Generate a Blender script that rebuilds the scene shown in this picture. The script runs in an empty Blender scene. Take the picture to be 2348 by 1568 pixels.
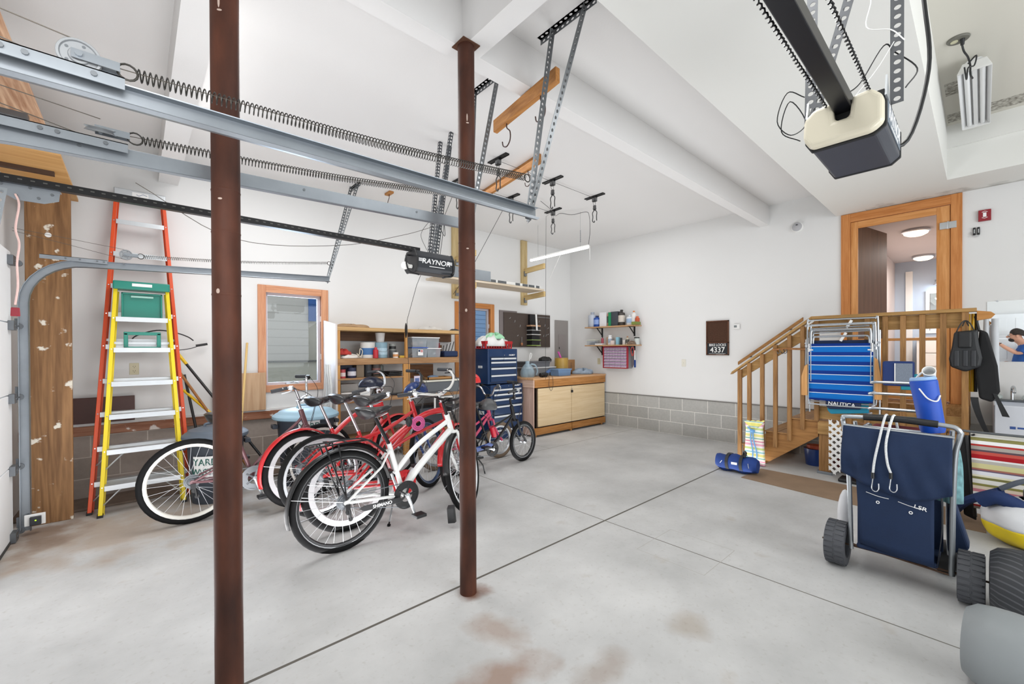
import bpy, math, random
from mathutils import Vector as V, Matrix
PI=math.pi
random.seed(7)
C=bpy.context.scene.collection
# ---------------------------------------------------------------- camera
YAW,PITCH,ROLL,FPX,PY=0.842080015,-0.00560792157,-0.00367787414,963.256597,809.377541
def axes():
    cy,sy,cp,sp=math.cos(YAW),math.sin(YAW),math.cos(PITCH),math.sin(PITCH)
    f=V((cy*cp,sy*cp,sp)); r=V((sy,-cy,0)); u=r.cross(f)
    cr,sr=math.cos(ROLL),math.sin(ROLL)
    return r*cr+u*sr, -r*sr+u*cr, f
AR,AU,AF=axes(); HC=1.40
cam=bpy.data.cameras.new('camera'); co=bpy.data.objects.new('camera',cam); C.objects.link(co)
m=Matrix((( AR.x,AU.x,-AF.x,0),(AR.y,AU.y,-AF.y,0),(AR.z,AU.z,-AF.z,HC),(0,0,0,1)))
co.matrix_world=m
cam.sensor_width=36; cam.lens=FPX/2348*36; cam.shift_y=(PY-784)/2348; cam.clip_start=0.05
bpy.context.scene.camera=co
vs=bpy.context.scene.view_settings
vs.view_transform='Standard'; vs.look='None'; vs.gamma=1; vs.use_curve_mapping=False; vs.exposure=-0.40
# ---------------------------------------------------------------- world: soft daylight
w=bpy.data.worlds.new('sky'); bpy.context.scene.world=w; w.use_nodes=True
bg=w.node_tree.nodes['Background']; bg.inputs[0].default_value=(0.93,0.96,1,1); bg.inputs[1].default_value=1.7
def area(name,loc,target,sx,sy,power,col=(1,1,1)):
    l=bpy.data.lights.new(name,'AREA'); l.shape='RECTANGLE'; l.size=sx; l.size_y=sy; l.energy=power; l.color=col
    o=bpy.data.objects.new(name,l); C.objects.link(o); o.location=loc
    o.rotation_euler=(V(target)-V(loc)).to_track_quat('-Z','Y').to_euler()
    return o
area('right_side_fill',(2.6,-3.4,1.9),(2.8,2,1.9),5.0,2.0,150,(0.95,0.98,1))  # added fill from the unseen right side; the open bay is invented
area('ceiling_fill_near',(1.6,-1.3,.04),(2.6,0.2,3.6),1.8,1.6,66,(0.98,0.99,1))  # added up-light at floor level to brighten the ceiling, no real source here
area('ceiling_fill_left',(0.5,3.2,.04),(0.5,3.3,3.4),2.2,1.6,58,(0.99,0.985,1))  # unseen up-light added to lift the ceiling on the left
area('ceiling_fill_far',(4.4,2.8,.04),(4.4,2.8,3.4),3.2,2.2,62,(0.98,0.99,1))  # unseen up-light added to lift the far ceiling
area('left_wall_fill',(-.35,.9,2.0),(0.1,5.6,1.3),.9,.7,15,(1,.99,.98))  # added frontal fill that brightens the left wall
area('hall_lamp',(9.3,.42,2.95),(9.3,.42,0),1.6,.5,70,(1,.93,.86))
area('bath_lamp',(10.9,.42,2.5),(11.2,.42,2.2),.3,.3,6,(.8,.9,1))
area('overhead_fill_far',(4.3,3.9,3.40),(4.3,3.9,0.0),3.4,1.5,36,(1,1,1))  # added downward fill for the middle of the floor, no fixture hangs here
area('overhead_fill_left',(0.9,3.7,3.38),(0.9,3.7,0.6),1.0,1.8,62,(1,0.995,.99))  # added overhead fill for the left side, without a fixture
area('overhead_fill_near',(2.0,0.75,3.08),(2.0,0.75,0.0),1.6,.6,26,(1,1,1))  # added fill just under the soffit, no lamp is mounted there
area('window_daylight',(1.45,6.0,1.6),(1.9,3,0.4),0.6,1.0,30,(0.72,0.83,1))
# ---------------------------------------------------------------- materials
MATS={}
def newmat(name):
    m=bpy.data.materials.new(name); m.use_nodes=True
    nt=m.node_tree; return m,nt,nt.nodes,nt.links,nt.nodes['Principled BSDF']
def rgb(h):
    if isinstance(h,str):
        h=h.lstrip('#'); c=[int(h[i:i+2],16)/255 for i in (0,2,4)]
        return tuple(x/12.92 if x<=.04045 else ((x+.055)/1.055)**2.4 for x in c)+(1,)
    return tuple(h)+(1,)
def mat(name,col,rough=.5,metal=0,spec=.5,var=.06,vs_=8,bump=0,bs=60,trans=0,alpha=1,emit=0,ecol=None,coat=0):
    if name in MATS: return MATS[name]
    m,nt,N,L,b=newmat(name); c=rgb(col)
    b.inputs['Roughness'].default_value=rough; b.inputs['Metallic'].default_value=metal
    b.inputs['Specular IOR Level'].default_value=spec; b.inputs['Base Color'].default_value=c
    if coat: b.inputs['Coat Weight'].default_value=coat
    if var:
        tc=N.new('ShaderNodeTexCoord'); no=N.new('ShaderNodeTexNoise'); no.inputs['Scale'].default_value=vs_; no.inputs['Detail'].default_value=4
        mx=N.new('ShaderNodeMix'); mx.data_type='RGBA'
        mx.inputs[6].default_value=tuple(x*(1-var*1.6) for x in c[:3])+(1,); mx.inputs[7].default_value=tuple(min(1,x*(1+var)) for x in c[:3])+(1,)
        L.new(tc.outputs['Object'],no.inputs['Vector']); L.new(no.outputs['Fac'],mx.inputs[0]); L.new(mx.outputs[2],b.inputs['Base Color'])
    if bump:
        tc=N.new('ShaderNodeTexCoord'); no=N.new('ShaderNodeTexNoise'); no.inputs['Scale'].default_value=bs; no.inputs['Detail'].default_value=3
        bp=N.new('ShaderNodeBump'); bp.inputs['Strength'].default_value=bump; bp.inputs['Distance'].default_value=.01
        L.new(tc.outputs['Object'],no.inputs['Vector']); L.new(no.outputs['Fac'],bp.inputs['Height']); L.new(bp.outputs[0],b.inputs['Normal'])
    if trans: b.inputs['Transmission Weight'].default_value=trans; b.inputs['IOR'].default_value=1.25
    if alpha<1: b.inputs['Alpha'].default_value=alpha
    if emit: b.inputs['Emission Color'].default_value=rgb(ecol or col); b.inputs['Emission Strength'].default_value=emit
    MATS[name]=m; return m
def mathn(N,L,op,a,b=None,c=None):
    n=N.new('ShaderNodeMath'); n.operation=op
    for i,x in enumerate((a,b,c)):
        if x is None: continue
        if isinstance(x,(int,float)): n.inputs[i].default_value=x
        else: L.new(x,n.inputs[i])
    return n.outputs[0]
def wood(name,c1,c2,axis='Z',scale=1.0,rough=.55,splat=None,grain=1.0):
    if name in MATS: return MATS[name]
    m,nt,N,L,b=newmat(name); b.inputs['Roughness'].default_value=rough; b.inputs['Specular IOR Level'].default_value=.3
    tc=N.new('ShaderNodeTexCoord'); mp=N.new('ShaderNodeMapping'); s=[14*scale]*3; s['XYZ'.index(axis)]=.9*scale
    mp.inputs['Scale'].default_value=s; L.new(tc.outputs['Object'],mp.inputs[0])
    no=N.new('ShaderNodeTexNoise'); no.inputs['Scale'].default_value=1.6; no.inputs['Detail'].default_value=6; no.inputs['Distortion'].default_value=1.2*grain
    L.new(mp.outputs[0],no.inputs['Vector'])
    n2=N.new('ShaderNodeTexNoise'); n2.inputs['Scale'].default_value=9; n2.inputs['Detail'].default_value=3; L.new(mp.outputs[0],n2.inputs['Vector'])
    ad=mathn(N,L,'ADD',mathn(N,L,'MULTIPLY',no.outputs['Fac'],.7),mathn(N,L,'MULTIPLY',n2.outputs['Fac'],.3))
    r=N.new('ShaderNodeValToRGB'); r.color_ramp.elements[0].position=.36; r.color_ramp.elements[1].position=.64
    r.color_ramp.elements[0].color=rgb(c1); r.color_ramp.elements[1].color=rgb(c2); L.new(ad,r.inputs[0])
    out=r.outputs[0]
    if splat:
        ns=N.new('ShaderNodeTexNoise'); ns.inputs['Scale'].default_value=splat[1]; ns.inputs['Detail'].default_value=5; L.new(tc.outputs['Object'],ns.inputs['Vector'])
        rr=N.new('ShaderNodeValToRGB'); rr.color_ramp.elements[0].position=splat[2]; rr.color_ramp.elements[1].position=splat[2]+.05; L.new(ns.outputs['Fac'],rr.inputs[0])
        mx=N.new('ShaderNodeMix'); mx.data_type='RGBA'; L.new(rr.outputs[0],mx.inputs[0]); L.new(out,mx.inputs[6]); mx.inputs[7].default_value=rgb(splat[0]); out=mx.outputs[2]
    L.new(out,b.inputs['Base Color']); MATS[name]=m; return m
def stripes(name,stops,axis,period,off=0,rough=.7,coord='Object'):
    """repeating colour stripes woven in the cloth, along one object axis"""
    if name in MATS: return MATS[name]
    m,nt,N,L,b=newmat(name); b.inputs['Roughness'].default_value=rough; b.inputs['Specular IOR Level'].default_value=.2
    tc=N.new('ShaderNodeTexCoord'); sp=N.new('ShaderNodeSeparateXYZ'); L.new(tc.outputs[coord],sp.inputs[0])
    f=mathn(N,L,'FRACT',mathn(N,L,'DIVIDE',mathn(N,L,'ADD',sp.outputs['XYZ'.index(axis) if isinstance(axis,str) else axis],off),period))
    r=N.new('ShaderNodeValToRGB'); r.color_ramp.interpolation='CONSTANT'; e=r.color_ramp.elements
    e[0].position=stops[0][0]; e[0].color=rgb(stops[0][1]); e[1].position=stops[1][0]; e[1].color=rgb(stops[1][1])
    for p,c in stops[2:]: q=e.new(p); q.color=rgb(c)
    L.new(f,r.inputs[0]); L.new(r.outputs[0],b.inputs['Base Color']); MATS[name]=m; return m
def perforated(name,col,pitch,hw,hl,rough=.4,metal=.7):
    """galvanised strip with real see-through slots; UV = metres along / across"""
    if name in MATS: return MATS[name]
    m,nt,N,L,b=newmat(name); b.inputs['Base Color'].default_value=rgb(col); b.inputs['Roughness'].default_value=rough; b.inputs['Metallic'].default_value=metal
    uv=N.new('ShaderNodeUVMap'); sp=N.new('ShaderNodeSeparateXYZ'); L.new(uv.outputs[0],sp.inputs[0])
    fu=mathn(N,L,'SUBTRACT',mathn(N,L,'FRACT',mathn(N,L,'DIVIDE',sp.outputs[0],pitch)),.5)
    du=mathn(N,L,'DIVIDE',mathn(N,L,'MULTIPLY',fu,pitch),hl); dv=mathn(N,L,'DIVIDE',sp.outputs[1],hw)
    d=mathn(N,L,'ADD',mathn(N,L,'MULTIPLY',du,du),mathn(N,L,'MULTIPLY',dv,dv))
    a=mathn(N,L,'GREATER_THAN',d,1.0); L.new(a,b.inputs['Alpha']); MATS[name]=m; return m
# ---------------------------------------------------------------- mesh builder
class MB:
    def __init__(s,M=None): s.v=[];s.f=[];s.uv=None;s.M=M or Matrix.Identity(4)
    def add(s,vs,fs,M=None):
        n=len(s.v); T=s.M if M is None else s.M@M
        s.v+=[tuple(T@V(p)) for p in vs]; s.f+=[tuple(i+n for i in f) for f in fs]; return s
    def box(s,a,b,M=None):
        x0,x1=sorted((a[0],b[0]));y0,y1=sorted((a[1],b[1]));z0,z1=sorted((a[2],b[2]))
        vs=[(x,y,z) for x in (x0,x1) for y in (y0,y1) for z in (z0,z1)]
        return s.add(vs,[(0,1,3,2),(4,6,7,5),(0,4,5,1),(2,3,7,6),(0,2,6,4),(1,5,7,3)],M)
    def cyl(s,p,q,r,r2=None,n=12,cap=True,M=None):
        p=V(p);q=V(q);r2=r if r2 is None else r2;d=q-p
        if d.length<1e-7: return s
        a=d.normalized().orthogonal().normalized();b=d.normalized().cross(a)
        vs=[p+(a*math.cos(2*PI*i/n)+b*math.sin(2*PI*i/n))*r for i in range(n)]+[q+(a*math.cos(2*PI*i/n)+b*math.sin(2*PI*i/n))*r2 for i in range(n)]
        fs=[(i,(i+1)%n,n+(i+1)%n,n+i) for i in range(n)]
        if cap: fs+=[tuple(range(n))[::-1],tuple(range(n,2*n))]
        return s.add(vs,fs,M)
    def tube(s,pts,r,n=8,closed=False,M=None,rads=None,flat=None):
        P=[V(p) for p in pts];k=len(P);vs=[];fs=[];prev=None
        for i in range(k):
            if closed: t=(P[(i+1)%k]-P[i-1])
            else: t=P[min(i+1,k-1)]-P[max(i-1,0)]
            t.normalize()
            if prev is None: a=t.orthogonal().normalized()
            else: a=(prev-t*prev.dot(t)); a=a.normalized() if a.length>1e-6 else t.orthogonal().normalized()
            prev=a;b=t.cross(a);rr=rads[i] if rads else r
            for j in range(n):
                c,d=math.cos(2*PI*j/n),math.sin(2*PI*j/n)
                vs.append(P[i]+a*c*rr+b*d*rr)
        m=k if closed else k-1
        for i in range(m):
            for j in range(n):
                a0=i*n+j;a1=i*n+(j+1)%n;b0=((i+1)%k)*n+j;b1=((i+1)%k)*n+(j+1)%n
                fs.append((a0,a1,b1,b0))
        if not closed: fs+=[tuple(range(n))[::-1],tuple(range((k-1)*n,k*n))]
        return s.add(vs,fs,M)
    def lathe(s,prof,n=24,M=None,closed=False):
        """prof [(r,z)] spun about local z"""
        k=len(prof);vs=[];fs=[]
        for r,z in prof:
            for j in range(n): vs.append((r*math.cos(2*PI*j/n),r*math.sin(2*PI*j/n),z))
        for i in range(k if closed else k-1):
            for j in range(n): fs.append((i*n+j,i*n+(j+1)%n,((i+1)%k)*n+(j+1)%n,((i+1)%k)*n+j))
        if not closed:
            if prof[0][0]>1e-5: fs.append(tuple(range(n))[::-1])
            if prof[-1][0]>1e-5: fs.append(tuple(range((k-1)*n,k*n)))
        return s.add(vs,fs,M)
    def prism(s,poly,axis,a,b,M=None):
        """polygon of 2-D points extruded along axis from a to b"""
        def pt(u,v,w): return {'X':(w,u,v),'Y':(u,w,v),'Z':(u,v,w)}[axis]
        n=len(poly);vs=[pt(u,v,a) for u,v in poly]+[pt(u,v,b) for u,v in poly]
        fs=[tuple(range(n))[::-1],tuple(range(n,2*n))]+[(i,(i+1)%n,n+(i+1)%n,n+i) for i in range(n)]
        return s.add(vs,fs,M)
    def grid(s,fn,nu,nv,th=0,M=None,cu=False):
        vs=[];fs=[]
        for i in range(nu):
            for j in range(nv): vs.append(fn(i/(nu-1) if not cu else i/nu,j/(nv-1)))
        for i in range(nu if cu else nu-1):
            for j in range(nv-1): fs.append((i*nv+j,((i+1)%nu)*nv+j,((i+1)%nu)*nv+j+1,i*nv+j+1))
        return s.add(vs,fs,M)
    def ball(s,c,r,nu=14,nv=8,M=None):
        rx,ry,rz=(r,r,r) if isinstance(r,(int,float)) else r
        def fn(u,v):
            a=2*PI*u;t=PI*(v-.5)
            t=max(-PI/2+1e-3,min(PI/2-1e-3,t))
            return (c[0]+rx*math.cos(t)*math.cos(a),c[1]+ry*math.cos(t)*math.sin(a),c[2]+rz*math.sin(t))
        return s.grid(fn,nu,nv,cu=True,M=M)
    def each(s,name,mt,parent=None,**k):
        par=list(range(len(s.v)))
        def find(a):
            while par[a]!=a: par[a]=par[par[a]]; a=par[a]
            return a
        for f in s.f:
            for q in f[1:]: par[find(q)]=find(f[0])
        gs={}
        for f in s.f: gs.setdefault(find(f[0]),[]).append(f)
        out=[]
        for fs in gs.values():
            idx=sorted({i for f in fs for i in f}); mp={i:j for j,i in enumerate(idx)}
            b=MB(); b.v=[s.v[i] for i in idx]; b.f=[tuple(mp[i] for i in f) for f in fs]; out.append(b.build(name,mt,parent,**k))
        return out
    def build(s,name,mt,parent=None,smooth=False,bevel=0,solid=0,sub=0,bseg=2,label=None,kind=None):
        me=bpy.data.meshes.new(name); me.from_pydata(s.v,[],s.f); me.update(); me.validate()
        o=bpy.data.objects.new(name,me); C.objects.link(o)
        for x in (mt if isinstance(mt,(list,tuple)) else [mt]): me.materials.append(x)
        if parent is not None:
            o.parent=parent
            o.matrix_parent_inverse=Matrix.Identity(4)
        if smooth:
            for p in me.polygons: p.use_smooth=True
            me.set_sharp_from_angle(angle=math.radians(38))
        if solid: mo=o.modifiers.new('s','SOLIDIFY'); mo.thickness=solid; mo.offset=0
        if bevel: mo=o.modifiers.new('b','BEVEL'); mo.width=bevel; mo.segments=bseg; mo.limit_method='ANGLE'
        if sub: mo=o.modifiers.new('u','SUBSURF'); mo.levels=sub; mo.render_levels=sub
        if label: o['label']=label
        if kind: o['kind']=kind
        return o
def tag(o,label,cat,group=None):
    o['label']=label; o['category']=cat
    if group: o['group']=group
    return o
def thing(name,label,cat,loc=(0,0,0),rot=(0,0,0),group=None):
    o=bpy.data.objects.new(name,None); C.objects.link(o); o.location=loc; o.rotation_euler=rot; o.empty_display_size=.1
    return tag(o,label,cat,group)
def struct(o): o['kind']='structure'; return o
def dup(root,label=None,loc=None,rot=None):
    def cp(o,p):
        c=o.copy(); C.objects.link(c)
        if p is not None: c.parent=p
        for ch in list(o.children): cp(ch,c)
        return c
    r=cp(root,None)
    if label: r['label']=label
    if loc is not None: r.location=loc
    if rot is not None: r.rotation_euler=rot
    return r
def text(body,size,M,mt,parent,name='lettering',ext=.0008,sx=1.0,align='CENTER',shear=0):
    cu=bpy.data.curves.new(name,'FONT'); cu.body=body; cu.size=size; cu.extrude=ext; cu.align_x=align; cu.align_y='CENTER'; cu.shear=shear; cu.offset=size*.012
    o=bpy.data.objects.new(name,cu); C.objects.link(o); cu.materials.append(mt); o.parent=parent
    bpy.context.view_layer.update(); me=bpy.data.meshes.new_from_object(o.evaluated_get(bpy.context.evaluated_depsgraph_get())); bpy.data.objects.remove(o)
    o=bpy.data.objects.new(name,me); C.objects.link(o); me.transform(M@Matrix.Diagonal((sx,1,1,1)))
    if not me.materials: me.materials.append(mt)
    o.parent=parent; return o
def frame(o,x,y,n=None):
    """matrix with local x,y axes given, origin o"""
    x=V(x).normalized();z=x.cross(V(y)).normalized();y=z.cross(x)
    return Matrix(((x.x,y.x,z.x,o[0]),(x.y,y.y,z.y,o[1]),(x.z,y.z,z.z,o[2]),(0,0,0,1)))
def T(x,y,z): return Matrix.Translation((x,y,z))
def R(a,ax): return Matrix.Rotation(math.radians(a),4,ax)
def crv(pts,n=6,closed=False):
    """Catmull-Rom through points"""
    P=[V(p) for p in pts];o=[];k=len(P)
    rng=range(k if closed else k-1)
    for i in rng:
        p0=P[(i-1)%k] if closed or i>0 else P[0]*2-P[1]; p1=P[i];p2=P[(i+1)%k]; p3=P[(i+2)%k] if closed or i+2<k else p2*2-p1
        for j in range(n):
            t=j/n; o.append(.5*((2*p1)+(p2-p0)*t+(2*p0-5*p1+4*p2-p3)*t*t+(3*p1-p0-3*p2+p3)*t**3))
    if not closed: o.append(P[-1])
    return o
# shared materials
WHITE=mat('wall_paint','#e0e0df',.85,var=.012,vs_=1.2)
CEIL=mat('ceiling_paint','#e3e2e1',.9,var=.02,vs_=.8,bump=.05,bs=90)
CEIL2=mat('soffit_paint','#e0e0dc',.9,var=.02,vs_=.8)
GALV=mat('galvanised_steel','#8d9399',.36,.75,var=.12,vs_=10)
DGALV=mat('dull_steel','#6f7377',.45,.7,var=.12,vs_=12)
BLACK=mat('black_plastic','#17181a',.45,var=.05)
BLKM=mat('black_metal','#141416',.35,.3,var=.05)
RUBBER=mat('rubber','#0e0e0f',.75,spec=.2,var=.1,vs_=30)
CHROME=mat('chrome','#c9ccd0',.18,.95,var=.03)
ALU=mat('aluminium','#c4c8cb',.35,.6,var=.05,vs_=14)
SPRING=mat('spring_steel','#35332f',.45,.6,var=.1)
CABLE=mat('cable','#5a544c',.6,.3,var=0)
ORWOOD=wood('casing_fir','#b5713a','#cf8e54','Z',1.0)
ORWOODX=wood('casing_fir_flat','#b5713a','#cf8e54','Y',1.0)
PINK=wood('window_fir','#c08462','#d8a27e','Z',1.0)
PT=wood('treated_pine','#7f5a34','#a87e4e','Z',1.2)
PTY=wood('treated_pine_rail','#94703f','#b9925c','Y',1.2)
PTX=wood('treated_pine_step','#8a6338','#ab8050','X',1.2)
SHELFW=wood('shelf_lumber','#8a6443','#b18b63','X',1.0)
PLY=wood('plywood','#cfae7e','#dcc196','X',.5)
WHT=mat('white_plastic','#e6e6e4',.45,var=.02)
LWHT=mat('lettering_white','#eeeeee',.6,var=0)
RED=mat('red_paint','#b8141c',.3,var=.03,coat=.5)
NAVY=mat('navy_nylon','#16294c',.75,var=.12,vs_=14,bump=.15,bs=260)
TEAL=mat('teal_plastic','#14806f',.35,var=.05)
MORT='#b4b3ad'
# ================================================================ the room
XB=6.667; YA=5.665; XD=-0.70
def floor_mat():
    m,nt,N,L,b=newmat('concrete_floor'); b.inputs['Roughness'].default_value=.62; b.inputs['Specular IOR Level'].default_value=.35
    tc=N.new('ShaderNodeTexCoord'); sp=N.new('ShaderNodeSeparateXYZ'); L.new(tc.outputs['Object'],sp.inputs[0])
    n1=N.new('ShaderNodeTexNoise'); n1.inputs['Scale'].default_value=1.1; n1.inputs['Detail'].default_value=9; n1.inputs['Roughness'].default_value=.62
    n2=N.new('ShaderNodeTexNoise'); n2.inputs['Scale'].default_value=38; n2.inputs['Detail'].default_value=4
    n3=N.new('ShaderNodeTexNoise'); n3.inputs['Scale'].default_value=4.5; n3.inputs['Detail'].default_value=6
    for n in (n1,n2,n3): L.new(tc.outputs['Object'],n.inputs['Vector'])
    r=N.new('ShaderNodeValToRGB'); e=r.color_ramp.elements; e[0].position=.32; e[0].color=rgb('#a9a9a8'); e[1].position=.66; e[1].color=rgb('#c6c6c5'); L.new(n1.outputs['Fac'],r.inputs[0])
    def mix(f,a,c):
        x=N.new('ShaderNodeMix'); x.data_type='RGBA'; L.new(f,x.inputs[0]) if not isinstance(f,float) else None
        L.new(a,x.inputs[6]); x.inputs[7].default_value=rgb(c); return x.outputs[2]
    def ramp(f,lo,hi,s):
        return mathn(N,L,'MULTIPLY',mathn(N,L,'MULTIPLY_ADD',f,1/(hi-lo),-lo/(hi-lo)),s)
    def clamp(x): n=N.new('ShaderNodeClamp'); L.new(x,n.inputs[0]); return n.outputs[0]
    c=r.outputs[0]
    c=mix(clamp(ramp(n2.outputs['Fac'],.58,.75,.35)),c,'#97928b')
    c=mix(clamp(ramp(n3.outputs['Fac'],.66,.78,.5)),c,'#a89f94')
    # rust-brown stain near the second post
    def blob(cx,cy,rx,ry,col,s,c):
        dx=mathn(N,L,'DIVIDE',mathn(N,L,'SUBTRACT',sp.outputs[0],cx),rx); dy=mathn(N,L,'DIVIDE',mathn(N,L,'SUBTRACT',sp.outputs[1],cy),ry)
        d=mathn(N,L,'SQRT',mathn(N,L,'ADD',mathn(N,L,'MULTIPLY',dx,dx),mathn(N,L,'MULTIPLY',dy,dy)))
        d=mathn(N,L,'ADD',d,mathn(N,L,'MULTIPLY',mathn(N,L,'SUBTRACT',n3.outputs['Fac'],.5),2.2))
        f=clamp(mathn(N,L,'MULTIPLY',mathn(N,L,'SUBTRACT',1.0,d),1.4)); f=mathn(N,L,'MULTIPLY',f,s)
        return mix(f,c,col)
    c=blob(1.16,1.36,.26,.16,'#8a6a55',.7,c); c=blob(1.32,1.62,.14,.2,'#8e7360',.55,c); c=blob(1.45,1.98,.11,.11,'#74492f',.9,c)
    c=blob(1.5,1.1,.2,.1,'#8d7a6b',.5,c); c=blob(2.1,1.0,.12,.16,'#9b8d7c',.5,c)
    c=blob(-.2,4.6,1.3,.75,'#9d8267',.55,c); c=blob(-.55,4.8,.25,.5,'#6b4f3a',.6,c); c=blob(.9,4.2,.4,.3,'#8e8576',.4,c)
    # sawn joints
    def band(i,pos,half,col,c,lim=None):
        d=mathn(N,L,'ABSOLUTE',mathn(N,L,'SUBTRACT',sp.outputs[i],pos)); f=mathn(N,L,'LESS_THAN',d,half)
        if lim: j,lo,hi=lim; f=mathn(N,L,'MULTIPLY',f,mathn(N,L,'MULTIPLY',mathn(N,L,'GREATER_THAN',sp.outputs[j],lo),mathn(N,L,'LESS_THAN',sp.outputs[j],hi)))
        return mix(f,c,col)
    c=band(1,2.068,.0085,'#57534c',c,(0,-1,5.2)); c=band(0,2.862,.0045,'#6a675f',c,(1,-4,4.13)); c=band(1,4.13,.0045,'#77746c',c,(0,2.86,6.7)); c=band(0,4.40,.0045,'#8a877f',c,(1,4.13,5.7))
    c=band(0,.15,.003,'#8f8c86',c,(1,-4,1.2))
    for (i,p,j,lo,hi) in ((0,2.62,1,1.15,1.62),(0,3.1,1,1.15,1.62),(1,1.15,0,2.62,3.1),(1,1.62,0,2.62,3.1)): c=band(i,p,.002,'#a5a29c',c,(j,lo,hi))
    L.new(c,b.inputs['Base Color'])
    bp=N.new('ShaderNodeBump'); bp.inputs['Strength'].default_value=.08; L.new(n2.outputs['Fac'],bp.inputs['Height']); L.new(bp.outputs[0],b.inputs['Normal'])
    return m
struct(MB().box((-3,-4.2,-.12),(7.0,5.9,0)).build('floor',floor_mat()))
def block_mat(name,ui,off,c1,c2,mort):
    m,nt,N,L,b=newmat(name); b.inputs['Roughness'].default_value=.85
    tc=N.new('ShaderNodeTexCoord'); sp=N.new('ShaderNodeSeparateXYZ'); L.new(tc.outputs['Object'],sp.inputs[0])
    cb=N.new('ShaderNodeCombineXYZ'); L.new(mathn(N,L,'ADD',sp.outputs[ui],off),cb.inputs[0]); L.new(sp.outputs[2],cb.inputs[1])
    br=N.new('ShaderNodeTexBrick'); br.offset=.5; br.inputs['Scale'].default_value=1; br.inputs['Brick Width'].default_value=.41; br.inputs['Row Height'].default_value=.2015
    br.inputs['Mortar Size'].default_value=.0055; br.inputs['Mortar Smooth'].default_value=.3; br.inputs['Bias'].default_value=-.2
    br.inputs['Color1'].default_value=rgb(c1); br.inputs['Color2'].default_value=rgb(c2); br.inputs['Mortar'].default_value=rgb(mort)
    L.new(cb.outputs[0],br.inputs[0])
    no=N.new('ShaderNodeTexNoise'); no.inputs['Scale'].default_value=30; no.inputs['Detail'].default_value=6; L.new(tc.outputs['Object'],no.inputs['Vector'])
    n2=N.new('ShaderNodeTexNoise'); n2.inputs['Scale'].default_value=3; n2.inputs['Detail'].default_value=4; L.new(tc.outputs['Object'],n2.inputs['Vector'])
    f=mathn(N,L,'ADD',mathn(N,L,'MULTIPLY',no.outputs['Fac'],.25),mathn(N,L,'MULTIPLY_ADD',n2.outputs['Fac'],.25,.76))
    mx=N.new('ShaderNodeVectorMath'); mx.operation='SCALE'; L.new(br.outputs[0],mx.inputs[0]); L.new(f,mx.inputs['Scale']); L.new(mx.outputs[0],b.inputs['Base Color'])
    bp=N.new('ShaderNodeBump'); bp.inputs['Strength'].default_value=.35; bp.inputs['Distance'].default_value=.006; bp.invert=True; L.new(br.outputs['Fac'],bp.inputs['Height']); L.new(bp.outputs[0],b.inputs['Normal'])
    return m
BLKB=block_mat('block_wall_right',1,-2.66+.41*20,'#b0afab','#9f9e9a','#dad8d2')
BLKA=block_mat('block_wall_left',0,.41*20+.13,'#a1968e','#93887f','#beb4ab')
def wall_with_holes(name,plane,t,u0,u1,z0,z1,holes,mt,axis):
    """solid wall, plane..plane+t on axis, rectangular openings (u0,u1,z0,z1)"""
    us=sorted({u0,u1,*[h[0] for h in holes],*[h[1] for h in holes]}); zs=sorted({z0,z1,*[h[2] for h in holes],*[h[3] for h in holes]})
    b=MB()
    for i in range(len(us)-1):
        for j in range(len(zs)-1):
            uc=(us[i]+us[i+1])/2; zc=(zs[j]+zs[j+1])/2
            if any(h[0]<uc<h[1] and h[2]<zc<h[3] for h in holes): continue
            if axis=='Y': b.box((us[i],plane,zs[j]),(us[i+1],plane+t,zs[j+1]))
            else: b.box((plane,us[i],zs[j]),(plane+t,us[i+1],zs[j+1]))
    return struct(b.build(name,mt))
W1=(1.057,1.852,.915,2.19); W2=(3.82,4.634,.915,2.20)
def inset(w,d=.055): return (w[0]+d,w[1]-d,w[2]+d,w[3]-d)
wall_with_holes('wall_left',YA,.16,-.86,7.0,.606,3.6,[inset(W1),inset(W2)],WHITE,'Y')
struct(MB().box((-.86,YA-.012,0),(XB,YA+.2,.606)).build('wall_left_block',BLKA))
wall_with_holes('wall_back',XB,.16,-4.2,YA+.16,.606,3.6,[(.205,1.135,.6,3.03)],WHITE,'X')
struct(MB().box((XB-.010,-4.2,0),(XB+.2,YA,.606)).build('wall_back_block',BLKB))
struct(MB().box((XB-.018,1.2,.6),(XB,YA,.612)).build('trim_1',mat('flashing','#6d6a66',.6)))
CURB=mat('footing_concrete','#7a6a5e',.9,var=.2,vs_=9,bump=.4,bs=40)
struct(MB().box((-.86,5.27,0),(1.9,YA,.022)).build('trim_2',CURB,bevel=.008))
LEDGE=wood('peeling_board','#7c4a33','#a5765c','X',1.0,splat=('#d8cfc8',9,.6))
struct(MB().box((-.86,YA-.05,.612),(1.95,YA,.70)).build('trim_3',LEDGE,bevel=.004))
struct(MB().box((-.86,YA-.035,.70),(1.95,YA,.728)).build('trim_4',WHITE,bevel=.003))
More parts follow.
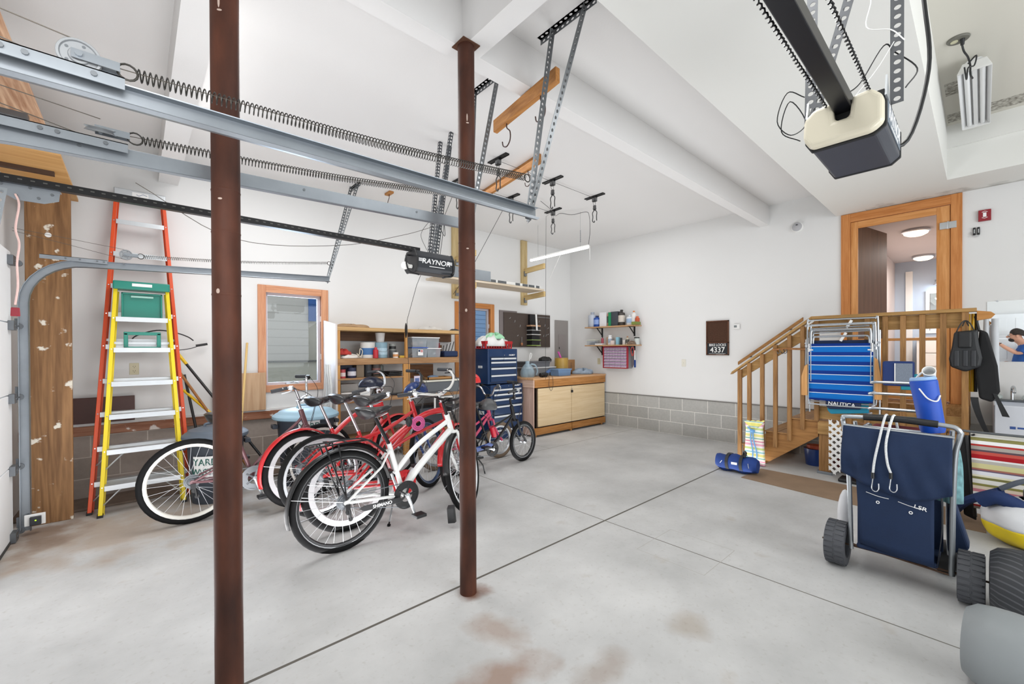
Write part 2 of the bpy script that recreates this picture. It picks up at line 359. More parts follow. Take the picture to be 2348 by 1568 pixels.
# door wall behind and beside the camera: garage doors
DOORM=mat('garage_door_white','#eceef0',.5,var=.01)
wall_with_holes('wall_front',XD-.2,.12,-4.2,YA+.16,0,3.6,[(2.16,4.92,0,2.16),(-1.15,1.65,0,2.16)],WHITE,'X')
wall_with_holes('wall_right',-4.2,.15,-3,7.0,0,3.6,[(-.2,5.6,0,3.0)],WHITE,'Y')
def sectional(name,y0,y1,label):
    d=thing(name,label,'garage door',(XD,(y0+y1)/2,0)); h=(y1-y0)/2
    for k in range(4):
        b=MB(); z0=.02+k*.535; z1=z0+.527
        b.box((-.04,-h,z0),(0,h,z1))
        nP=4 if y0<0 else 0
        for i in range(nP):
            a=-h+.09+i*(2*h-.06)/nP; c=a+(2*h-.06)/nP-.12
            b.box((0,a,z0+.09),(.006,c,z1-.09)); 
        b.build('door_section',DOORM,d,bevel=.004)
    MB().box((-.045,-h,0),(.004,h,.025)).build('bottom_seal',mat('seal','#3b3b3b',.7),d)
    return d
D1=sectional('garage_door',2.2,4.83,'closed white sectional garage door at the left edge of the room')
D2=sectional('garage_door',-1.1,1.6,'closed white sectional garage door seen in the mirror')
# hinges / rollers along the left door's edge
for k,z in enumerate((.04,.53,1.06,1.6,2.08)):
    b=MB(); b.box((0,1.20,z-.035),(.03,1.30,z+.035)); b.cyl((.028,1.24,z),(.028,1.40,z),.006); b.cyl((.028,1.372,z),(.028,1.39,z),.024,n=16)
    b.build('hinge_roller',DGALV,D1,bevel=.002)
# ---- ceiling
struct(MB().box((-.9,1.245,3.43),(7.0,5.9,3.56)).build('ceiling',CEIL))
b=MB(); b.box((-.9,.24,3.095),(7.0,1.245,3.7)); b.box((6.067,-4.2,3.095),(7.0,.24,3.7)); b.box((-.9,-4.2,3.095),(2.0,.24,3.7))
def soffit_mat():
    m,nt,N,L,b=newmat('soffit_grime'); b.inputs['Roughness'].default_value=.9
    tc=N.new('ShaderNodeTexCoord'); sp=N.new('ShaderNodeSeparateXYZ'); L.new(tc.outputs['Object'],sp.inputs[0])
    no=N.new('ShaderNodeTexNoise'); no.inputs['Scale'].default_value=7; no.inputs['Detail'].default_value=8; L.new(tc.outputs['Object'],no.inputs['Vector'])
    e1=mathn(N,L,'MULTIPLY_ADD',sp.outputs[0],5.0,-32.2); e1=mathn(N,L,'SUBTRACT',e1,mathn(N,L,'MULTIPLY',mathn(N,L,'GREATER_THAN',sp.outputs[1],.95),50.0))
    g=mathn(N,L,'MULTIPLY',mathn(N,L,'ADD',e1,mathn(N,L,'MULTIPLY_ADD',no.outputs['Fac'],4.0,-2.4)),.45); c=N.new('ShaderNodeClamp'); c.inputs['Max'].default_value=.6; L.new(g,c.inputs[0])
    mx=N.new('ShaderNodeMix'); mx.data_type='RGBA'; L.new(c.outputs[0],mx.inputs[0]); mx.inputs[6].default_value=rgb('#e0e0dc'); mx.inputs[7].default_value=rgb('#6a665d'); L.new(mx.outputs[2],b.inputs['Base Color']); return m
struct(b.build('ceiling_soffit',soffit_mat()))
def mold():
    m,nt,N,L,b=newmat('recess_paint'); b.inputs['Roughness'].default_value=.9
    tc=N.new('ShaderNodeTexCoord'); sp=N.new('ShaderNodeSeparateXYZ'); L.new(tc.outputs['Object'],sp.inputs[0])
    no=N.new('ShaderNodeTexNoise'); no.inputs['Scale'].default_value=34; no.inputs['Detail'].default_value=6; L.new(tc.outputs['Object'],no.inputs['Vector'])
    f=None
    for (xc,hw,y0,y1) in ((5.86,.11,-.9,.23),(5.2,.13,.12,.22)):
        d=mathn(N,L,'ABSOLUTE',mathn(N,L,'SUBTRACT',sp.outputs[0],xc)); d=mathn(N,L,'SUBTRACT',1.0,mathn(N,L,'DIVIDE',d,hw))
        d=mathn(N,L,'MULTIPLY',d,mathn(N,L,'MULTIPLY',mathn(N,L,'GREATER_THAN',sp.outputs[1],y0),mathn(N,L,'LESS_THAN',sp.outputs[1],y1)))
        f=d if f is None else mathn(N,L,'MAXIMUM',f,d)
    g=mathn(N,L,'MULTIPLY',mathn(N,L,'GREATER_THAN',f,.02),mathn(N,L,'MULTIPLY_ADD',no.outputs['Fac'],2.6,-.85)); cl=N.new('ShaderNodeClamp'); L.new(g,cl.inputs[0])
    mx=N.new('ShaderNodeMix'); mx.data_type='RGBA'; L.new(cl.outputs[0],mx.inputs[0]); mx.inputs[6].default_value=rgb('#cfccc2'); mx.inputs[7].default_value=rgb('#5e574c'); L.new(mx.outputs[2],b.inputs['Base Color']); return m
struct(MB().box((1.9,-4.2,3.62),(6.1,.34,3.72)).build('ceiling_recess',mold()))
struct(MB().box((6.04,-4.2,3.40),(6.08,.24,3.62)).build('beam_recess_step',CEIL2))
struct(MB().box((-.7,2.01,3.155),(XB,2.125,3.44)).build('beam_long',CEIL))
struct(MB().box((1.415,1.245,3.155),(1.545,2.01,3.44)).build('beam_cross',CEIL))
struct(MB().box((.175,2.125,3.155),(.335,YA,3.44)).build('beam_left',CEIL))
struct(MB().box((.175,1.245,3.155),(.335,2.01,3.44)).build('beam_left_near',CEIL))
# ---- windows
GLASS=None
def glass():
    global GLASS
    if GLASS: return GLASS
    m,nt,N,L,b=newmat('window_glass'); out=N['Material Output']
    t=N.new('ShaderNodeBsdfTransparent'); t.inputs[0].default_value=(.9,.93,.94,1); g=N.new('ShaderNodeBsdfGlossy'); g.inputs['Roughness'].default_value=.02
    fr=N.new('ShaderNodeFresnel'); fr.inputs[0].default_value=1.3; mx=N.new('ShaderNodeMixShader'); L.new(fr.outputs[0],mx.inputs[0]); L.new(t.outputs[0],mx.inputs[1]); L.new(g.outputs[0],mx.inputs[2]); L.new(mx.outputs[0],out.inputs[0])
    GLASS=m; return m
def window(n,w,mt,mtx):
    r=bpy.data.objects.new('window_%d'%n,None); C.objects.link(r); r.location=(w[0],YA,w[2]); struct(r)
    W=w[1]-w[0];H=w[3]-w[2];c=.085
    b=MB(); b.box((0,-.02,0),(c,0,H)); b.box((W-c,-.02,0),(W,0,H)); b.each('casing_stile',mt,r,bevel=.003)
    b=MB(); b.box((c,-.02,H-c),(W-c,0,H)); b.box((c,-.02,0),(W-c,0,c)); b.each('casing_rail',mtx,r,bevel=.003)
    b=MB(); j=.055
    b.box((j,0,j),(j+.02,.12,H-j)); b.box((W-j-.02,0,j),(W-j,.12,H-j)); b.box((j,0,j),(W-j,.12,j+.02)); b.box((j,0,H-j-.02),(W-j,.12,H-j)); b.build('jamb',mt,r)
    b=MB(); s0=.078;s=.035
    b.box((s0,.045,s0),(s0+s,.085,H-s0)); b.box((W-s0-s,.045,s0),(W-s0,.085,H-s0)); b.box((s0+s,.045,s0),(W-s0-s,.085,s0+s)); b.box((s0+s,.045,H-s0-s),(W-s0-s,.085,H-s0)); b.each('sash',mat('vinyl_sash','#c9c4cc',.4),r,bevel=.003)
    MB().box((s0+s,.06,s0+s),(W-s0-s,.066,H-s0-s)).build('pane',glass(),r)
    b=MB(); b.box((W*.38,-.005,.085),(W*.56,.04,.1)); b.tube([(W*.44,.02,.1),(W*.48,-.02,.115),(W*.54,-.03,.1)],.008); b.build('crank_handle',ALU,r,smooth=True)
    b=MB(); 
    for z in (H*.3,H*.68): b.box((W-.083,.03,z),(W-.07,.045,z+.07))
    b.each('latch',WHT,r)
PINKX=wood('window_fir_rail','#c08462','#d8a27e','X',1.0)
window(1,W1,PINK,PINKX); window(2,W2,ORWOOD,wood('window_pine_rail','#b5713a','#cf8e54','X',1.0))
# the neighbouring houses outside
def siding(name,c1,c2,pitch):
    m,nt,N,L,b=newmat(name); b.inputs['Roughness'].default_value=.8
    tc=N.new('ShaderNodeTexCoord'); sp=N.new('ShaderNodeSeparateXYZ'); L.new(tc.outputs['Object'],sp.inputs[0])
    f=mathn(N,L,'FRACT',mathn(N,L,'DIVIDE',sp.outputs[2],pitch)); r=N.new('ShaderNodeValToRGB'); e=r.color_ramp.elements; r.color_ramp.interpolation='CONSTANT'
    e[0].position=0; e[0].color=rgb(c2); e[1].position=.12; e[1].color=rgb(c1); L.new(f,r.inputs[0]); L.new(r.outputs[0],b.inputs['Base Color']); return m
h=thing('neighbouring_house','grey stucco house wall seen through the left window','building',(1.2,8.6,0))
MB().box((-2.5,0,-.5),(1.25,.3,4.5)).build('wall',siding('house_stucco','#d3cec6','#c2bdb5',.15),h)
MB().box((1.25,.02,-.5),(2.7,.4,4.5)).build('side_wall',mat('house_stucco_tan','#cbc6b8',.9,var=.03),h)
MB().box((-2.5,-.5,-.5),(2.7,0,1.21)).build('low_wall',mat('fence_tan','#c6c3b5',.9,var=.04),h)
MB().box((-2.5,-.53,1.21),(2.7,0,1.235)).build('wall_cap',mat('fence_cap','#6e6d69',.9),h)
b=MB(); b.box((1.25,-.04,1.98),(1.38,-.005,2.50)); b.build('shutter',mat('blue_shutter','#2f62a8',.6),h)
b=MB(); b.box((1.25,-.05,2.30),(1.38,-.041,2.34)); b.build('shutter',MATS['blue_shutter'],h)
h=thing('neighbouring_house','blue house with lap siding seen through the far window','building',(7.3,8.6,0))
MB().box((-3.1,0,-.5),(3,.3,4.5)).build('siding',siding('blue_siding','#7fa0c6','#4c6b92',.11),h)
struct(MB().box((-4,5.9,-.62),(12,12,-.5)).build('ground',mat('outdoor_ground','#8e8a80',.95)))
# ---- entry door + hallway beyond
r=bpy.data.objects.new('door_1',None); C.objects.link(r); r.location=(XB,0,0); struct(r)
b=MB(); b.box((-.022,1.10,.8),(0,1.195,3.09)); b.box((-.022,.148,.8),(0,.235,3.09)); b.each('casing_stile',ORWOOD,r,bevel=.003)
MB().box((-.022,.235,2.985),(0,1.10,3.09)).build('casing_rail',ORWOODX,r,bevel=.003)
b=MB(); b.box((0,1.10,.6),(.16,1.135,3.03)); b.box((0,.205,.6),(.16,.24,3.03)); b.box((0,.24,3.0),(.16,1.1,3.03)); b.build('jamb',ORWOOD,r)
b=MB(); b.box((-.012,1.03,.82),(.02,1.098,2.98)); b.box((-.012,.24,.82),(.02,.345,2.98)); b.each('screen_stile',wood('screen_pine','#c07f42','#dba066','Z',1.0),r,bevel=.003)
b=MB(); b.box((-.012,.345,2.90),(.02,1.03,2.98)); b.box((-.012,.345,.82),(.02,1.03,1.0)); b.box((-.01,.345,1.50),(.018,1.03,1.53)); b.each('screen_rail',wood('screen_pine_rail','#c07f42','#dba066','Y',1.0),r,bevel=.003)
MB().box((-.01,.80,1.0),(.018,.83,1.5)).build('screen_mullion',MATS['screen_pine'],r)
b=MB()
for z in (2.72,): b.box((-.03,.19,z),(-.012,.32,z+.075)); b.cyl((-.032,.255,z-.005),(-.032,.255,z+.08),.008)
b.build('hinge',CHROME,r,bevel=.002)
DL=MB(T(.14,1.09,0)@R(-12,'Z')); DL.box((0,-.04,.82),(.86,0,2.98)); dl=DL.build('door_leaf',wood('walnut_door','#5d4534','#745543','Z',.6,grain=.6),r)
b=MB(T(.14,1.09,0)@R(-12,'Z')); b.cyl((.79,-.04,1.82),(.79,-.09,1.82),.012); b.ball((.79,-.115,1.82),.03); b.build('door_knob',BLKM,dl,smooth=True)
HALL=mat('hall_paint','#cfc6c4',.85,var=.01); 
struct(MB().box((XB+.16,1.16,.8),(11.2,1.3,3.1)).build('wall_hall_left',HALL))
struct(MB().box((XB+.16,-.6,.8),(11.2,-.45,3.1)).build('wall_hall_right',HALL))
struct(MB().box((XB+.16,-.6,3.1),(13,1.3,3.2)).build('ceiling_hall',HALL))
struct(MB().box((XB+.16,-.6,.7),(13,1.3,.8)).build('floor_hall',mat('hall_carpet','#b7a79a',.95)))
BW=mat('bath_blue','#b9c6d6',.8,var=.01)
struct(MB().box((11.2,-.6,.8),(11.3,1.3,3.1)).build('wall_hall_end',BW))
b=MB(); b.box((11.15,.9,.8),(11.2,1.0,2.9)); struct(b.build('trim_5',WHT))
LAMP=mat('lamp_glow','#ffe6c8',.5,var=0,emit=5.5,ecol='#ffe2c0')
c1=thing('ceiling_light','round flush ceiling lamp in the hallway, the nearer one cut by the brown door','ceiling light',(8.28,.636,3.1),group='hallway ceiling lamps')
MB().lathe([(.01,0),(.15,0),(.155,-.03),(.14,-.04)],32).build('base',CHROME,c1,smooth=True)
MB().lathe([(.135,-.035),(.125,-.06),(.08,-.085),(.001,-.09)],32).build('lamp_shade',LAMP,c1,smooth=True)
dup(c1,'round flush ceiling lamp in the hallway, the farther one in the middle of the doorway',(10.64,.72,3.1))
van=thing('bathroom_vanity','white drawer vanity at the end of the hallway seen through the screen door','cabinet',(10.6,.25,.8))
MB().box((0,-.6,0),(.55,.55,.78)).build('body',WHT,van)
for k in range(3):
    MB().box((-.02,-.55,.06+k*.24),(0,.5,.27+k*.24)).build('drawer',WHT,van,bevel=.004)
    MB().ball((-.03,-.05,.17+k*.24),.014).build('drawer_knob',BLKM,van)
MB().box((-.03,-.62,.78),(.57,.57,.82)).build('counter_top',mat('counter','#d9d2cc',.3),van)
mm,nt,N,L,bb=newmat('mirror_silver'); bb.inputs['Metallic'].default_value=1; bb.inputs['Roughness'].default_value=.01; bb.inputs['Base Color'].default_value=(.9,.93,.94,1); MIRROR=mm
bm=thing('vanity_mirror','framed mirror above the vanity at the end of the hallway','mirror',(11.19,.25,1.75))
MB().box((-.01,-.42,0),(0,.42,.7)).build('glass',MIRROR,bm)
b=MB(); b.box((-.03,-.47,-.05),(0,-.42,.75)); b.box((-.03,.42,-.05),(0,.47,.75)); b.box((-.03,-.42,.7),(0,.42,.75)); b.box((-.03,-.42,-.05),(0,.42,0)); b.build('frame',WHT,bm)
vl=thing('vanity_light','three-arm vanity light with bell shades above the hallway mirror','lamp',(11.19,.35,2.68))
MB().box((-.03,-.25,-.02),(0,.25,.02)).build('bar',DGALV,vl)
for y in (-.2,0,.2):
    b=MB(); b.tube(crv([(-.03,y,0),(-.09,y,.04),(-.12,y,0)]),.008); b.build('arm',DGALV,vl,smooth=True)
    MB(T(-.12,y,-.09)).lathe([(.07,0),(.05,.04),(.02,.09)],16).build('lamp_shade',mat('shade_grey','#b4bcc8',.4),vl,smooth=True)
# ================================================================ overhead steel: posts, tracks, springs, openers, hangers
POSTM=None
def post_mat():
    m,nt,N,L,b=newmat('red_oxide_paint'); b.inputs['Roughness'].default_value=.55; b.inputs['Specular IOR Level'].default_value=.2
    tc=N.new('ShaderNodeTexCoord'); mp=N.new('ShaderNodeMapping'); mp.inputs['Scale'].default_value=(1,1,.35); L.new(tc.outputs['Object'],mp.inputs[0])
    n=N.new('ShaderNodeTexNoise'); n.inputs['Scale'].default_value=9; n.inputs['Detail'].default_value=6; L.new(mp.outputs[0],n.inputs['Vector'])
    r=N.new('ShaderNodeValToRGB'); e=r.color_ramp.elements; e[0].position=.3; e[0].color=rgb('#34201a'); e[1].position=.7; e[1].color=rgb('#5a3527'); L.new(n.outputs['Fac'],r.inputs[0])
    n2=N.new('ShaderNodeTexNoise'); n2.inputs['Scale'].default_value=26; n2.inputs['Detail'].default_value=5; L.new(mp.outputs[0],n2.inputs['Vector'])
    r2=N.new('ShaderNodeValToRGB'); r2.color_ramp.elements[0].position=.74; r2.color_ramp.elements[1].position=.78; L.new(n2.outputs['Fac'],r2.inputs[0])
    mx=N.new('ShaderNodeMix'); mx.data_type='RGBA'; L.new(r2.outputs[0],mx.inputs[0]); L.new(r.outputs[0],mx.inputs[6]); mx.inputs[7].default_value=rgb('#96705f'); L.new(mx.outputs[2],b.inputs['Base Color'])
    return m
POSTM=post_mat(); RUST=mat('rusty_plate','#5d3c2a',.8,.2,var=.3,vs_=30)
for (x,y,lab) in ((.262,1.962,'round red-oxide steel post nearest the camera, running out of frame top and bottom'),(1.425,1.985,'round red-oxide steel post whose foot stands on the floor joint')):
    p=thing('steel_post',lab,'post',(x,y,0))
    MB().cyl((0,0,0),(0,0,3.15),.0478,n=40).build('shaft',POSTM,p,smooth=True)
    b=MB()
    for z in (2.02,1.86,1.62): b.lathe([(.0480,z-.005),(.0492,z),(.0480,z+.005)],32)
    b.build('pipe_band',POSTM,p,smooth=True)
    b=MB(); b.box((-.058,-.058,3.149),(.058,.058,3.1545)); b.build('top_plate',RUST,p)
    b=MB()
    for (z,a,sx,sz) in ((2.72,-2.1,.004,.022),(2.69,-2.05,.009,.004),(1.63,-2.3,.007,.010),(1.98,-2.1,.008,.004)):
        T_=T(.0482*math.cos(a),.0482*math.sin(a),z)@Matrix.Rotation(a,4,'Z'); b.ball((0,0,0),(.0012,sx,sz),10,6,M=T_)
    b.each('paint_chip',mat('primer_chip','#b9a498',.7,var=.1),p)
def strap(name,p,q,a,b_,w,mt,parent=None,bent=True):
    """perforated angle iron from p to q; flanges point along a and b_"""
    p=V(p);q=V(q);d=q-p;Lh=d.length;t=d.normalized()
    a=V(a);a=(a-t*a.dot(t)).normalized(); b2=V(b_);b2=(b2-t*b2.dot(t)).normalized()
    vs=[];fs=[];uv=[]
    def strip(e):
        n=len(vs)
        for s,P in ((0,p),(1,q)):
            vs.append(P); uv.append((s*Lh,-w/2)); vs.append(P+e*w); uv.append((s*Lh,w/2))
        fs.append((n,n+1,n+3,n+2))
    strip(a)
    if bent: strip(b2)
    me=bpy.data.meshes.new(name); me.from_pydata([tuple(v) for v in vs],[],fs); ul=me.uv_layers.new()
    for l in me.loops: ul.data[l.index].uv=uv[l.vertex_index]
    me.materials.append(mt); o=bpy.data.objects.new(name,me); C.objects.link(o)
    if parent: o.parent=parent
    mo=o.modifiers.new('s','SOLIDIFY'); mo.thickness=.002
    return o
PERF=perforated('perforated_angle','#7b7f82',.040,.0075,.011); PERFD=perforated('perforated_angle_dark','#54575b',.032,.0085,.010)
# ---- tracks
TPROF=[(.0,.027),(.0,-.027)]
def track(label,y,side,x1=1.60,z1=2.155,zt=2.075,curve=True):
    t=thing('door_track',label,'garage door track',(0,y,0))
    R0=.34; xv=-.645; path=[(xv,.03),(xv,.6),(xv,1.2),(xv,zt-R0)]
    for k in range(1,9): a=PI/2*k/8; path.append((xv+R0-R0*math.cos(a),zt-R0+R0*math.sin(a)))
    n=10
    for k in range(1,n+1): path.append((xv+R0+(x1-xv-R0)*k/n, zt+(z1-zt)*k/n))
    # profile in (normal, lateral): web plus lips opening towards the door
    prof=[(.026,.030*side),(.030,.018*side),(.027,0),(-.027,0),(-.030,.018*side),(-.024,.032*side)]
    b=MB()
    def pn(i):
        a=V(path[max(i-1,0)]);c=V(path[min(i+1,len(path)-1)]);d=(c-a).normalized();return V((-d.y,d.x))
    for j in range(len(prof)-1):
        vs=[];fs=[]
        for i,(x,z) in enumerate(path):
            nn=pn(i)
            for o_,l in (prof[j],prof[j+1]): vs.append((x+nn.x*o_,l,z+nn.y*o_))
        for i in range(len(path)-1): fs.append((2*i,2*i+1,2*i+3,2*i+2))
        b.add(vs,fs)
    b.build('rail',GALV,t,solid=.003)
    b=MB(); b.box((-.56,-.036,zt+.012),(-.02 if y<3 else -.18,-.033,zt+.045)); b.box((-.56,-.036,zt+.042),(-.02 if y<3 else -.18,-.005,zt+.045)); b.build('reinforcing_angle',GALV,t)
    b=MB()
    for x in (-.42,-.34,-.24,-.2,-.08): b.cyl((x,-.041,zt+.03),(x,-.035,zt+.03),.007,n=8)
    for x in (-.15,.6,1.2): b.cyl((x,-.004*side,zt+.006+(x+.3)*.04),(x,.004,zt+.006+(x+.3)*.04),.006,n=8)
    b.each('bolt',DGALV,t)
    b=MB()
    for z in (.1,.55,1.1,1.62): b.box((xv-.05,-.012*side,z-.04),(xv+.02,-.002*side,z+.04))
    b.each('jamb_bracket',DGALV,t,bevel=.002)
    b=MB()
    for z in (.25,.32,.72,.78,.93,1.0,1.3,1.36): b.box((xv-.028+.02,.0005,z-.01),(xv+.005,.0015,z+.01))
    b.each('slot',mat('slot_dark','#1d1f22',.8),t)
    return t
track('curved galvanised door track on the far left beside the paint-spattered plank',4.90,-1,1.62,2.21,2.12)
track('second galvanised overhead track from the top left, passing behind both red posts',2.16,1,1.60,2.20,2.13)
track('topmost galvanised overhead track crossing in front of both red posts',1.60,-1,1.60,2.13,2.105)
# ---- springs with pulleys and cables
def spring(label,x0,z0,x1,z1,y,r,turns,wr=.0019,tilt=0):
    s=thing('extension_spring',label,'spring',(x0,y,z0))
    pts=[];n=turns*10; L_=x1-x0
    for i in range(n+1):
        u=i/n; a=2*PI*turns*u; sag=-.02*math.sin(PI*u)
        pts.append((L_*u,r*math.cos(a),(z1-z0)*u+sag+r*math.sin(a)))
    MB().tube(pts,wr,4).build('coil',SPRING,s,smooth=True)
    b=MB(); b.tube([(-.02+.022*math.cos(a),0,.0+.022*math.sin(a)) for a in [2*PI*k/14 for k in range(14)]],.003,6,closed=True)
    b.tube([(L_+.02+.02*math.cos(a),0,z1-z0+.02*math.sin(a)) for a in [2*PI*k/14 for k in range(14)]],.003,6,closed=True); b.each('end_hook',SPRING,s,smooth=True)
    PM=T(-.115,0,.0)@R(90-tilt,'X'); p=MB(PM); p.lathe([(.001,-.003),(.014,-.003),(.014,-.007),(.020,-.007),(.022,-.003),(.036,-.003),(.038,-.008),(.043,-.008),(.044,-.007),(.038,0),(.044,.007),(.043,.008),(.038,.008),(.036,.003),(.022,.003),(.020,.007),(.014,.007),(.014,.003),(.001,.003)],30); p.build('pulley',mat('pulley_zinc','#9a9da0',.4,.6),s,smooth=True)
    p=MB(PM)
    for q in range(5): p.cyl((.029*math.cos(q*1.2566),.029*math.sin(q*1.2566),-.0035),(.029*math.cos(q*1.2566),.029*math.sin(q*1.2566),.0035),.004,n=8)
    p.each('pulley_hole',DGALV,s)
    b=MB(); 
    for sd in (-1,1): b.box((-.13,sd*.014-.001,-.012),(-.035,sd*.014+.001,.012))
    b.cyl((-.115,-.022,0),(-.115,.022,0),.008,n=10); b.build('pulley_fork',GALV,s)
    b=MB(); b.tube([(-.115,0,.042),(-.5,.0,.085),(-.72-x0+.02,0,.11)],.0017,5); b.tube([(-.115,0,-.042),(-.45,.0,.03),(-.72-x0+.02,0,.09)],.0017,5); b.build('cable',CABLE,s)
    b=MB(); b.tube([(-.1,0,0),(L_*.5,0,-.018+(z1-z0)/2),(L_,0,z1-z0)],.0014,5); b.build('safety_cable',CABLE,s)
    return s
spring('dark spring stretched along the topmost overhead track in front of the posts',.005,2.19,1.53,2.315,1.61,.017,120)
spring('dark spring stretched along the second overhead track behind the posts',.02,2.215,1.55,2.375,2.16,.016,120,tilt=72)
spring('thin spring above the curved track by the left wall',.05,2.235,1.60,2.39,4.9,.014,110,.0016)
# ---- hangers
def hanger(label,end,tops,bar):
    h=thing('track_hanger',label,'bracket',tuple(end))
    e=V(end)
    for (t,a,b_) in tops: strap('strut',(0,0,0),V(t)-e,a,b_,.034,PERF,h)
    strap('ceiling_bar',V(bar[0])-e,V(bar[1])-e,(0,0,-1),(-1,0,0),.034,PERF,h)
    return h
hanger('perforated steel hanger at the end of the topmost track, right of the second post',(1.585,1.62,2.10),[((1.97,1.79,3.41),(-1,.35,0),(.3,1,0)),((1.985,1.55,3.42),(0,1,0),(-1,0,0))],((1.985,1.48,3.43),(1.985,1.93,3.43)))
hanger('perforated steel hanger just right of the second post, its bar half hidden by the beam',(1.60,2.17,2.18),[((1.985,2.34,3.42),(0,1,0),(-1,0,0)),((1.995,2.64,3.42),(-1,.2,0),(0,1,0))],((1.995,2.2,3.43),(1.995,2.68,3.43)))
hanger('perforated steel hanger above the end of the left curved track',(1.61,4.90,2.17),[((2.0,5.19,3.42),(0,1,0),(-1,0,0)),((2.03,5.06,3.42),(-1,.2,0),(0,1,0))],((2.02,4.98,3.43),(2.02,5.28,3.43)))
# ---- opener of the left door
def opener_rail(o,x0,x1,z):
    b=MB(); b.box((x0,-.022,z-.02),(x1,.022,z+.02)); b.build('rail',BLKM,o,bevel=.002)
    b=MB(); k=int((x1-x0)/.045)
    for i in range(k): x=x0+i*.045; b.box((x,-.0235,z+.0),(x+.016,-.0215,z+.006)); 
    b.build('chain_slot',mat('chain_dull','#5b5b58',.5,.5),o)
O1=thing('door_opener','small dark garage door opener with a bare bulb, hanging left of the second post','garage door opener',(2.0,3.38,2.2))
opener_rail(O1,-2.55,-.1,.105)
prof=[(-.075,-.10),(.075,-.10),(.11,-.065),(.11,.03),(.075,.085),(-.075,.085),(-.11,.03),(-.11,-.065)]
MB().prism([(y,z) for y,z in prof],'X',-.17,.19).build('housing',mat('opener_grey','#303338',.35,.3,var=.05),O1,bevel=.006)
b=MB(); b.prism([(y*1.05,z*1.05) for y,z in prof],'X',-.185,-.17); b.prism([(y*1.05,z*1.05) for y,z in prof],'X',.19,.205); b.build('end_plate',BLACK,O1,bevel=.004)
b=MB(); b.box((-.15,-.1125,-.052),(.17,-.1105,-.03)); b.box((-.16,-.1125,.0),(-.105,-.1105,.004)); b.box((-.16,-.1125,-.012),(-.105,-.1105,-.006)); b.box((.125,-.1125,.0),(.18,-.1105,.004)); b.box((.125,-.1125,-.012),(.18,-.1105,-.006))
b=MB()
for z in (.008,-.002,-.012): b.box((-.165,-.1118,z),(-.11,-.1105,z+.006)); b.box((.128,-.1118,z),(.18,-.1105,z+.006))
b.each('logo_bar',LWHT,O1)
text('RAYNOR',.062,frame((.01,-.1115,-.008),(1,0,0),(0,0,1)),LWHT,O1,sx=1.15,shear=.2)
MB().box((-.06,-.1115,-.052),(.10,-.1108,-.046)).build('tagline',LWHT,O1)
b=MB(); b.ball((-.255,-.03,-.055),(.034,.034,.034),16,10); b.cyl((-.22,-.03,-.055),(-.19,-.03,-.055),.016,n=12); b.build('light_bulb',mat('bulb_glass','#f2f1ec',.2,var=0),O1,smooth=True)
b=MB(); b.tube(crv([(.2,.0,.1),(.24,-.05,.03),(.2,-.09,-.1),(.1,-.09,-.125)]),.007); b.tube(crv([(-.19,.0,.05),(-.26,-.06,.02),(-.24,-.07,-.1),(-.15,-.09,-.13)]),.007); b.each('trim_wire',BLACK,O1,smooth=True)
for (tx,ty,bx) in ((2.18,3.28,.02),(2.32,3.52,.1),(2.2,3.5,.03)):
    strap('hanging_strut',(bx,-.03 if ty<3.4 else .05,.085),(tx-2.0,ty-3.38,3.43-2.2),(1,0,0),(0,1,0),.03,PERFD,O1)
strap('cross_strut',(.02,-.05,.40),(.22,.10,.78),(1,0,0),(0,0,1),.028,PERFD,O1,False)
b=MB(); b.tube(crv([(.12,0,.1),(.16,.02,.28),(.2,.06,.42),(.13,.03,.48),(.12,0,.36),(.2,.04,.3),(.16,0,.5),(.2,.05,.75)]),.003,5); b.tube(crv([(-.02,0,.12),(-.08,0,.25),(0,0,.38),(.06,0,.45)]),.002,5); b.each('wire',BLACK,O1)
tag(MB().tube(crv([(.0,3.4,2.42),(.5,3.4,2.17),(1.2,3.4,2.24),(1.75,3.4,2.42),(2.05,3.4,2.55)]),.0022,5).build('release_cord',CABLE),'thin cord sagging between the left opener rail and its hangers','cord')
# door arm with flag bracket
a=thing('opener_linkage','grey perforated door arm with a pink pull rope, at the far left','bracket',(-.47,3.42,2.29))
b=MB(); b.prism([(-.10,.0),(.16,.0),(.155,-.06),(.10,-.085),(.0,-.085),(-.06,-.05)],'Y',-.03,-.024); b.box((-.10,-.035,-.005),(.16,.03,.0)); b.build('trolley_plate',GALV,a,bevel=.002)
strap('arm',(-.06,-.03,-.03),(-.14,-.03,-.62),(1,0,0),(0,1,0),.032,perforated('perforated_arm','#9aa0a5',.045,.006,.008),a)
b=MB(); 
for (x,z) in ((-.05,-.012),(.05,-.012),(.13,-.03),(0,-.06),(.08,-.06)): b.cyl((x,-.036,z),(x,-.03,z),.007,n=8)
b.each('bolt',DGALV,a)
b=MB(); b.tube(crv([(-.0,-.05,-.06),(.01,-.05,-.09),(.012,-.05,-.13),(.0,-.05,-.24),(.012,-.05,-.32),(.004,-.05,-.42),(.006,-.05,-.54),(-.004,-.05,-.64)]),.0045,7); b.build('pull_rope',mat('pink_rope','#e7c4bd',.9,var=.1,vs_=40),a,smooth=True)
MB().prism([(-.018,-.655),(.012,-.655),(.014,-.70),(-.020,-.70)],'Y',-.06,-.045).build('red_handle',mat('red_plastic','#8d1226',.4),a,bevel=.003)
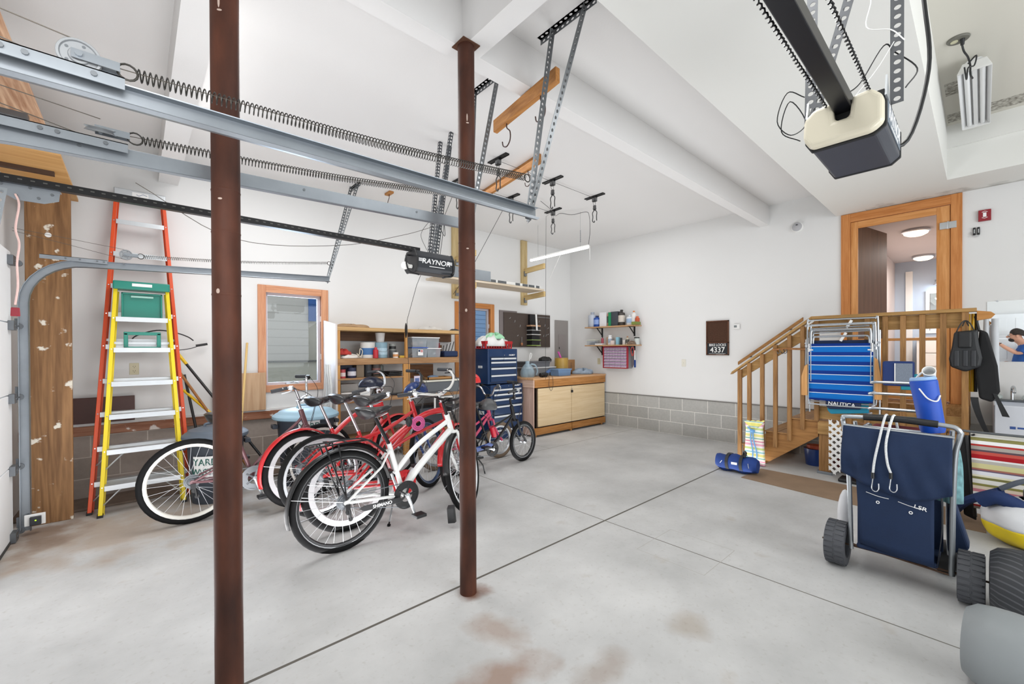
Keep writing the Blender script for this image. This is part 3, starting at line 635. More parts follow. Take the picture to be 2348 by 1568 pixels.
# ---- opener of the second door (upper right)
O2=thing('door_opener','large garage door opener with a cream lens and black rail, top right','garage door opener',(2.0,.35,2.26))
b=MB(); b.box((-2.6,-.028,.035),(.02,.028,.085)); b.build('rail',mat('rail_black','#1b1c22',.3,.4,var=.04),O2,bevel=.004)
for yy,nm in ((.048,'left'),(-.075,'right')):
    pts=[];n=560
    for i in range(n+1):
        u=i/n; x=-2.5+2.55*u; a=2*PI*110*u; yl=yy+(-.0 if nm=='left' else .0); zz=.06 if nm=='left' else .075
        pts.append((x,yl+.0045*math.cos(a),zz+.0045*math.sin(a)))
    MB().tube(pts,.003,4).build('chain',BLKM,O2)
fp=[(-.118,-.055),(-.085,-.078),(.10,-.078),(.122,-.04),(.118,.035),(.085,.065),(.03,.068),(.022,-.004),(-.022,-.004),(-.03,.068),(-.085,.072),(-.118,.035)]
MB().prism([(y*1.03,z*1.03-.001) for y,z in fp[:6]+fp[9:]],'X',.0,.014).build('gasket',BLACK,O2,bevel=.004)
MB().prism(fp,'X',-.05,.0).build('light_lens',mat('cream_lens','#d9d2bd',.3,var=.02),O2,bevel=.016,bseg=4)
body=[(-.118,-.055),(-.09,-.078),(.10,-.078),(.122,-.04),(.118,.05),(-.118,.05)]
MB().prism(body,'X',.014,.385).build('housing',mat('opener_slate','#3a3d46',.45,.1,var=.04),O2,bevel=.006)
MB().prism([(y*1.03,z*1.03) for y,z in body],'X',.385,.40).build('end_plate',BLACK,O2,bevel=.004)
MB().box((-.0,-.115,.05),(.39,.11,.075)).build('top_plate',BLACK,O2,bevel=.003)
MB().box((.03,-.1205,-.035),(.37,-.1185,.045)).build('label_panel',mat('label_slate','#6b7682',.4,var=.03),O2)
text('RAYNOR',.075,frame((.205,-.121,.012),(1,0,0),(0,0,1)),LWHT,O2,sx=1.0,shear=.15)
text('GARAGE DOOR OPENERS',.016,frame((.205,-.121,-.026),(1,0,0),(0,0,1)),LWHT,O2,'tagline',.0005)
b=MB(); b.prism([(-.02,.05),(.05,.05),(.0,.12)],'Y',.112,.118); b.prism([(.0,.05),(.09,.05),(.02,.13)],'Y',-.121,-.115); b.each('lug',ALU,O2)
PG=perforated('perforated_grey','#5b5d60',.034,.010,.0085,.5,.4)
strap('hanging_strut',(.1,-.12,.05),(.12,-.12,.835),(0,-1,0),(1,0,0),.036,PG,O2)
strap('hanging_strut',(.1,.15,.02),(.12,.14,.835),(0,-1,0),(1,0,0),.036,PG,O2)
strap('brace_strut',(.1,.13,.12),(.12,-.06,.835),(0,-1,0),(1,0,0),.034,PG,O2)
b=MB(); b.tube(crv([(.1,.15,.2),(.05,.2,.22),(.06,.24,.12),(.1,.2,.06),(.12,.15,.1),(.05,.19,.18),(.08,.23,.08),(.12,.17,.03)]),.0022,5); b.tube(crv([(0,0,.1),(.05,-.04,.15),(.1,-.1,.28),(.12,-.13,.25),(.12,-.19,.16),(.11,-.16,.1)]),.0025,5); b.each('wire',BLACK,O2)
b=MB(); b.tube(crv([(.1,.05,.6),(.1,-.06,.5),(.1,-.05,.38),(.1,-.12,.33),(.08,-.16,.26)]),.0022,5); b.tube(crv([(.05,-.02,.1),(.1,-.08,.2),(.1,-.13,.28)]),.0015,5); b.each('white_wire',WHT,O2)
tag(MB().tube(crv([(2.30,.30,2.25),(2.40,.21,2.27),(2.44,.15,2.55),(2.40,.16,2.8),(2.40,.19,3.09)]),.0075,8).build('hanging_cable',BLACK,smooth=True),'thick black power cord dropping from the soffit behind the large opener','cord')
# ---- shop light in the recess
f=thing('strip_light','switched-off white two-tube shop light in the stained ceiling recess','light fixture',(5.32,.045,3.5))
MB().prism([(-.09,.0),(-.06,.06),(-.03,.085),(.03,.085),(.06,.06),(.09,.0),(.086,.0),(.055,.05),(.02,.05),(.012,.02),(-.012,.02),(-.02,.05),(-.055,.05),(-.086,.0)],'X',-.61,.61).build('reflector',mat('fixture_white','#e4e5e6',.35,var=.01),f)
for y in (-.042,.042):
    MB().cyl((-.59,y,.028),(.59,y,.028),.016,n=16).build('tube',mat('tube_off','#eceeef',.3,var=0),f,smooth=True)
for x in (-.62,.60): MB().prism([(-.09,-.002),(.09,-.002),(.062,.065),(-.062,.065)],'X',x,x+.02).build('end_cap',WHT,f,bevel=.003)
b=MB(); b.tube(crv([(-.9,.06,.105),(-.86,.05,.05),(-.78,.03,.03),(-.7,.02,-.0),(-.62,.02,-.03),(-.55,.01,-.035)]),.006,7); b.tube(crv([(-.72,.03,.01),(-.7,-.01,.06),(-.66,.0,.01),(-.72,.03,-.02),(-.6,.04,-.05),(-.66,.05,.02)]),.005,6); b.build('cord',BLACK,f,smooth=True)
o=thing('ceiling_outlet','round grey ceiling outlet with a black plug, above the shop light','outlet',(4.40,.12,3.62))
MB().lathe([(.001,-.012),(.055,-.012),(.06,-.006),(.06,0),(.001,0)],28).build('cover',mat('outlet_grey','#6d6c64',.5),o,smooth=True)
MB().lathe([(.001,-.016),(.02,-.016),(.02,-.01)],18,M=T(0,.02,0)).build('socket',mat('outlet_cream','#cfccae',.5),o)
MB().cyl((0,-.02,-.012),(.01,-.02,-.05),.014,.01,n=12).build('plug',BLACK,o)
# ---- beams with hooks
def hookboard(label,x,y0,y1,z0,z1,hooks,x2=None):
    h=thing('hook_board',label,'board',(x,(y0+y1)/2,z0)); dx=(x2 or x)-x
    MB().add([(-.02,y0-(y0+y1)/2,0),(.02,y0-(y0+y1)/2,0),(.02,y0-(y0+y1)/2,z1-z0),(-.02,y0-(y0+y1)/2,z1-z0)]+[(-.02+dx,y1-(y0+y1)/2,0),(.02+dx,y1-(y0+y1)/2,0),(.02+dx,y1-(y0+y1)/2,z1-z0),(-.02+dx,y1-(y0+y1)/2,z1-z0)],[(0,1,2,3),(7,6,5,4),(0,4,5,1),(1,5,6,2),(2,6,7,3),(3,7,4,0)]).build('board',wood('orange_stud','#9c6634','#bd8549','Y',1.4),h,bevel=.004)
    for yy in hooks:
        y=yy-(y0+y1)/2; xx=dx*(yy-y0)/(y1-y0)
        MB().tube(crv([(xx,y,.01),(xx,y,-.03),(xx,y-.035,-.07),(xx,y-.035,-.13),(xx,y+.0,-.165),(xx,y+.04,-.15),(xx,y+.05,-.115)]),.0045,8).build('hook',mat('hook_brown','#3a1d15',.4),h,smooth=True)
    return h
hookboard('nearer wooden board with two brown bicycle hooks, hung under the long beam',1.95,1.75,2.48,3.06,3.15,(1.92,2.32),2.05)
hookboard('farther wooden board with brown bicycle hooks behind the steel hangers',3.11,3.04,4.27,3.33,3.43,(3.25,4.0),3.30)
h=thing('hook_board','tiny wooden block with one hook screwed to the ceiling left of the second post','board',(2.42,5.06,3.405))
MB().box((-.03,-.07,0),(.03,.07,.025)).build('board',MATS['orange_stud'],h,bevel=.003)
MB().tube(crv([(0,0,.0),(0,0,-.04),(0,.045,-.1),(0,.03,-.17),(0,-.03,-.18),(0,-.04,-.14)]),.0045,8).build('hook',MATS['hook_brown'],h,smooth=True)
# ---- bicycle hoists
hs=thing('bicycle_hoist','proto','bicycle hoist',(2.85,3.40,3.43),group=None)
b=MB(); b.box((-.022,-.15,-.012),(.022,.15,0)); b.box((-.024,-.15,-.016),(-.02,.15,0)); b.box((.02,-.15,-.016),(.024,.15,0)); b.build('ceiling_rail',BLKM,hs)
b=MB(); b.box((-.02,-.03,-.075),(.02,.03,-.012)); b.cyl((-.025,0,-.055),(.025,0,-.055),.02,n=14); b.build('pulley_block',BLACK,hs,bevel=.004)
b=MB(); b.box((-.012,-.018,-.185),(.012,.018,-.125)); b.cyl((-.016,0,-.165),(.016,0,-.165),.018,n=14); b.tube([(0,-.02,-.05),(0,-.01,-.13)],.003,5); b.tube([(0,.05,-.01),(0,.01,-.13)],.003,5); b.build('hook_block',BLACK,hs,bevel=.003)
b=MB(); b.tube(crv([(0,-.005,-.185),(0,-.035,-.22),(0,-.03,-.27),(0,-.033,-.33)]),.006,7); b.tube(crv([(0,.005,-.185),(0,.035,-.22),(0,.028,-.27),(0,.035,-.32),(0,.01,-.345),(0,-.0,-.325)]),.006,7); b.build('hook',BLACK,hs,smooth=True)
hl={(0,0):'black ceiling hoist hanging just above the farther hook board',(0,1):'black ceiling hoist mostly hidden behind the second red post',(1,0):'black ceiling hoist with hooks right of the steel hanger, nearest it',(1,1):'black ceiling hoist left of the hanger foot, just over the track end',(2,0):'rightmost black ceiling hoist, its open hooks clear of everything',(2,1):'black ceiling hoist above the glowing tube lamp, with tangled cord'}
first=True
for i,x in enumerate((2.85,3.69,4.50)):
    for j,y in enumerate((3.40,4.14)):
        if first: hs['label']=hl[(i,j)]; first=False
        else: dup(hs,hl[(i,j)],(x,y,3.43))
tag(MB().tube([(2.85,3.4,3.40),(3.69,3.4,3.40),(4.5,3.4,3.40)],.0022,5).build('hoist_rope',BLACK),'thin rope linking the nearer row of ceiling hoists','rope')
tag(MB().tube([(2.85,4.14,3.40),(3.69,4.14,3.40),(4.48,4.14,3.39),(4.47,4.25,3.36),(4.45,4.25,1.35),(4.45,4.25,.98)],.0028,5).build('hoist_rope',BLACK),'rope of the farther hoists, its long end hanging straight down to the workbench','rope')
tag(MB().tube([(3.66,4.17,3.38),(3.62,4.9,2.62),(3.55,5.3,2.25)],.0032,5).build('hoist_rope',BLACK),'dark rope slanting from a hoist down to the wall shelf window','rope')
tag(MB().tube([(2.79,4.05,3.36),(2.55,4.6,2.2),(2.63,5.0,1.80),(2.68,5.05,1.0)],.0032,5).build('hoist_rope',BLACK),'dark rope running down past the small opener to the shelving','rope')
tag(MB().ball((2.63,5.03,1.67),(.012,.03,.10),10,8).build('rope_cleat',BLACK,smooth=True),'black cleat tied on the rope at the front of the shelving','cleat')
# ---- hanging LED tube
l=thing('tube_lamp','glowing white tube lamp hung on chains near the far corner','lamp',(4.86,4.38,2.9))
MB().box((-.02,-.6,.0),(.02,.6,.02)).build('housing',WHT,l,bevel=.004)
MB().cyl((0,-.59,-.012),(0,.59,-.012),.018,n=14).build('tube',mat('tube_on','#ffffff',.5,var=0,emit=9,ecol='#ffffff'),l,smooth=True)
b=MB()
for y in (-.45,.42): b.tube([(0,y,.02),(0,y,.53)],.0016,5)
for k in range(6): b.tube([(.0+.006*math.cos(a),-.45,.10+k*.03+.016*math.sin(a)) for a in [2*PI*q/8 for q in range(8)]],.002,4,closed=True)
b.each('chain',DGALV,l)
MB().tube([(0,-.62,.0),(0,-.62,-.2)],.003,5).build('pull_string',WHT,l)
tag(MB().tube(crv([(4.86,3.78,2.93),(4.84,3.74,3.1),(4.8,3.72,3.3),(4.78,3.76,3.37),(4.7,3.95,3.36),(4.62,4.1,3.40),(4.5,4.1,3.34),(4.3,4.0,3.36),(4.0,3.9,3.38)]),.0035,6).build('lamp_cord',BLACK,smooth=True),'black cord winding from the tube lamp along the ceiling','cord')
# ---- sheets stored overhead above the left door
CHIP=wood('rough_plywood','#9c7256','#cba88a','Y',.55,rough=.8,grain=3.5)
s=thing('overhead_sheet','wavy-grained plywood sheet stored overhead in the top left corner','board',(-.63,3.34,2.80))
MB().box((-.25,-.62,0),(.215,.58,.018)).build('board',CHIP,s)
b=MB()
for y in (-.33,.42): b.box((-.25,y-.03,-.03),(.16,y+.03,0))
b.each('support_bar',DGALV,s)
s=thing('overhead_sheet','smooth pale plywood sheet stored overhead above the plank','board',(-.63,4.99,2.80))
MB().box((-.25,-.61,0),(.232,.62,.02)).build('board',wood('overhead_ply','#c08f55','#d9ac72','X',.4),s)
b=MB()
for y in (-.18,.45): b.box((-.25,y-.022,-.03),(.16,y+.022,0)); b.box((-.25,y+.04,-.015),(.14,y+.06,0))
b.each('support_bar',mat('brown_bar','#4a3528',.6),s)
# ================================================================ bicycles
SPOKE=mat('spoke_steel','#a9abad',.3,.8,var=0)
def wheel(parent,name,cx,r,tr,rimcol,steer=None,nsp=28,white=False,disc=None,M0=None,tyre=None,rimw=.011):
    """wheel in the local x-z plane, axle at (cx,0,r)"""
    M=(M0 or Matrix.Identity(4))@T(cx,0,r)@R(90,'X'); rr=r-tr*1.75
    if white: rimw=tr*.72; dp=.018
    else: dp=0
    b=MB(M); b.lathe([(rr-.022-dp,-rimw),(rr,-rimw-.002),(rr+.006,-rimw*.7),(rr+.002,0),(rr+.006,rimw*.7),(rr,rimw+.002),(rr-.022-dp,rimw),(rr-.028-dp,0)],44,closed=True)
    w=b.build(name,rimcol,parent,smooth=True)
    if not white:
        for sd in (-1,1): MB(M).lathe([(rr-.006,sd*(rimw+.0015)),(rr+.003,sd*(rimw+.002)),(rr+.003,sd*(rimw-.002)),(rr-.006,sd*(rimw-.002))],44,closed=True).build('rim_wall',RIMS,w,smooth=True)
    b=MB(M); prof=[(r-tr+tr*math.cos(a),tr*math.sin(a)) for a in [2*PI*k/14 for k in range(14)]]; b.lathe(prof,44,closed=True)
    b.build('tyre',tyre or RUBBER,w,smooth=True)
    b=MB(M)
    for k in range(nsp):
        a=2*PI*k/nsp; s=1 if k%2 else -1; a2=a+(.9 if (k//2)%2 else -.9)
        p=V((.026*math.cos(a2),.026*math.sin(a2),s*.028)); q=V(((rr-.02-dp)*math.cos(a),(rr-.02-dp)*math.sin(a),s*.003)); b.cyl(p,q,.0013,n=4,cap=False)
    b.build('spokes',SPOKE,w)
    b=MB(M); b.lathe([(.001,-.045),(.008,-.045),(.01,-.033),(.028,-.031),(.028,-.026),(.014,-.02),(.014,.02),(.028,.026),(.028,.031),(.01,.033),(.008,.045),(.001,.045)],16)
    b.build('hub',disc or CHROME,w,smooth=True)
    return w
def fender(parent,r,a0,a1,wd,mt,M,cx,off=.018):
    b=MB(M@T(cx,0,r)); n=26; cs=[(-1,-.35),(-.75,.0),(-.35,.22),(0,.3),(.35,.22),(.75,0),(1,-.35)]
    def fn(u,v):
        a=math.radians(a0+(a1-a0)*u); k=int(round(v*6)); c=cs[k]; R_=r+off+c[1]*wd*.35
        return (R_*math.cos(a),c[0]*wd/2,R_*math.sin(a))
    b.grid(fn,n,7); o=b.build('fender',mt,parent,smooth=True,solid=.0015); return o
def bike(label,loc,head,wb,r,tr,fcol,paths,HT,HB,saddle,ST,BB,bars,barcol,grip,rim,steer=0,lean=0,white=False,fend=None,rack=False,guard=None,frad=.017,kick=True,fork=None,tyre=None,ring=.095,saddlecol=None,chrome_stem=False,crank=30,front_rim=None,stemup=.09,pedal=True,bs=None):
    o=thing('bicycle',label,'bicycle',(loc[0],loc[1],0),(math.radians(lean),0,math.radians(head)),'bicycles parked in a row')
    b=MB()
    for p in paths: 
        pts,rad=p; b.tube(crv([(q[0],q[2] if len(q)>2 else 0,q[1]) for q in pts],5) if len(pts)>2 else [(q[0],q[2] if len(q)>2 else 0,q[1]) for q in pts],rad,12)
    b.cyl((HB[0],0,HB[1]),(HT[0],0,HT[1]),.023,n=16); b.cyl((BB[0],-.04,BB[1]),(BB[0],.04,BB[1]),.024,n=16)
    b.cyl((BB[0],0,BB[1]),(ST[0],0,ST[1]),frad,n=14)
    for s in (-1,1):
        b.tube([(BB[0]-.03,s*.02,BB[1]),(BB[0]-.12,s*.05,BB[1]+(r-BB[1])*.25),(0,s*.06,r)],.011,8)
        b.tube([(ST[0]+.0,s*.014,ST[1]-.05),(ST[0]-.08,s*.035,ST[1]-.16),(0,s*.06,r)],.009,8)
        b.cyl((0,s*.055,r),(0,s*.068,r),.018,n=10)
    b.build('frame',fcol,o,smooth=True)
    wheel(o,'rear_wheel',0,r,tr,rim,white=white,tyre=tyre)
    ax=(V((HT[0],0,HT[1]))-V((HB[0],0,HB[1]))).normalized(); piv=V((HB[0],0,HB[1]))
    MS=Matrix.Translation(piv)@Matrix.Rotation(math.radians(steer),4,ax)@Matrix.Translation(-piv)
    MB_=Matrix.Translation(piv)@Matrix.Rotation(math.radians(steer if bs is None else bs),4,ax)@Matrix.Translation(-piv)
    b=MB(MS); cw=.045+tr*.3
    cr=piv-ax*.012; b.cyl((cr.x,-cw,cr.z),(cr.x,cw,cr.z),.014,n=10); b.ball(tuple(cr),(.026,cw*.8,.02))
    for s in (-1,1): b.tube(crv([(cr.x,s*cw,cr.z),(cr.x*.55+wb*.45-.02,s*cw*1.05,cr.z*.5+r*.5),(wb,s*.05,r)],5),.013,8)
    b.build('fork',fork or fcol,o,smooth=True)
    wheel(o,'front_wheel',wb,r,tr,front_rim or rim,white=white,M0=MS,tyre=tyre)
    # bars
    top=V((HT[0],0,HT[1]))+ax*stemup
    b=MB(MB_); b.cyl((HT[0],0,HT[1]),tuple(top),.013,n=12); sb=top+V((.05,0,.02)); b.cyl(tuple(top),tuple(sb),.014,n=12); b.cyl((sb.x,-.03,sb.z),(sb.x,.03,sb.z),.02,n=12); b.build('stem',CHROME if chrome_stem else BLKM,o,smooth=True)
    hb=MB(MB_)
    for s in (-1,1):
        hb.tube(crv([(sb.x+x,s*y,sb.z+z) for x,y,z in bars],6),.0115,10)
    h=hb.build('handlebar',barcol,o,smooth=True)
    for s in (-1,1):
        e=V((sb.x+bars[-1][0],s*bars[-1][1],sb.z+bars[-1][2])); q=V((sb.x+bars[-2][0],s*bars[-2][1],sb.z+bars[-2][2])); d=(e-q).normalized()
        MB(MB_).cyl(tuple(e-d*.125),tuple(e+d*.006),.0165,n=14).build('grip',grip,h,smooth=True,bevel=.002)
        lv=e-d*.15; b=MB(MB_); b.box((lv.x-.012,lv.y-.014,lv.z-.02),(lv.x+.018,lv.y+.014,lv.z+.012)); b.tube(crv([(lv.x+.02,lv.y,lv.z),tuple(lv+V((.045,0,-.02))+d*.04),tuple(lv+V((.04,0,-.03))+d*.11)]),.005,6)
        b.build('brake_lever',ALU if s<0 else BLKM,h,smooth=True)
        b=MB(MB_); b.tube(crv([tuple(lv+V((.02,0,0))),(sb.x+.10,s*.10,sb.z+.07),(sb.x+.11,s*.02,sb.z-.05),(HB[0]+.05,s*.02,HB[1]+.02)]),.0025,5); b.build('brake_cable',BLACK,o)
    # saddle
    sx,sz=saddle; sd=V((sx,0,sz)); st=V((ST[0],0,ST[1]))
    MB().cyl(tuple(st-(sd-st).normalized()*.02),tuple(sd-V((0,0,.05))),.0135,n=12).build('seatpost',CHROME if chrome_stem else BLKM,o,smooth=True)
    b=MB()
    def sf(u,v):
        a=2*PI*u; x=-.13+.27*v; wd=.0+(.105*(1-max(0,(v-.18))/.5)**1 if v<.5 else 0); 
        wd=.115*math.exp(-((v-.22)/.26)**2)+.026; 
        ee=1
        if v<.16: ee=math.sqrt(max(.03,v/.16)); wd*=.45+.55*ee
        if v>.9: ee=math.sqrt(max(.05,(1-v)/.1)); wd*=ee
        zt=.035*(1-.45*math.sin(PI*min(1,v*1.1)))+.01
        up=.034-.012*v; dn=.062*(1-v)**1.2+.014
        return (sx+x,wd*math.cos(a),sz-.008+.022*(2*v-1)**2+(up if math.sin(a)>0 else dn)*math.sin(a)*ee)
    b.grid(sf,20,14,cu=True); b.add([sf(i/20,0) for i in range(20)],[tuple(range(20))]); b.add([sf(i/20,1) for i in range(20)],[tuple(range(20))]); sa=b.build('saddle',saddlecol or mat('saddle_vinyl','#1b1c1f',.3,var=.03),o,smooth=True)
    b=MB(); 
    for s in (-1,1): b.tube(crv([(sx+.1,s*.008,sz-.03),(sx+.02,s*.022,sz-.05),(sx-.06,s*.03,sz-.045),(sx-.09,s*.05,sz-.015)]),.0035,6)
    b.build('rails',CHROME,sa)
    # drivetrain on the right (-y)
    b=MB(T(BB[0],-.05,BB[1])@R(90,'X')); b.lathe([(ring*.55,-.002),(ring,-.002),(ring,.002),(ring*.55,.002)],36,closed=True)
    for k in range(5): a=2*PI*k/5; b.cyl((0,0,0),(ring*.8*math.cos(a),ring*.8*math.sin(a),0),.008,n=6)
    b.lathe([(ring+.0,-.004),(ring+.012,-.004),(ring+.012,.004),(ring+.0,.004)],36,closed=True)
    ck=b.build('chainring',guard or BLKM,o,smooth=True)
    for k,s in ((0,-1),(1,1)):
        a=math.radians(crank+180*k); yy=s*.068; e=(BB[0]+.165*math.sin(a),yy,BB[1]-.165*math.cos(a))
        b=MB(); b.tube([(BB[0],yy*.95,BB[1]),e],.011,8,rads=[.015,.010]); b.cyl((BB[0],yy*.8,BB[1]),(BB[0],yy*1.08,BB[1]),.017,n=12); cr_=b.build('crank_arm',ALU,o,smooth=True)
        if pedal:
            b=MB(); b.box((e[0]-.045,yy+s*.02,e[2]-.012),(e[0]+.045,yy+s*.10,e[2]+.012)); b.build('pedal',BLACK,cr_,bevel=.004)
    b=MB()
    for dz,rr_ in ((1,ring),(-1,ring)): b.tube([(BB[0],-.05,BB[1]+dz*ring),(0,-.045,r+dz*.038)],.0035,5)
    b.build('chain',DGALV,o)
    b=MB(T(0,-.04,r)@R(90,'X')); b.lathe([(.01,-.02),(.056,-.018),(.056,-.014),(.046,-.012),(.044,-.006),(.036,-.004),(.034,0),(.026,.004),(.024,.01),(.01,.012)],20); b.build('sprocket',DGALV,o,smooth=True)
    b=MB(); b.tube([(0,-.06,r-.01),(.02,-.06,r-.06),(.03,-.055,r-.12)],.010,6); b.cyl((.03,-.06,r-.12),(.03,-.052,r-.12),.016,n=12); b.cyl((.012,-.06,r-.07),(.012,-.052,r-.07),.018,n=12); b.box((-.012,-.075,r-.05),(.022,-.055,r-.01)); b.build('derailleur',BLKM,o,smooth=True)
    if kick:
        b=MB(); b.tube([(BB[0]-.06,.03,BB[1]-.0),(BB[0]-.05,.09,BB[1]-.14),(BB[0]-.04,.15,.012)],.007,6); b.cyl((BB[0]-.04,.15,.012),(BB[0]-.038,.156,.0),.014,n=10); b.build('kickstand',BLKM,o,smooth=True)
    if fend:
        fender(o,r,12,195,.040+tr,fend,Matrix.Identity(4),0)
        fender(o,r,50,175,.035+tr,fend,MS,wb,.014)
        for M_,cx in ((Matrix.Identity(4),0),(MS,wb)):
            b=MB(M_)
            for s in (-1,1): b.tube([(cx,s*.05,r),(cx-(r+.02)*.94,s*(tr+.02),r-(r+.02)*.2 if cx else r+.10)],.0022,5)
            b.build('fender_stay',CHROME,o)
    if rack:
        b=MB(); z=2*r+.06
        for s in (-1,1):
            b.tube(crv([(-.24,s*.045,z-.02),(-.20,s*.05,z),(.1,s*.05,z),(.2,s*.03,z-.02),(ST[0]-.03,s*.02,ST[1]-.06)],4),.006,6); 
            b.tube([(-.14,s*.055,z),(0,s*.065,r+.02)],.006,6); b.tube([(-.05,s*.055,z),(0,s*.065,r+.02)],.006,6)
        for x in (-.22,-.1,.02,.14): b.tube([(x,-.05,z),(x,.05,z)],.005,6)
        b.build('rack',BLKM,o,smooth=True)
    return o,MS,sb
WP=mat('white_frame','#e3e4e2',.3,var=.02,coat=.4); MAUVE=mat('mauve_frame','#6e4a4f',.35,.2,coat=.3); RIMS=mat('rim_silver','#b9bcbf',.3,.7,var=.03); RIMD=mat('rim_dark','#17181a',.4,.3)
RIMW=mat('rim_cream','#d6d4cb',.4,var=.03); GRIP=mat('grip_rubber','#2d3035',.6,var=.05); BLUEF=mat('blue_frame','#173a7c',.3,var=.03,coat=.4)
cruz=[(.0,.05,.0),(.01,.10,.03),(-.02,.20,.08),(-.09,.29,.09),(-.17,.33,.07),(-.22,.345,.055)]
cruzw=[(.0,.04,.0),(.02,.10,.02),(.0,.20,.05),(-.05,.28,.08),(-.13,.33,.085),(-.24,.36,.06)]
flat=[(.0,.03,.0),(.0,.10,.005),(-.01,.18,.03),(-.03,.25,.035),(-.06,.32,.03)]
# 1 white hybrid, nearest
white,MSw,sbw=bike('white step-through bicycle with a black rear rack, the nearest of the row',(1.07,2.985),3.5,1.075,.352,.021,WP,
    [([(.475,.30),(.62,.47),(.93,.72)],.028),([(.40,.46),(.60,.64),(.90,.80)],.019)],(.895,.86),(.945,.715),(.24,.965),(.355,.70),(.475,.29),
    flat,BLKM,GRIP,RIMD,steer=32,bs=6,lean=0,fend=mat('black_fender','#131314',.35),rack=True,guard=BLACK,frad=.019,crank=22,front_rim=RIMS,stemup=.11)
MB().prism([(.12,.265),(.40,.255),(.43,.275),(.40,.295),(.12,.305),(.08,.29)],'Y',-.078,-.072).build('chainstay_guard',BLACK,white,bevel=.002)
text('SHIMANO',.034,frame((.26,-.0785,.278),(1,0,-.02),(0,0,1)),LWHT,white,'lettering',.0004)
b=MB(MSw); b.prism([(.70,.13),(.735,.15),(.72,.02),(.685,.02)],'Y',-.03,.03); b.build('mudflap',BLACK,white,bevel=.003)
# 2 red cruiser C with whitewalls
C2,MSc,sbc=bike('red cruiser bicycle with whitewall rear tyre, directly behind the white one',(1.22,3.30),0.5,1.08,.345,.029,RED,
    [([(.46,.30),(.66,.42),(.90,.66)],.022),([(.33,.62),(.50,.74),(.70,.84),(.88,.86)],.026),([(.33,.56),(.55,.66),(.89,.76)],.014)],(.86,.93),(.915,.755),(.19,1.02),(.30,.70),(.46,.29),
    cruzw,mat('bar_white','#d4d2ce',.3,.3,var=.03),GRIP,mat('rim_white','#b9b7b9',.4,var=.06,vs_=20),steer=28,bs=-62,white=True,fend=RED,frad=.018,chrome_stem=True,guard=RED,crank=150,kick=False)
b=MB()
for k in range(9): b.tube([( .60+.03*math.cos(a)+.006*math.sin(k*2.1),-.05-.004*k,.80+ .028*math.sin(k*1.3)*.3+(.035+.003*k)*math.sin(a)) if False else (.60+(.028+.0045*k)*math.cos(a),-.04-.004*math.sin(k*2),.77+(.026+.0045*k)*math.sin(a)) for a in [2*PI*q/20 for q in range(20)]],.0035,6,closed=True)
L=thing('cable_lock','coiled pink cable lock hanging on a red bicycle frame','lock',(1.22,3.30,0),(0,0,math.radians(.5)))
b.build('coil',mat('pink_vinyl','#d2649a',.35,var=.08),L,smooth=True); b=MB(); b.ball((.50,-.06,.80),(.03,.02,.045)); b.build('lock_body',BLACK,L,smooth=True)
# 3 B: comfort bike, red frame, black tyres
bike('red bicycle with plain black tyres and silver rims, third of the row',(1.17,3.74),4,1.08,.35,.022,RED,
    [([(.46,.30),(.66,.46),(.92,.70)],.021),([(.33,.60),(.60,.66),(.90,.80)],.017)],(.87,.90),(.925,.735),(.20,1.0),(.32,.68),(.46,.29),
    cruzw,BLKM,GRIP,RIMS,steer=30,bs=-60,chrome_stem=True,crank=80,kick=False,fork=BLUEF,front_rim=mat('rim_blue','#223a5e',.35,.4))
# 4 red A cruiser
bike('red cruiser bicycle with a thick white-walled wheel and red fender, behind the plain-tyred red one',(1.10,4.12),13,1.10,.34,.030,RED,
    [([(.46,.30),(.66,.42),(.90,.66)],.022),([(.33,.60),(.50,.72),(.70,.80),(.88,.82)],.024)],(.86,.90),(.915,.735),(.19,.95),(.30,.66),(.46,.29),
    cruz,CHROME,GRIP,MATS['rim_white'],steer=6,bs=-50,white=True,fend=RED,frad=.018,chrome_stem=True,crank=200,kick=False)
# 5 mauve
bike('dusty mauve bicycle with cream rims, far left behind the first post',(.325,4.31),1.5,1.02,.345,.023,MAUVE,
    [([(.44,.30),(.60,.42),(.80,.60),(.875,.70)],.019),([(.42,.36),(.60,.55),(.80,.72),(.855,.79)],.013)],(.835,.85),(.88,.70),(.22,.86),(.33,.62),(.44,.29),
    [(0,.03,0),(.0,.09,.02),(-.02,.14,.13),(-.05,.22,.16),(-.16,.28,.14)],CHROME,GRIP,RIMW,steer=8,bs=-38,white=False,frad=.016,chrome_stem=True,guard=mat('ring_steel','#85898d',.4,.5),crank=18,kick=False)
# 6 small black bike right of post
b6,_,_=bike('small black bicycle with a blue chain case, right of the second post',(2.70,3.90),-1,.96,.252,.024,BLKM,
    [([(.42,.24),(.60,.40),(.80,.62)],.017),([(.30,.42),(.55,.52),(.80,.62)],.013)],(.755,.72),(.80,.55),(.22,.79),(.33,.46),(.42,.24),
    [(.0,.03,0),(.0,.08,.02),(-.01,.14,.12),(-.03,.22,.14),(-.08,.27,.13)],BLKM,GRIP,RIMD,steer=9,bs=-40,frad=.014,crank=250,kick=False,ring=.075)
MB().prism([(.05,.235),(.38,.27),(.42,.30),(.36,.33),(.05,.285)],'Y',-.07,-.062).build('chain_case',BLUEF,b6,bevel=.003)
b=MB(); b.tube([(.16,-.06,.22),(.22,-.13,.10),(.23,-.15,.01)],.008,6); b.build('kickstand',BLKM,b6)
MB().cyl((.47,-.02,.38),(.43,-.02,.50),.034,n=16).build('red_bottle',mat('red_bottle','#b0142c',.25),b6,smooth=True,bevel=.004)
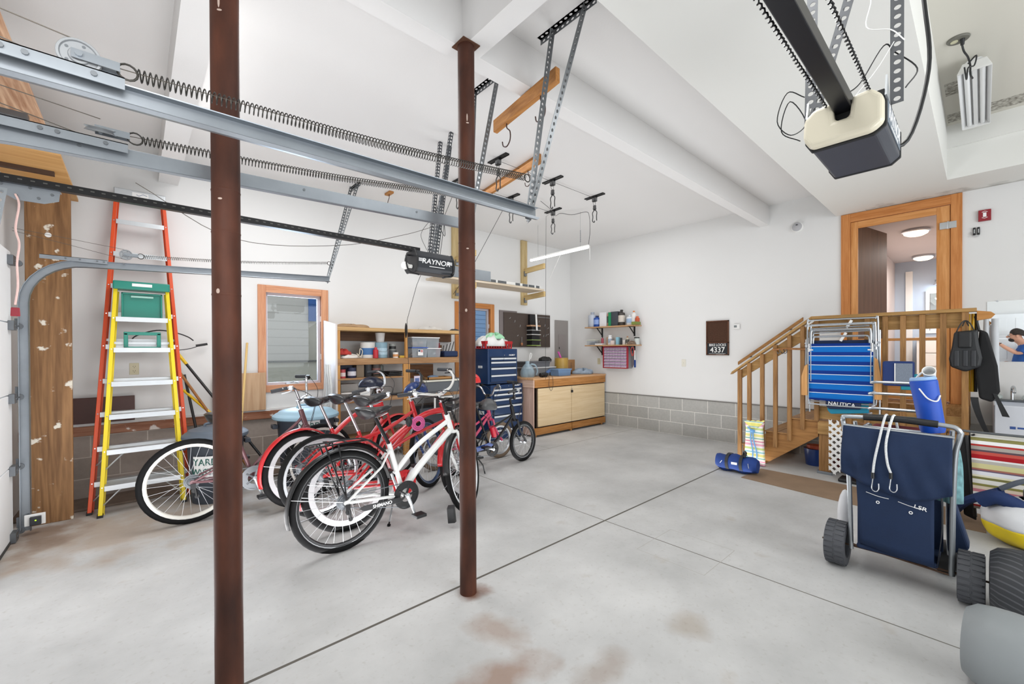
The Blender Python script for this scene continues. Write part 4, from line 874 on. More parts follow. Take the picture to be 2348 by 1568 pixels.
# 7 tan tyred kid bike behind
bike('small bicycle with muddy tan tyres, behind the small black one',(2.62,4.27),-4,.92,.235,.026,mat('pink_frame','#c23a62',.35,coat=.3),
    [([(.40,.22),(.58,.38),(.76,.60)],.017),([(.30,.40),(.55,.48),(.76,.62)],.013)],(.715,.72),(.765,.53),(.20,.74),(.31,.44),(.40,.22),
    [(.0,.03,0),(.0,.08,.02),(-.01,.14,.10),(-.03,.22,.12),(-.08,.27,.11)],CHROME,GRIP,RIMS,steer=6,frad=.014,crank=40,kick=False,ring=.07,tyre=mat('muddy_tyre','#776655',.9,var=.25,vs_=25))
# helmets
def helmet(label,loc,col,rot=0,straps=True,sc=1):
    h=thing('bicycle_helmet',label,'helmet',loc,(0,0,math.radians(rot)))
    b=MB(Matrix.Scale(sc,4))
    def fn(u,v):
        a=2*PI*u;t=v*PI*.52; rib=1+.05*math.cos(5*a)*math.sin(t)
        return (.14*math.sin(t)*math.cos(a)*rib,.10*math.sin(t)*math.sin(a)*rib,.105*math.cos(t)+.0)
    b.grid(fn,30,12,cu=True); b.build('shell',col,h,smooth=True,solid=.012)
    b=MB(Matrix.Scale(sc,4))
    for k in range(-2,3):
        a0=k*.5
        for q in (-1,0,1):
            t0=.35+.30*abs(k); b.ball((.055*q,.108*math.sin(a0)*.9,.106*math.cos(a0)-.018*abs(q)),(.022,.010,.008),8,5)
    b.build('vent',mat('vent_black','#08080a',.7,var=0),h)
    if straps:
        b=MB(Matrix.Scale(sc,4))
        for s in (-1,1): b.tube(crv([(.04,s*.09,0),(.02,s*.07,-.06),(.0,s*.01,-.12)]),.004,5)
        b.build('chin_strap',BLACK,h)
    return h
helmet('blue bicycle helmet hooked over the handlebars below the shelving',(2.18,3.95,.97),mat('helmet_blue','#132f66',.25),20)
helmet('dark navy dotted bicycle helmet on the bars beside the white boxes',(2.0,4.66,1.0),mat('navy_helmet','#10182f',.3),-30)
helmet('red helmet peeping out just right of the second post',(3.03,4.15,1.02),mat('red_helmet','#d22a2a',.3),10,sc=1.0)
helmet('grey and black helmet hanging from the small black bicycle',(3.02,3.80,.74),mat('grey_helmet','#4a4b4d',.4),60)
# ================================================================ left wall: plank, ladders, tools, bins
pl=thing('wooden_plank','tall brown plank spattered with white paint standing by the garage door','board',(-.536,5.11,0))
MB().box((-.129,-.02,0),(.129,.02,2.79)).build('board',wood('spattered_plank','#69492c','#97704a','Z',.55,splat=('#d9d2c4',11,.63),grain=1.6),pl,bevel=.004)
MB(T(.0,-.022,2.36)@R(90,'X')).lathe([(.001,.002),(.018,.002),(.02,0)],18).build('white_button',WHT,pl)
sn=thing('safety_sensor','small white garage door safety sensor with a green light, low beside the track','sensor',(-.60,4.86,.11))
MB().box((-.05,0,-.04),(.06,.02,.045)).build('bracket',WHT,sn,bevel=.003)
MB().box((-.02,-.03,-.035),(.04,0,.03)).build('body',mat('sensor_dark','#2b2e33',.4),sn,bevel=.004)
MB().ball((.012,-.032,.004),.005).build('green_led',mat('led','#b6e03a',.4,emit=1.5,var=0),sn)
def ladder(name,label,x0,wb,wt,H,y0,y1,railc,steps,topfn,stepd=.085,rw=.028,rd=.06):
    """closed step ladder leaning from foot y0 to y1"""
    L=thing(name,label,'ladder',(x0,y0,0)); 
    def pt(u,s): return V((s*((wb+(wt-wb)*u)/2),(y1-y0)*u,H*u))
    for s in (-1,1):
        b=MB(); p=pt(0,s);q=pt(1,s)
        vs=[]
        for P in (p,q):
            for dx,dy in ((-rw/2,-rd/2),(rw/2,-rd/2),(rw/2,rd/2),(-rw/2,rd/2)): vs.append(P+V((dx,dy,0)))
        b.add(vs,[(0,3,2,1),(4,5,6,7),(0,1,5,4),(1,2,6,5),(2,3,7,6),(3,0,4,7)]); b.build('rail',railc,L,bevel=.003)
        b=MB(); b.box((p.x-rw*.7,p.y-rd*.6,0),(p.x+rw*.7,p.y+rd*.6,.02)); b.build('foot',mat('ladder_foot','#8c6a5a',.8) if name=='step_ladder' and False else BLACK,L,bevel=.002)
        # rear leg folded behind
        b=MB(); vs=[]
        for P in (pt(0,s),pt(.97,s)):
            for dx,dy in ((-.012,.05),(.012,.05),(.012,.08),(-.012,.08)): vs.append(P*1.0+V((dx-s*.012,dy,0)))
        b.add(vs,[(0,3,2,1),(4,5,6,7),(0,1,5,4),(1,2,6,5),(2,3,7,6),(3,0,4,7)]); b.build('rear_rail',railc,L)
    for k,z in enumerate(steps):
        u=z/H; w=pt(u,1).x-rw/2; y=(y1-y0)*u
        MB().box((-w,y-stepd/2,z-.012),(w,y+stepd/2,z)).build('step',ALU,L,bevel=.002)
        b=MB(); b.box((-w,y-stepd/2-.001,z-.042),(w,y-stepd/2+.003,z)); b.build('step_front',ALU,L)
        b=MB()
        for s in (-1,1):
            for dz in (-.012,-.032): b.cyl((s*(w+rw/2+.0),y-rd/2-.004,z+dz),(s*(w+rw/2),y-rd/2,z+dz),.005,n=8)
        b.each('rivet',CHROME,L)
        if k<2:
            b=MB()
            for s in (-1,1): b.tube([(s*(w-.12),y,z-.03),(s*(w+.01),y+.0,z-.17)],.006,6)
            b.each('brace',ALU,L)
        if k==4:
            b=MB(); b.box((-w,y+.055,z+.03),(w,y+.08,z+.055)); b.build('rear_bar',ALU,L)
    topfn(L,pt(1,1),pt)
    return L
ORP=mat('orange_fibreglass','#d84a12',.4,var=.06); YEP=mat('yellow_fibreglass','#e9cf14',.4,var=.04)
def otop(L,p,pt):
    MB().box((-p.x-.02,p.y-.05,p.z-.07),(p.x+.02,p.y+.09,p.z+.02)).build('top_cap',ALU,L,bevel=.008)
    b=MB(); b.box((-.06,p.y-.0515,p.z-.045),(.06,p.y-.05,p.z-.0)); b.build('label',WHT,L)
    b=MB(); b.tube([(-.03,p.y-.053,p.z-.02),(-.01,p.y-.053,p.z-.03),(.02,p.y-.053,p.z-.01),(.05,p.y-.053,p.z-.02)],.002,4); b.build('blue_scribble',BLUEF,L)
ladder('step_ladder','tall orange fibreglass step ladder closed and leaning on the left wall',.035,.70,.345,2.96,5.13,5.57,ORP,[.27,.567,.864,1.16,1.47,1.77,2.04,2.35,2.668],otop)
def ytop(L,p,pt):
    MB().box((-p.x-.02,p.y-.07,p.z-.045),(p.x+.02,p.y+.11,p.z+.03)).build('top_cap',TEAL,L,bevel=.010)
    MB().box((-.07,p.y-.0715,p.z-.015),(.07,p.y-.07,p.z+.012)).build('badge',WHT,L)
    b=MB(); b.box((-.145,p.y-.01,p.z-.33),(.145,p.y+.0,p.z-.07)); b.box((-.145,p.y-.03,p.z-.33),(-.13,p.y,p.z-.07)); b.box((.13,p.y-.03,p.z-.33),(.145,p.y,p.z-.07)); b.box((-.145,p.y-.03,p.z-.335),(.145,p.y,p.z-.32)); b.box((-.145,p.y-.03,p.z-.085),(.145,p.y,p.z-.07))
    b.build('paint_tray',TEAL,L,bevel=.004)
    MB().box((-.08,p.y-.032,p.z-.115),(.08,p.y-.012,p.z-.097)).build('tray_slot',mat('teal_pale','#9fc9bd',.5),L,bevel=.004)
    u=.78; q=pt(u,1)
    b=MB(); z=q.z; y=q.y-.02
    b.box((-.13,y,z-.14),(-.10,y+.02,z)); b.box((.10,y,z-.14),(.13,y+.02,z)); b.box((-.13,y,z-.155),(.13,y+.02,z-.125)); b.box((-.13,y,z-.02),(.13,y+.02,z+.01)); b.build('tool_holder',TEAL,L,bevel=.005)
ladder('step_ladder','yellow fibreglass step ladder with teal top leaning against the orange one',.04,.565,.36,2.02,4.985,5.275,YEP,[.255,.553,.852,1.138,1.44,1.72],ytop)
bw=thing('bow_saw','black curved hoop with a handle hanging behind the ladders','tool',(.2,5.6,1.5))
b=MB(); b.tube(crv([(-.24,0,-.06),(-.22,0,.05),(-.05,0,.12),(.10,0,.10),(.20,0,.06),(.25,0,.02)]),.006,7); b.tube(crv([(.33,0,-.02),(.2,-.005,-.07),(0,-.01,-.09),(-.18,0,-.10),(-.24,0,-.06)]),.004,6); b.build('hoop',BLACK,bw,smooth=True)
MB().cyl((.27,0,-.035),(.37,0,-.015),.013,n=12).build('handle',BLACK,bw,smooth=True)
def outlet(label,loc,ax,cat='outlet',col='#cbc3a4',sw=False):
    o=thing('wall_outlet',label,cat,loc); P=mat('plate_'+col.strip('#'),col,.45,var=0); D=mat('socket_dark','#3b352c',.6)
    if ax=='Y':
        MB().box((-.036,-.006,-.058),(.036,0,.058)).build('cover_plate',P,o,bevel=.003)
        b=MB()
        for z in (-.022,.022):
            for x in (-.008,.008): b.box((x-.0015,-.0075,z-.002),(x+.0015,-.005,z+.008))
            b.cyl((0,-.0075,z-.01),(0,-.005,z-.01),.003,n=8)
        b.each('slot',D,o)
    else:
        MB().box((-.006,-.036,-.058),(0,.036,.058)).build('cover_plate',P,o,bevel=.003)
        b=MB()
        if sw: b.box((-.014,-.004,-.008),(-.005,.004,.012)); b.each('toggle',P,o)
        else:
            for z in (-.022,.022):
                for y in (-.008,.008): b.box((-.0075,y-.0015,z-.002),(-.005,y+.0015,z+.008))
            b.each('slot',D,o)
    return o
outlet('beige double wall outlet seen through the ladders',(-.022,YA,1.232),'Y')
outlet('beige switch plate under the wall shelf bracket',(XB,4.94,1.19),'X',cat='switch',sw=True)
outlet('white light switch on the back wall, left of the board with numbers',(XB,3.252,1.19),'X',cat='switch',col='#dcd9cd',sw=True)
tag(MB().box((-.46,YA-.06,.728),(-.02,YA-.035,.97)).build('brown_board',mat('brown_board','#47241b',.5,var=.1),bevel=.003),'dark brown board standing on the ledge left of the ladders','board')
tag(MB().box((.62,YA-.068,.72),(1.125,YA-.054,1.155)).build('plywood_panel',wood('pink_ply','#b28d6b','#cbab8a','Z',.5),bevel=.002),'upright plywood piece on the ledge below the left window corner','board')
def pole(name,label,p,q,r,mt,grip=None,cat='tool handle'):
    o=thing(name,label,cat,p); d=V(q)-V(p)
    MB().cyl((0,0,0),tuple(d),r,n=12).build('handle',mt,o,smooth=True)
    if grip: MB().cyl(tuple(d*grip[0]),tuple(d*grip[1]),r*1.18,n=12).build('grip',grip[2],o,smooth=True)
    return o
YB=mat('broom_yellow','#d9b878',.5,var=.05); BRW=wood('brown_handle','#8a5c33','#a87443','Z',1.0); YHN=mat('yellow_handle','#e2b914',.4)
bh=pole('broom','pale wooden broom standing right of the first post',(.76,5.12,.06),(.94,5.60,1.50),.012,YB)
MB(T(0,0,-.05)).prism([(-.10,0),(.10,0),(.06,.14),(-.06,.14)],'Y',-.025,.025).build('bristles',mat('straw','#b5924e',.9,var=.3,vs_=60),bh)
pole('garden_tool','black-handled tool with yellow ferrule leaning across the ladders',(.98,5.02,.28),(.32,5.60,1.38),.013,BLACK,(.9,1.0,YHN))
pole('garden_tool','brown wooden handle leaning behind the first post',(.90,5.15,.12),(.33,5.60,1.19),.013,BRW)
pole('garden_tool','bright yellow tool handle crossing beside the orange ladder',(.78,5.25,.52),(.36,5.58,1.0),.014,YHN)
pole('garden_tool','straight black tool handle upright beside the orange ladder foot',(.50,5.40,.3),(.37,5.60,1.16),.013,BLACK)
GREYB=mat('bin_slate','#3b424c',.55,var=.08)
def bin_(label,loc,r,h,lid,lidc,textside,zc):
    o=thing('trash_can',label,'trash can',loc)
    MB().lathe([(.001,0),(r*.80,0),(r*.82,.02),(r*.97,h-.03),(r*1.02,h-.03),(r*1.02,h)],36).build('body',GREYB,o,smooth=True)
    MB(T(0,0,h)).lathe([(r*1.10,-.03),(r*1.13,-.02),(r*1.12,.0),(r*1.02,.02),(r*.96,.025),(r*.9,.045),(r*.5,.07),(.001,.078)],40).build('lid',lidc,o,smooth=True,solid=.004)
    b=MB(); b.tube(crv([(-.09,0,h+.065),(-.07,0,h+.10),(.07,0,h+.10),(.09,0,h+.065)]),.012,8); b.build('lid_handle',lidc,o,smooth=True)
    for s in (-1,1):
        b=MB(); b.box((s*r*.98,-.05,h-.12),(s*(r*.98+.05),.05,h-.08)); b.build('side_handle',GREYB,o,bevel=.006)
    a=math.radians(textside); 
    rr=r*.95; e=V((math.cos(a),math.sin(a),0)); t=V((-math.sin(a),math.cos(a),0))
    b=MB()
    def fn(u,v):
        aa=a+(u-.5)*.62*.25/r*1.3; q=r*(.82+.15*((zc+(v-.5)*.2)/h))+.018; return (q*math.cos(aa),q*math.sin(aa),zc+(v-.5)*.2)
    b.grid(fn,9,2); b.build('sign',WHT,o)
    G=mat('sign_green','#1e5a50',.6)
    for w,dz in (('YARD',.045),('WASTE',-.045)):
        fw=.21/len(w)
        for i,ch in enumerate(w):
            aa=a+((i+.5)/len(w)-.5)*.85*.25/r*.95; q=r*(.82+.15*((zc+dz)/h))+.0205
            text(ch,.085,frame((q*math.cos(aa),q*math.sin(aa),zc+dz),(-math.sin(aa),math.cos(aa),0),(0,0,1)),G,o,'letter',.0004,.9)
    return o
bin_('grey round trash can with dark lid behind the mauve wheel',(.56,4.90,0),.235,.62,None,mat('lid_slate','#5b6571',.5,var=.05),-118,.35)
bin_('trash can with pale blue lid under the left window',(1.37,4.90,0),.29,.72,None,mat('lid_blue','#93b3c4',.45,var=.05),-100,.585)
# ---- coiled rope on the shelf's end
rp=thing('rope_hank','long hank of white rope hung on the left end of the shelving','rope',(1.745,5.28,1.24))
b=MB()
for k in range(12):
    a=k*1.3; y=.03*math.sin(a)+ .006*k-.04; x=-.012-.010*(k%3); ln=.62+.09*math.sin(k*2.1)
    b.tube(crv([(x,y,0),(x-.01,y-.05,-.12),(x,y-.06,-.5*ln),(x,y-.02,-ln),(x-.01,y+.03,-ln*.9),(x,y+.05,-.3),(x,y+.01,0)]),.0065,6)
b.build('rope',mat('white_rope','#dfe0de',.9,var=.08,vs_=50,bump=.3,bs=300),rp,smooth=True)
# ================================================================ shelving
SX0,SX1,SY=1.81,3.72,5.20
sh=thing('shelving_unit','open wooden shelving along the left wall with a white end panel','shelving',(SX0,SY,0))
W_=SX1-SX0; Dp=YA-SY-.01
MB().prism([(0,0),(Dp,0),(Dp,1.80),(0,1.73)],'X',-.022,0).build('end_panel',mat('white_panel','#d8d0cb',.6),sh)
MB().box((0,0,1.655),(W_,Dp,1.70)).build('top_shelf',wood('shelf_pale','#b08c5c','#cdaa78','X',1.0),sh,bevel=.003)
MB().box((0,Dp-.04,1.54),(W_,Dp,1.655)).build('back_rail',wood('shelf_dark','#5d4230','#7a5a42','X',1.0),sh)
MB().box((0,0,1.23),(W_,Dp,1.31)).build('middle_shelf',SHELFW,sh,bevel=.004)
MB().box((0,0,1.045),(.88,Dp,1.065)).build('small_shelf',SHELFW,sh,bevel=.002)
MB().box((0,0,.755),(W_,Dp,.80)).build('lower_shelf',SHELFW,sh,bevel=.003)
MB().box((0,0,.25),(W_,Dp,.29)).build('bottom_shelf',SHELFW,sh,bevel=.003)
PST=wood('stud_orange','#a9743c','#c8975a','Z',1.2)
for (x0,x1,y0,z0,z1,m_) in ((.89,.925,-.02,1.31,1.655,PST),(.87,.965,-.004,.0,1.228,PST),(.002,.035,.004,.8,1.655,PST),(.66,.73,Dp-.05,0,1.045,MATS['shelf_dark']),(W_-.09,W_,0,0,1.655,wood('stud_dark','#553a26','#70503a','Z',1.2)),(.002,.035,.004,0,.755,PST)):
    MB().box((x0,y0,z0),(x1,y0+.035 if y0<.2 else y0+.04,z1)).build('upright',m_,sh,bevel=.002)
def put(name,label,cat,loc,group=None): return thing(name,label,cat,loc,group=group)
def boxy(name,label,cat,loc,dims,col,parts=None,rot=0,group=None,rough=.5):
    o=thing(name,label,cat,loc,(0,0,math.radians(rot)),group=group); x,y,z=dims
    MB().box((-x/2,-y/2,0),(x/2,y/2,z)).build('body',mat('c_'+col.strip('#'),col,rough,var=.05,vs_=20),o,bevel=min(.004,x/8,z/8)); return o
def can(name,label,cat,loc,r,h,col,lidcol=None,labelcol=None,neck=None,taper=1,group=None):
    o=thing(name,label,cat,loc,group=group); cm=mat('c_'+col.strip('#'),col,.4,var=.05,vs_=20)
    if neck:
        nr,nh=neck; MB().lathe([(.001,0),(r*.95,0),(r,.006),(r,h*.72),(r*.9,h*.80),(nr,h-nh),(nr,h-nh*.6)],24).build('body',cm,o,smooth=True)
        MB().cyl((0,0,h-nh*.65),(0,0,h),nr*1.15,n=16).build('cap',mat('c_'+(lidcol or col).strip('#'),lidcol or col,.4,var=.03),o,bevel=.002)
    else:
        MB().lathe([(.001,0),(r*.96*taper,0),(r*taper,.004),(r,h-.006),(r*1.02,h-.006),(r*1.02,h),(.001,h)],24).build('body',cm,o,smooth=True)
        if lidcol: MB().lathe([(.001,h),(r*1.03,h),(r*1.04,h+.002),(r*1.04,h+.016),(r*.9,h+.02),(.001,h+.02)],24).build('lid',mat('c_'+lidcol.strip('#'),lidcol,.4,var=.03),o,smooth=True)
    if labelcol: MB().lathe([(r*1.008,h*.22),(r*1.012,h*.22),(r*1.012,h*.64),(r*1.008,h*.64)],24).build('label',mat('c_'+labelcol.strip('#'),labelcol,.5,var=.15,vs_=60),o,smooth=True)
    return o
CLEAR=mat('clear_plastic','#c9d2d8',.15,var=0,alpha=.38)
def tote(label,loc,dims,lid,content,rot=0,group=None,cat='storage box'):
    o=thing('storage_box',label,cat,loc,(0,0,math.radians(rot)),group=group); x,y,z=dims
    def shell(b,t=.002): 
        b.add([(-x/2*.92,-y/2*.92,0),(x/2*.92,-y/2*.92,0),(x/2*.92,y/2*.92,0),(-x/2*.92,y/2*.92,0),(-x/2,-y/2,z),(x/2,-y/2,z),(x/2,y/2,z),(-x/2,y/2,z)],[(0,3,2,1),(0,1,5,4),(1,2,6,5),(2,3,7,6),(3,0,4,7)])
    b=MB(); shell(b); b.build('body',CLEAR,o,bevel=.004)
    MB().box((-x/2-.008,-y/2-.008,z),(x/2+.008,y/2+.008,z+.012)).build('lid',mat('c_'+lid.strip('#'),lid,.4,var=.02),o,bevel=.004)
    random.seed(len(label)); b=MB()
    for k in range(5): b.ball((random.uniform(-x*.28,x*.28),random.uniform(-y*.25,y*.2),z*.12+random.uniform(.1,.4)*z),(x*.17,y*.17,z*.22),8,6)
    b.build('contents',mat('c_'+content.strip('#'),content,.6,var=.25,vs_=30),o,smooth=True); return o
z1=1.31
def cloth_pile(name,label,loc,dims,mt,cat='cloth',seed=1,flat=1,group=None):
    random.seed(seed); x,y,z=dims; ph=[random.uniform(0,6) for _ in range(8)]
    def fn(u,v):
        a=2*PI*u; r=math.sin(PI/2*min(1,v*1.02)) ; 
        w=1+.10*math.sin(3*a+ph[0])+.07*math.sin(7*a+ph[1])
        h=math.cos(PI/2*v)**.6*(1+.22*math.sin(5*a+ph[2]+4*v)+.12*math.sin(11*a+ph[3]))
        return (x/2*r*w*math.cos(a),y/2*r*w*math.sin(a),z*max(0,h)*.85+.002)
    o=thing(name,label,cat,loc,group=group); MB().grid(fn,40,12,cu=True).build('folds',mt,o,smooth=True,solid=.004); return o
cloth_pile('rag','white folded rag at the left end of the middle shelf, under the red one','' and None or (1.99,5.33,z1),(.30,.22,.05),mat('rag_white','#d8d3cb',.9,var=.06),'rag',3)
cloth_pile('rag','red and cream folded rag at the left end of the middle shelf',(1.92,5.33,z1+.045),(.18,.16,.07),mat('rag_red','#b63c34',.9,var=.25,vs_=30),'rag',5)
k=thing('cord_bundle','tangle of pale cord beside the white paint can','cord',(2.10,5.28,z1))
b=MB(); b.tube(crv([(-.05,0,.01),(0,-.02,.05),(.02,0,.12),(.05,0,.09),(.02,-.02,.02),(-.02,0,.06),(.03,.01,.01)]),.006,6); b.build('cord',mat('pale_cord','#cfc6b4',.9),k,smooth=True)
pc=can('paint_can','white paint can with a blue label on the middle shelf','paint can',(2.24,5.33,z1),.092,.205,'#cfcdc8',labelcol='#3f6c9f')
MB().lathe([(.07,.205),(.09,.207),(.088,.21),(.07,.209)],24).build('rim',GALV,pc)
sc=can('spray_can','red aerosol can standing before the two paint cans','can',(2.30,5.22,z1),.033,.14,'#b4202c',neck=(.016,.03),lidcol='#c23a3c')
pb=can('paint_can','blue-grey paint can under the white tub on the middle shelf','paint can',(2.415,5.33,z1),.088,.205,'#7f9dab',labelcol='#a9c3d0')
b=MB(); b.tube(crv([(-.088,-.01,.15),(-.05,-.08,.09),(.05,-.08,.09),(.088,-.01,.15)]),.002,5); b.build('handle',GALV,pb)
can('plastic_tub','translucent white tub standing on the blue paint can','tub',(2.41,5.33,z1+.207),.062,.125,'#cbc7c4',taper=.82)
can('jar','grey jar with a black label on the middle shelf','jar',(2.60,5.36,z1+.10),.045,.09,'#8d8f8b',labelcol='#222222')
can('jar','squat dark grey tub under the grey jar','jar',(2.60,5.36,z1),.055,.10,'#55585a')
boxy('small_box','grey box between the blue can and the dark tub','box',(2.52,5.38,z1),(.05,.08,.12),'#6b6a6e')
can('jar','small white jar with an orange label at the front of the middle shelf','jar',(2.585,5.24,z1),.036,.075,'#e4ddd4',labelcol='#c98b57')
boxy('small_box','flat yellow box at the front edge beside the upright','box',(2.68,5.24,z1),(.085,.05,.03),'#c8a237')
tote('clear plastic box with blue lid and a flag sticker on the middle shelf',(2.93,5.30,z1),(.24,.20,.13),'#2f57b0','#9d8e86')
tote('clear plastic box with pale lid stacked on the blue-lidded one',(2.93,5.30,z1+.143),(.23,.19,.13),'#e4e6e8','#a99a90')
tote('lower clear box with white lid right of the blue-lidded one',(3.16,5.30,z1),(.22,.19,.12),'#eeeeee','#8b8d90')
tote('upper clear box with white lid, tilted, full of dark rings',(3.14,5.31,z1+.133),(.22,.19,.14),'#eeeeee','#4d4f52',rot=6)
s_=thing('flag_sticker','small white and red sticker on the blue-lidded box','sticker',(2.93,5.186,z1+.03)); MB().box((-.04,-.002,0),(.04,0,.08)).build('paper',WHT,s_); b=MB(); b.box((-.035,-.003,.05),(-.005,-.002,.075)); b.build('blue_canton',NAVY,s_); b=MB(); b.box((0,-.003,.045),(.035,-.002,.055)); b.box((0,-.003,.062),(.035,-.002,.072)); b.each('red_stripe',RED,s_)
boxy('small_box','dark red box at the right of the clear boxes','box',(3.30,5.38,z1),(.07,.10,.21),'#7a1620')
tb=thing('tool_bag','open navy tool bag with tools at the right end of the middle shelf','bag',(3.47,5.33,z1)); MB().box((-.12,-.1,0),(.12,.1,.09)).build('body',NAVY,tb,bevel=.02)
b=MB(); 
for q in range(4): b.tube([(-.11+.05*q,-.03,.08),(-.05+.06*q,.03,.17+.02*q)],.006,6)
b.each('tool',BLACK,tb)
boxy('cardboard_piece','tan cardboard piece standing at the right end of the middle shelf','cardboard',(3.40,5.50,z1),(.16,.02,.18),'#8a6646',rot=12)
cloth_pile('cloth_scraps','brown folded canvas lying on top of the shelving, left end','' and None or (2.05,5.40,1.70),(.42,.30,.045),mat('canvas_brown','#a98a68',.9,var=.15,vs_=20),'cloth',9)
cloth_pile('cloth_scraps','white crumpled cloth on top of the shelving, near the right end',(3.20,5.40,1.70),(.36,.2,.055),mat('cloth_white','#cfccc6',.9,var=.15),'cloth',11)
cloth_pile('glove','dark work glove on top of the shelving beside the window','' and None or (3.62,5.38,1.70),(.16,.12,.03),mat('glove_dark','#3a3a3c',.9,var=.15),'glove',12)
z2=1.065
can('jar','red and white tin on the small shelf, leftmost','can',(1.905,5.30,z2),.036,.11,'#c25055',labelcol='#e8d8d6')
can('jar','navy jar with white label on the small shelf','jar',(2.02,5.30,z2),.052,.13,'#2e3552',labelcol='#d7d5dc')
boxy('small_box','dark blue box behind the navy jar','box',(1.98,5.50,z2),(.22,.10,.18),'#39415a')
boxy('small_box','plain tan box on the small shelf','box',(2.15,5.40,z2),(.10,.10,.16),'#9d8b74')
can('jar','glass jar with dark contents on the small shelf, left of its twin','jar',(2.26,5.38,z2),.052,.175,'#3d4146',lidcol='#2a2c30')
can('jar','glass jar with reddish contents on the small shelf','jar',(2.375,5.38,z2),.056,.175,'#55504c',lidcol='#6b6d6c',labelcol='#9a6a62')
can('bottle','clear bottle behind the jars on the small shelf','bottle',(2.47,5.45,z2),.04,.18,'#7c827c',neck=(.02,.04))
t_=thing('black_tray','stack of black plastic trays on the small shelf','tray',(2.58,5.33,z2)); 
for q in range(3): MB(T(0,0,.022*q+.004)@R(4*q,'Z')).box((-.10,-.09,0),(.10,.09,.018)).build('tray_layer',BLACK,t_,bevel=.006)
z3_=.80
boxy('white_box','white cardboard box on the lower shelf, left one','box',(1.94,5.30,z3_),(.16,.16,.085),'#d9d6d1')
boxy('white_box','white cardboard box on the lower shelf, right one with a mark','box',(2.14,5.30,z3_),(.17,.16,.09),'#dcdad6')
boxy('white_box','taller white box behind the two on the lower shelf','box',(2.04,5.50,z3_),(.22,.14,.18),'#cfccc8')
bt=thing('storage_tub','grey tub with white lid on the lower shelf, right bay','storage box',(3.30,5.34,z3_)); MB().prism([(-.27,0),(.27,0),(.30,.16),(-.30,.16)],'Y',-.14,.14).build('body',mat('tub_grey','#606469',.4,var=.05),bt,bevel=.006); MB().box((-.31,-.15,.16),(.31,.15,.185)).build('lid',mat('lid_cream','#d9d6c9',.5),bt,bevel=.006)
t2=thing('wooden_tray','shallow wooden tray of oddments on the white-lidded tub','tray',(3.27,5.33,z3_+.186)); b=MB(); b.box((-.20,-.11,0),(.20,.11,.008)); 
for (a_,c_) in (((-.20,-.11),(.20,-.10)),((-.20,.10),(.20,.11)),((-.20,-.11),(-.19,.11)),((.19,-.11),(.20,.11))): b.box((a_[0],a_[1],0),(c_[0],c_[1],.04))
b.build('tray',PTX,t2); MB().ball((-.06,0,.035),(.09,.07,.03),12,6).build('contents',mat('blue_bits','#7f97b5',.5,var=.3,vs_=40),t2,smooth=True)
tag(MB().box((2.95,5.60,1.0),(3.38,5.62,1.20)).build('brown_sheet',wood('brown_sheet','#6e4a30','#8a6040','X',1.0)),'brown hardboard sheet standing at the back of the lower shelf','board')
boxy('document_tray','grey flat box at the right end of the lower shelf','box',(3.62,5.32,z3_+.10),(.15,.2,.09),'#8f9292')
pr_=thing('photo_strip','strip of small photographs clipped to the shelving upright','photo',(2.86,5.16,.93)); MB().box((-.045,-.002,-.17),(.045,0,.13)).build('paper',mat('strip_lilac','#cfc6d8',.5),pr_)
b=MB(); b.box((-.032,-.003,.0),(.032,-.002,.10)); b.box((-.032,-.003,-.13),(.032,-.002,-.04)); b.each('print',mat('print_blue','#5b6fa5',.5,var=.4,vs_=60),pr_)
boxy('storage_crate','dark crate at the bottom of the shelving, right bay','crate',(3.2,5.40,.29),(.5,.3,.3),'#3a3f48')
fr=thing('picture_frame','white framed dark panel standing on the bottom shelf','frame',(3.33,5.22,.50)); b=MB(); b.box((-.17,-.01,0),(.17,0,.24)); b.build('frame',WHT,fr); MB().box((-.145,-.013,.025),(.145,-.01,.215)).build('panel',BLACK,fr)
# ---- wall brackets with boards
LUM=wood('bracket_lumber','#b39a6b','#cdb98c','Z',1.2); LUMY=wood('bracket_lumber_arm','#b89a66','#d4bb87','Y',1.2)
for k,(x,lab) in enumerate(((5.27,'pale lumber wall bracket nearest the far corner, with two arms'),(3.76,'pale lumber wall bracket half hidden by the second post, with two arms'))):
    o=thing('wall_bracket',lab,'wall bracket',(x,YA,0))
    MB().box((0,-.04,2.24),(.14,0,3.425)).build('upright',LUM,o,bevel=.003)
    for z in (2.34,2.83):
        MB().prism([(-.55,z+.01),(-.04,z-.015),(-.04,z+.075),(-.55,z+.10)],'X',.05,.09).build('arm',LUMY,o,bevel=.003)
        b=MB(); b.box((.045,-.07,z-.06),(.095,-.04,z+.03)); b.build('joist_hanger',GALV,o,bevel=.002)
tag(MB().box((3.20,5.12,2.445),(5.33,5.50,2.475)).build('storage_board',wood('pale_board','#b7a790','#d6cab8','X',.6)),'long pale board laid across the lumber wall brackets','board')
g=thing('metal_gutter','grey sheet metal channel lying on the wall brackets at the left','metal channel',(3.15,5.12,2.476)); b=MB(); b.box((0,0,0),(.98,.003,.16)); b.box((0,0,0),(.98,.16,.003)); b.box((0,.157,0),(.98,.16,.08)); b.build('channel',mat('sheet_grey','#8f969c',.35,.6),g)
wb_=thing('packed_tiles','row of white-wrapped grey tiles lying on the wall bracket board','tiles',(4.15,5.14,2.476)); MB().box((-.12,0,0),(1.12,.3,.05)).build('wrapping',mat('wrap_white','#d6d6d2',.5,var=.08),wb_,bevel=.006)
for q,(a_,c_) in enumerate(((.0,.10),(.14,.32),(.52,.62),(.68,.80),(.82,.96),(1.0,1.08))): MB().box((a_,-.003,.006),(c_,0,.046)).build('tile_window',mat('tile_dark','#55585a',.5),wb_)
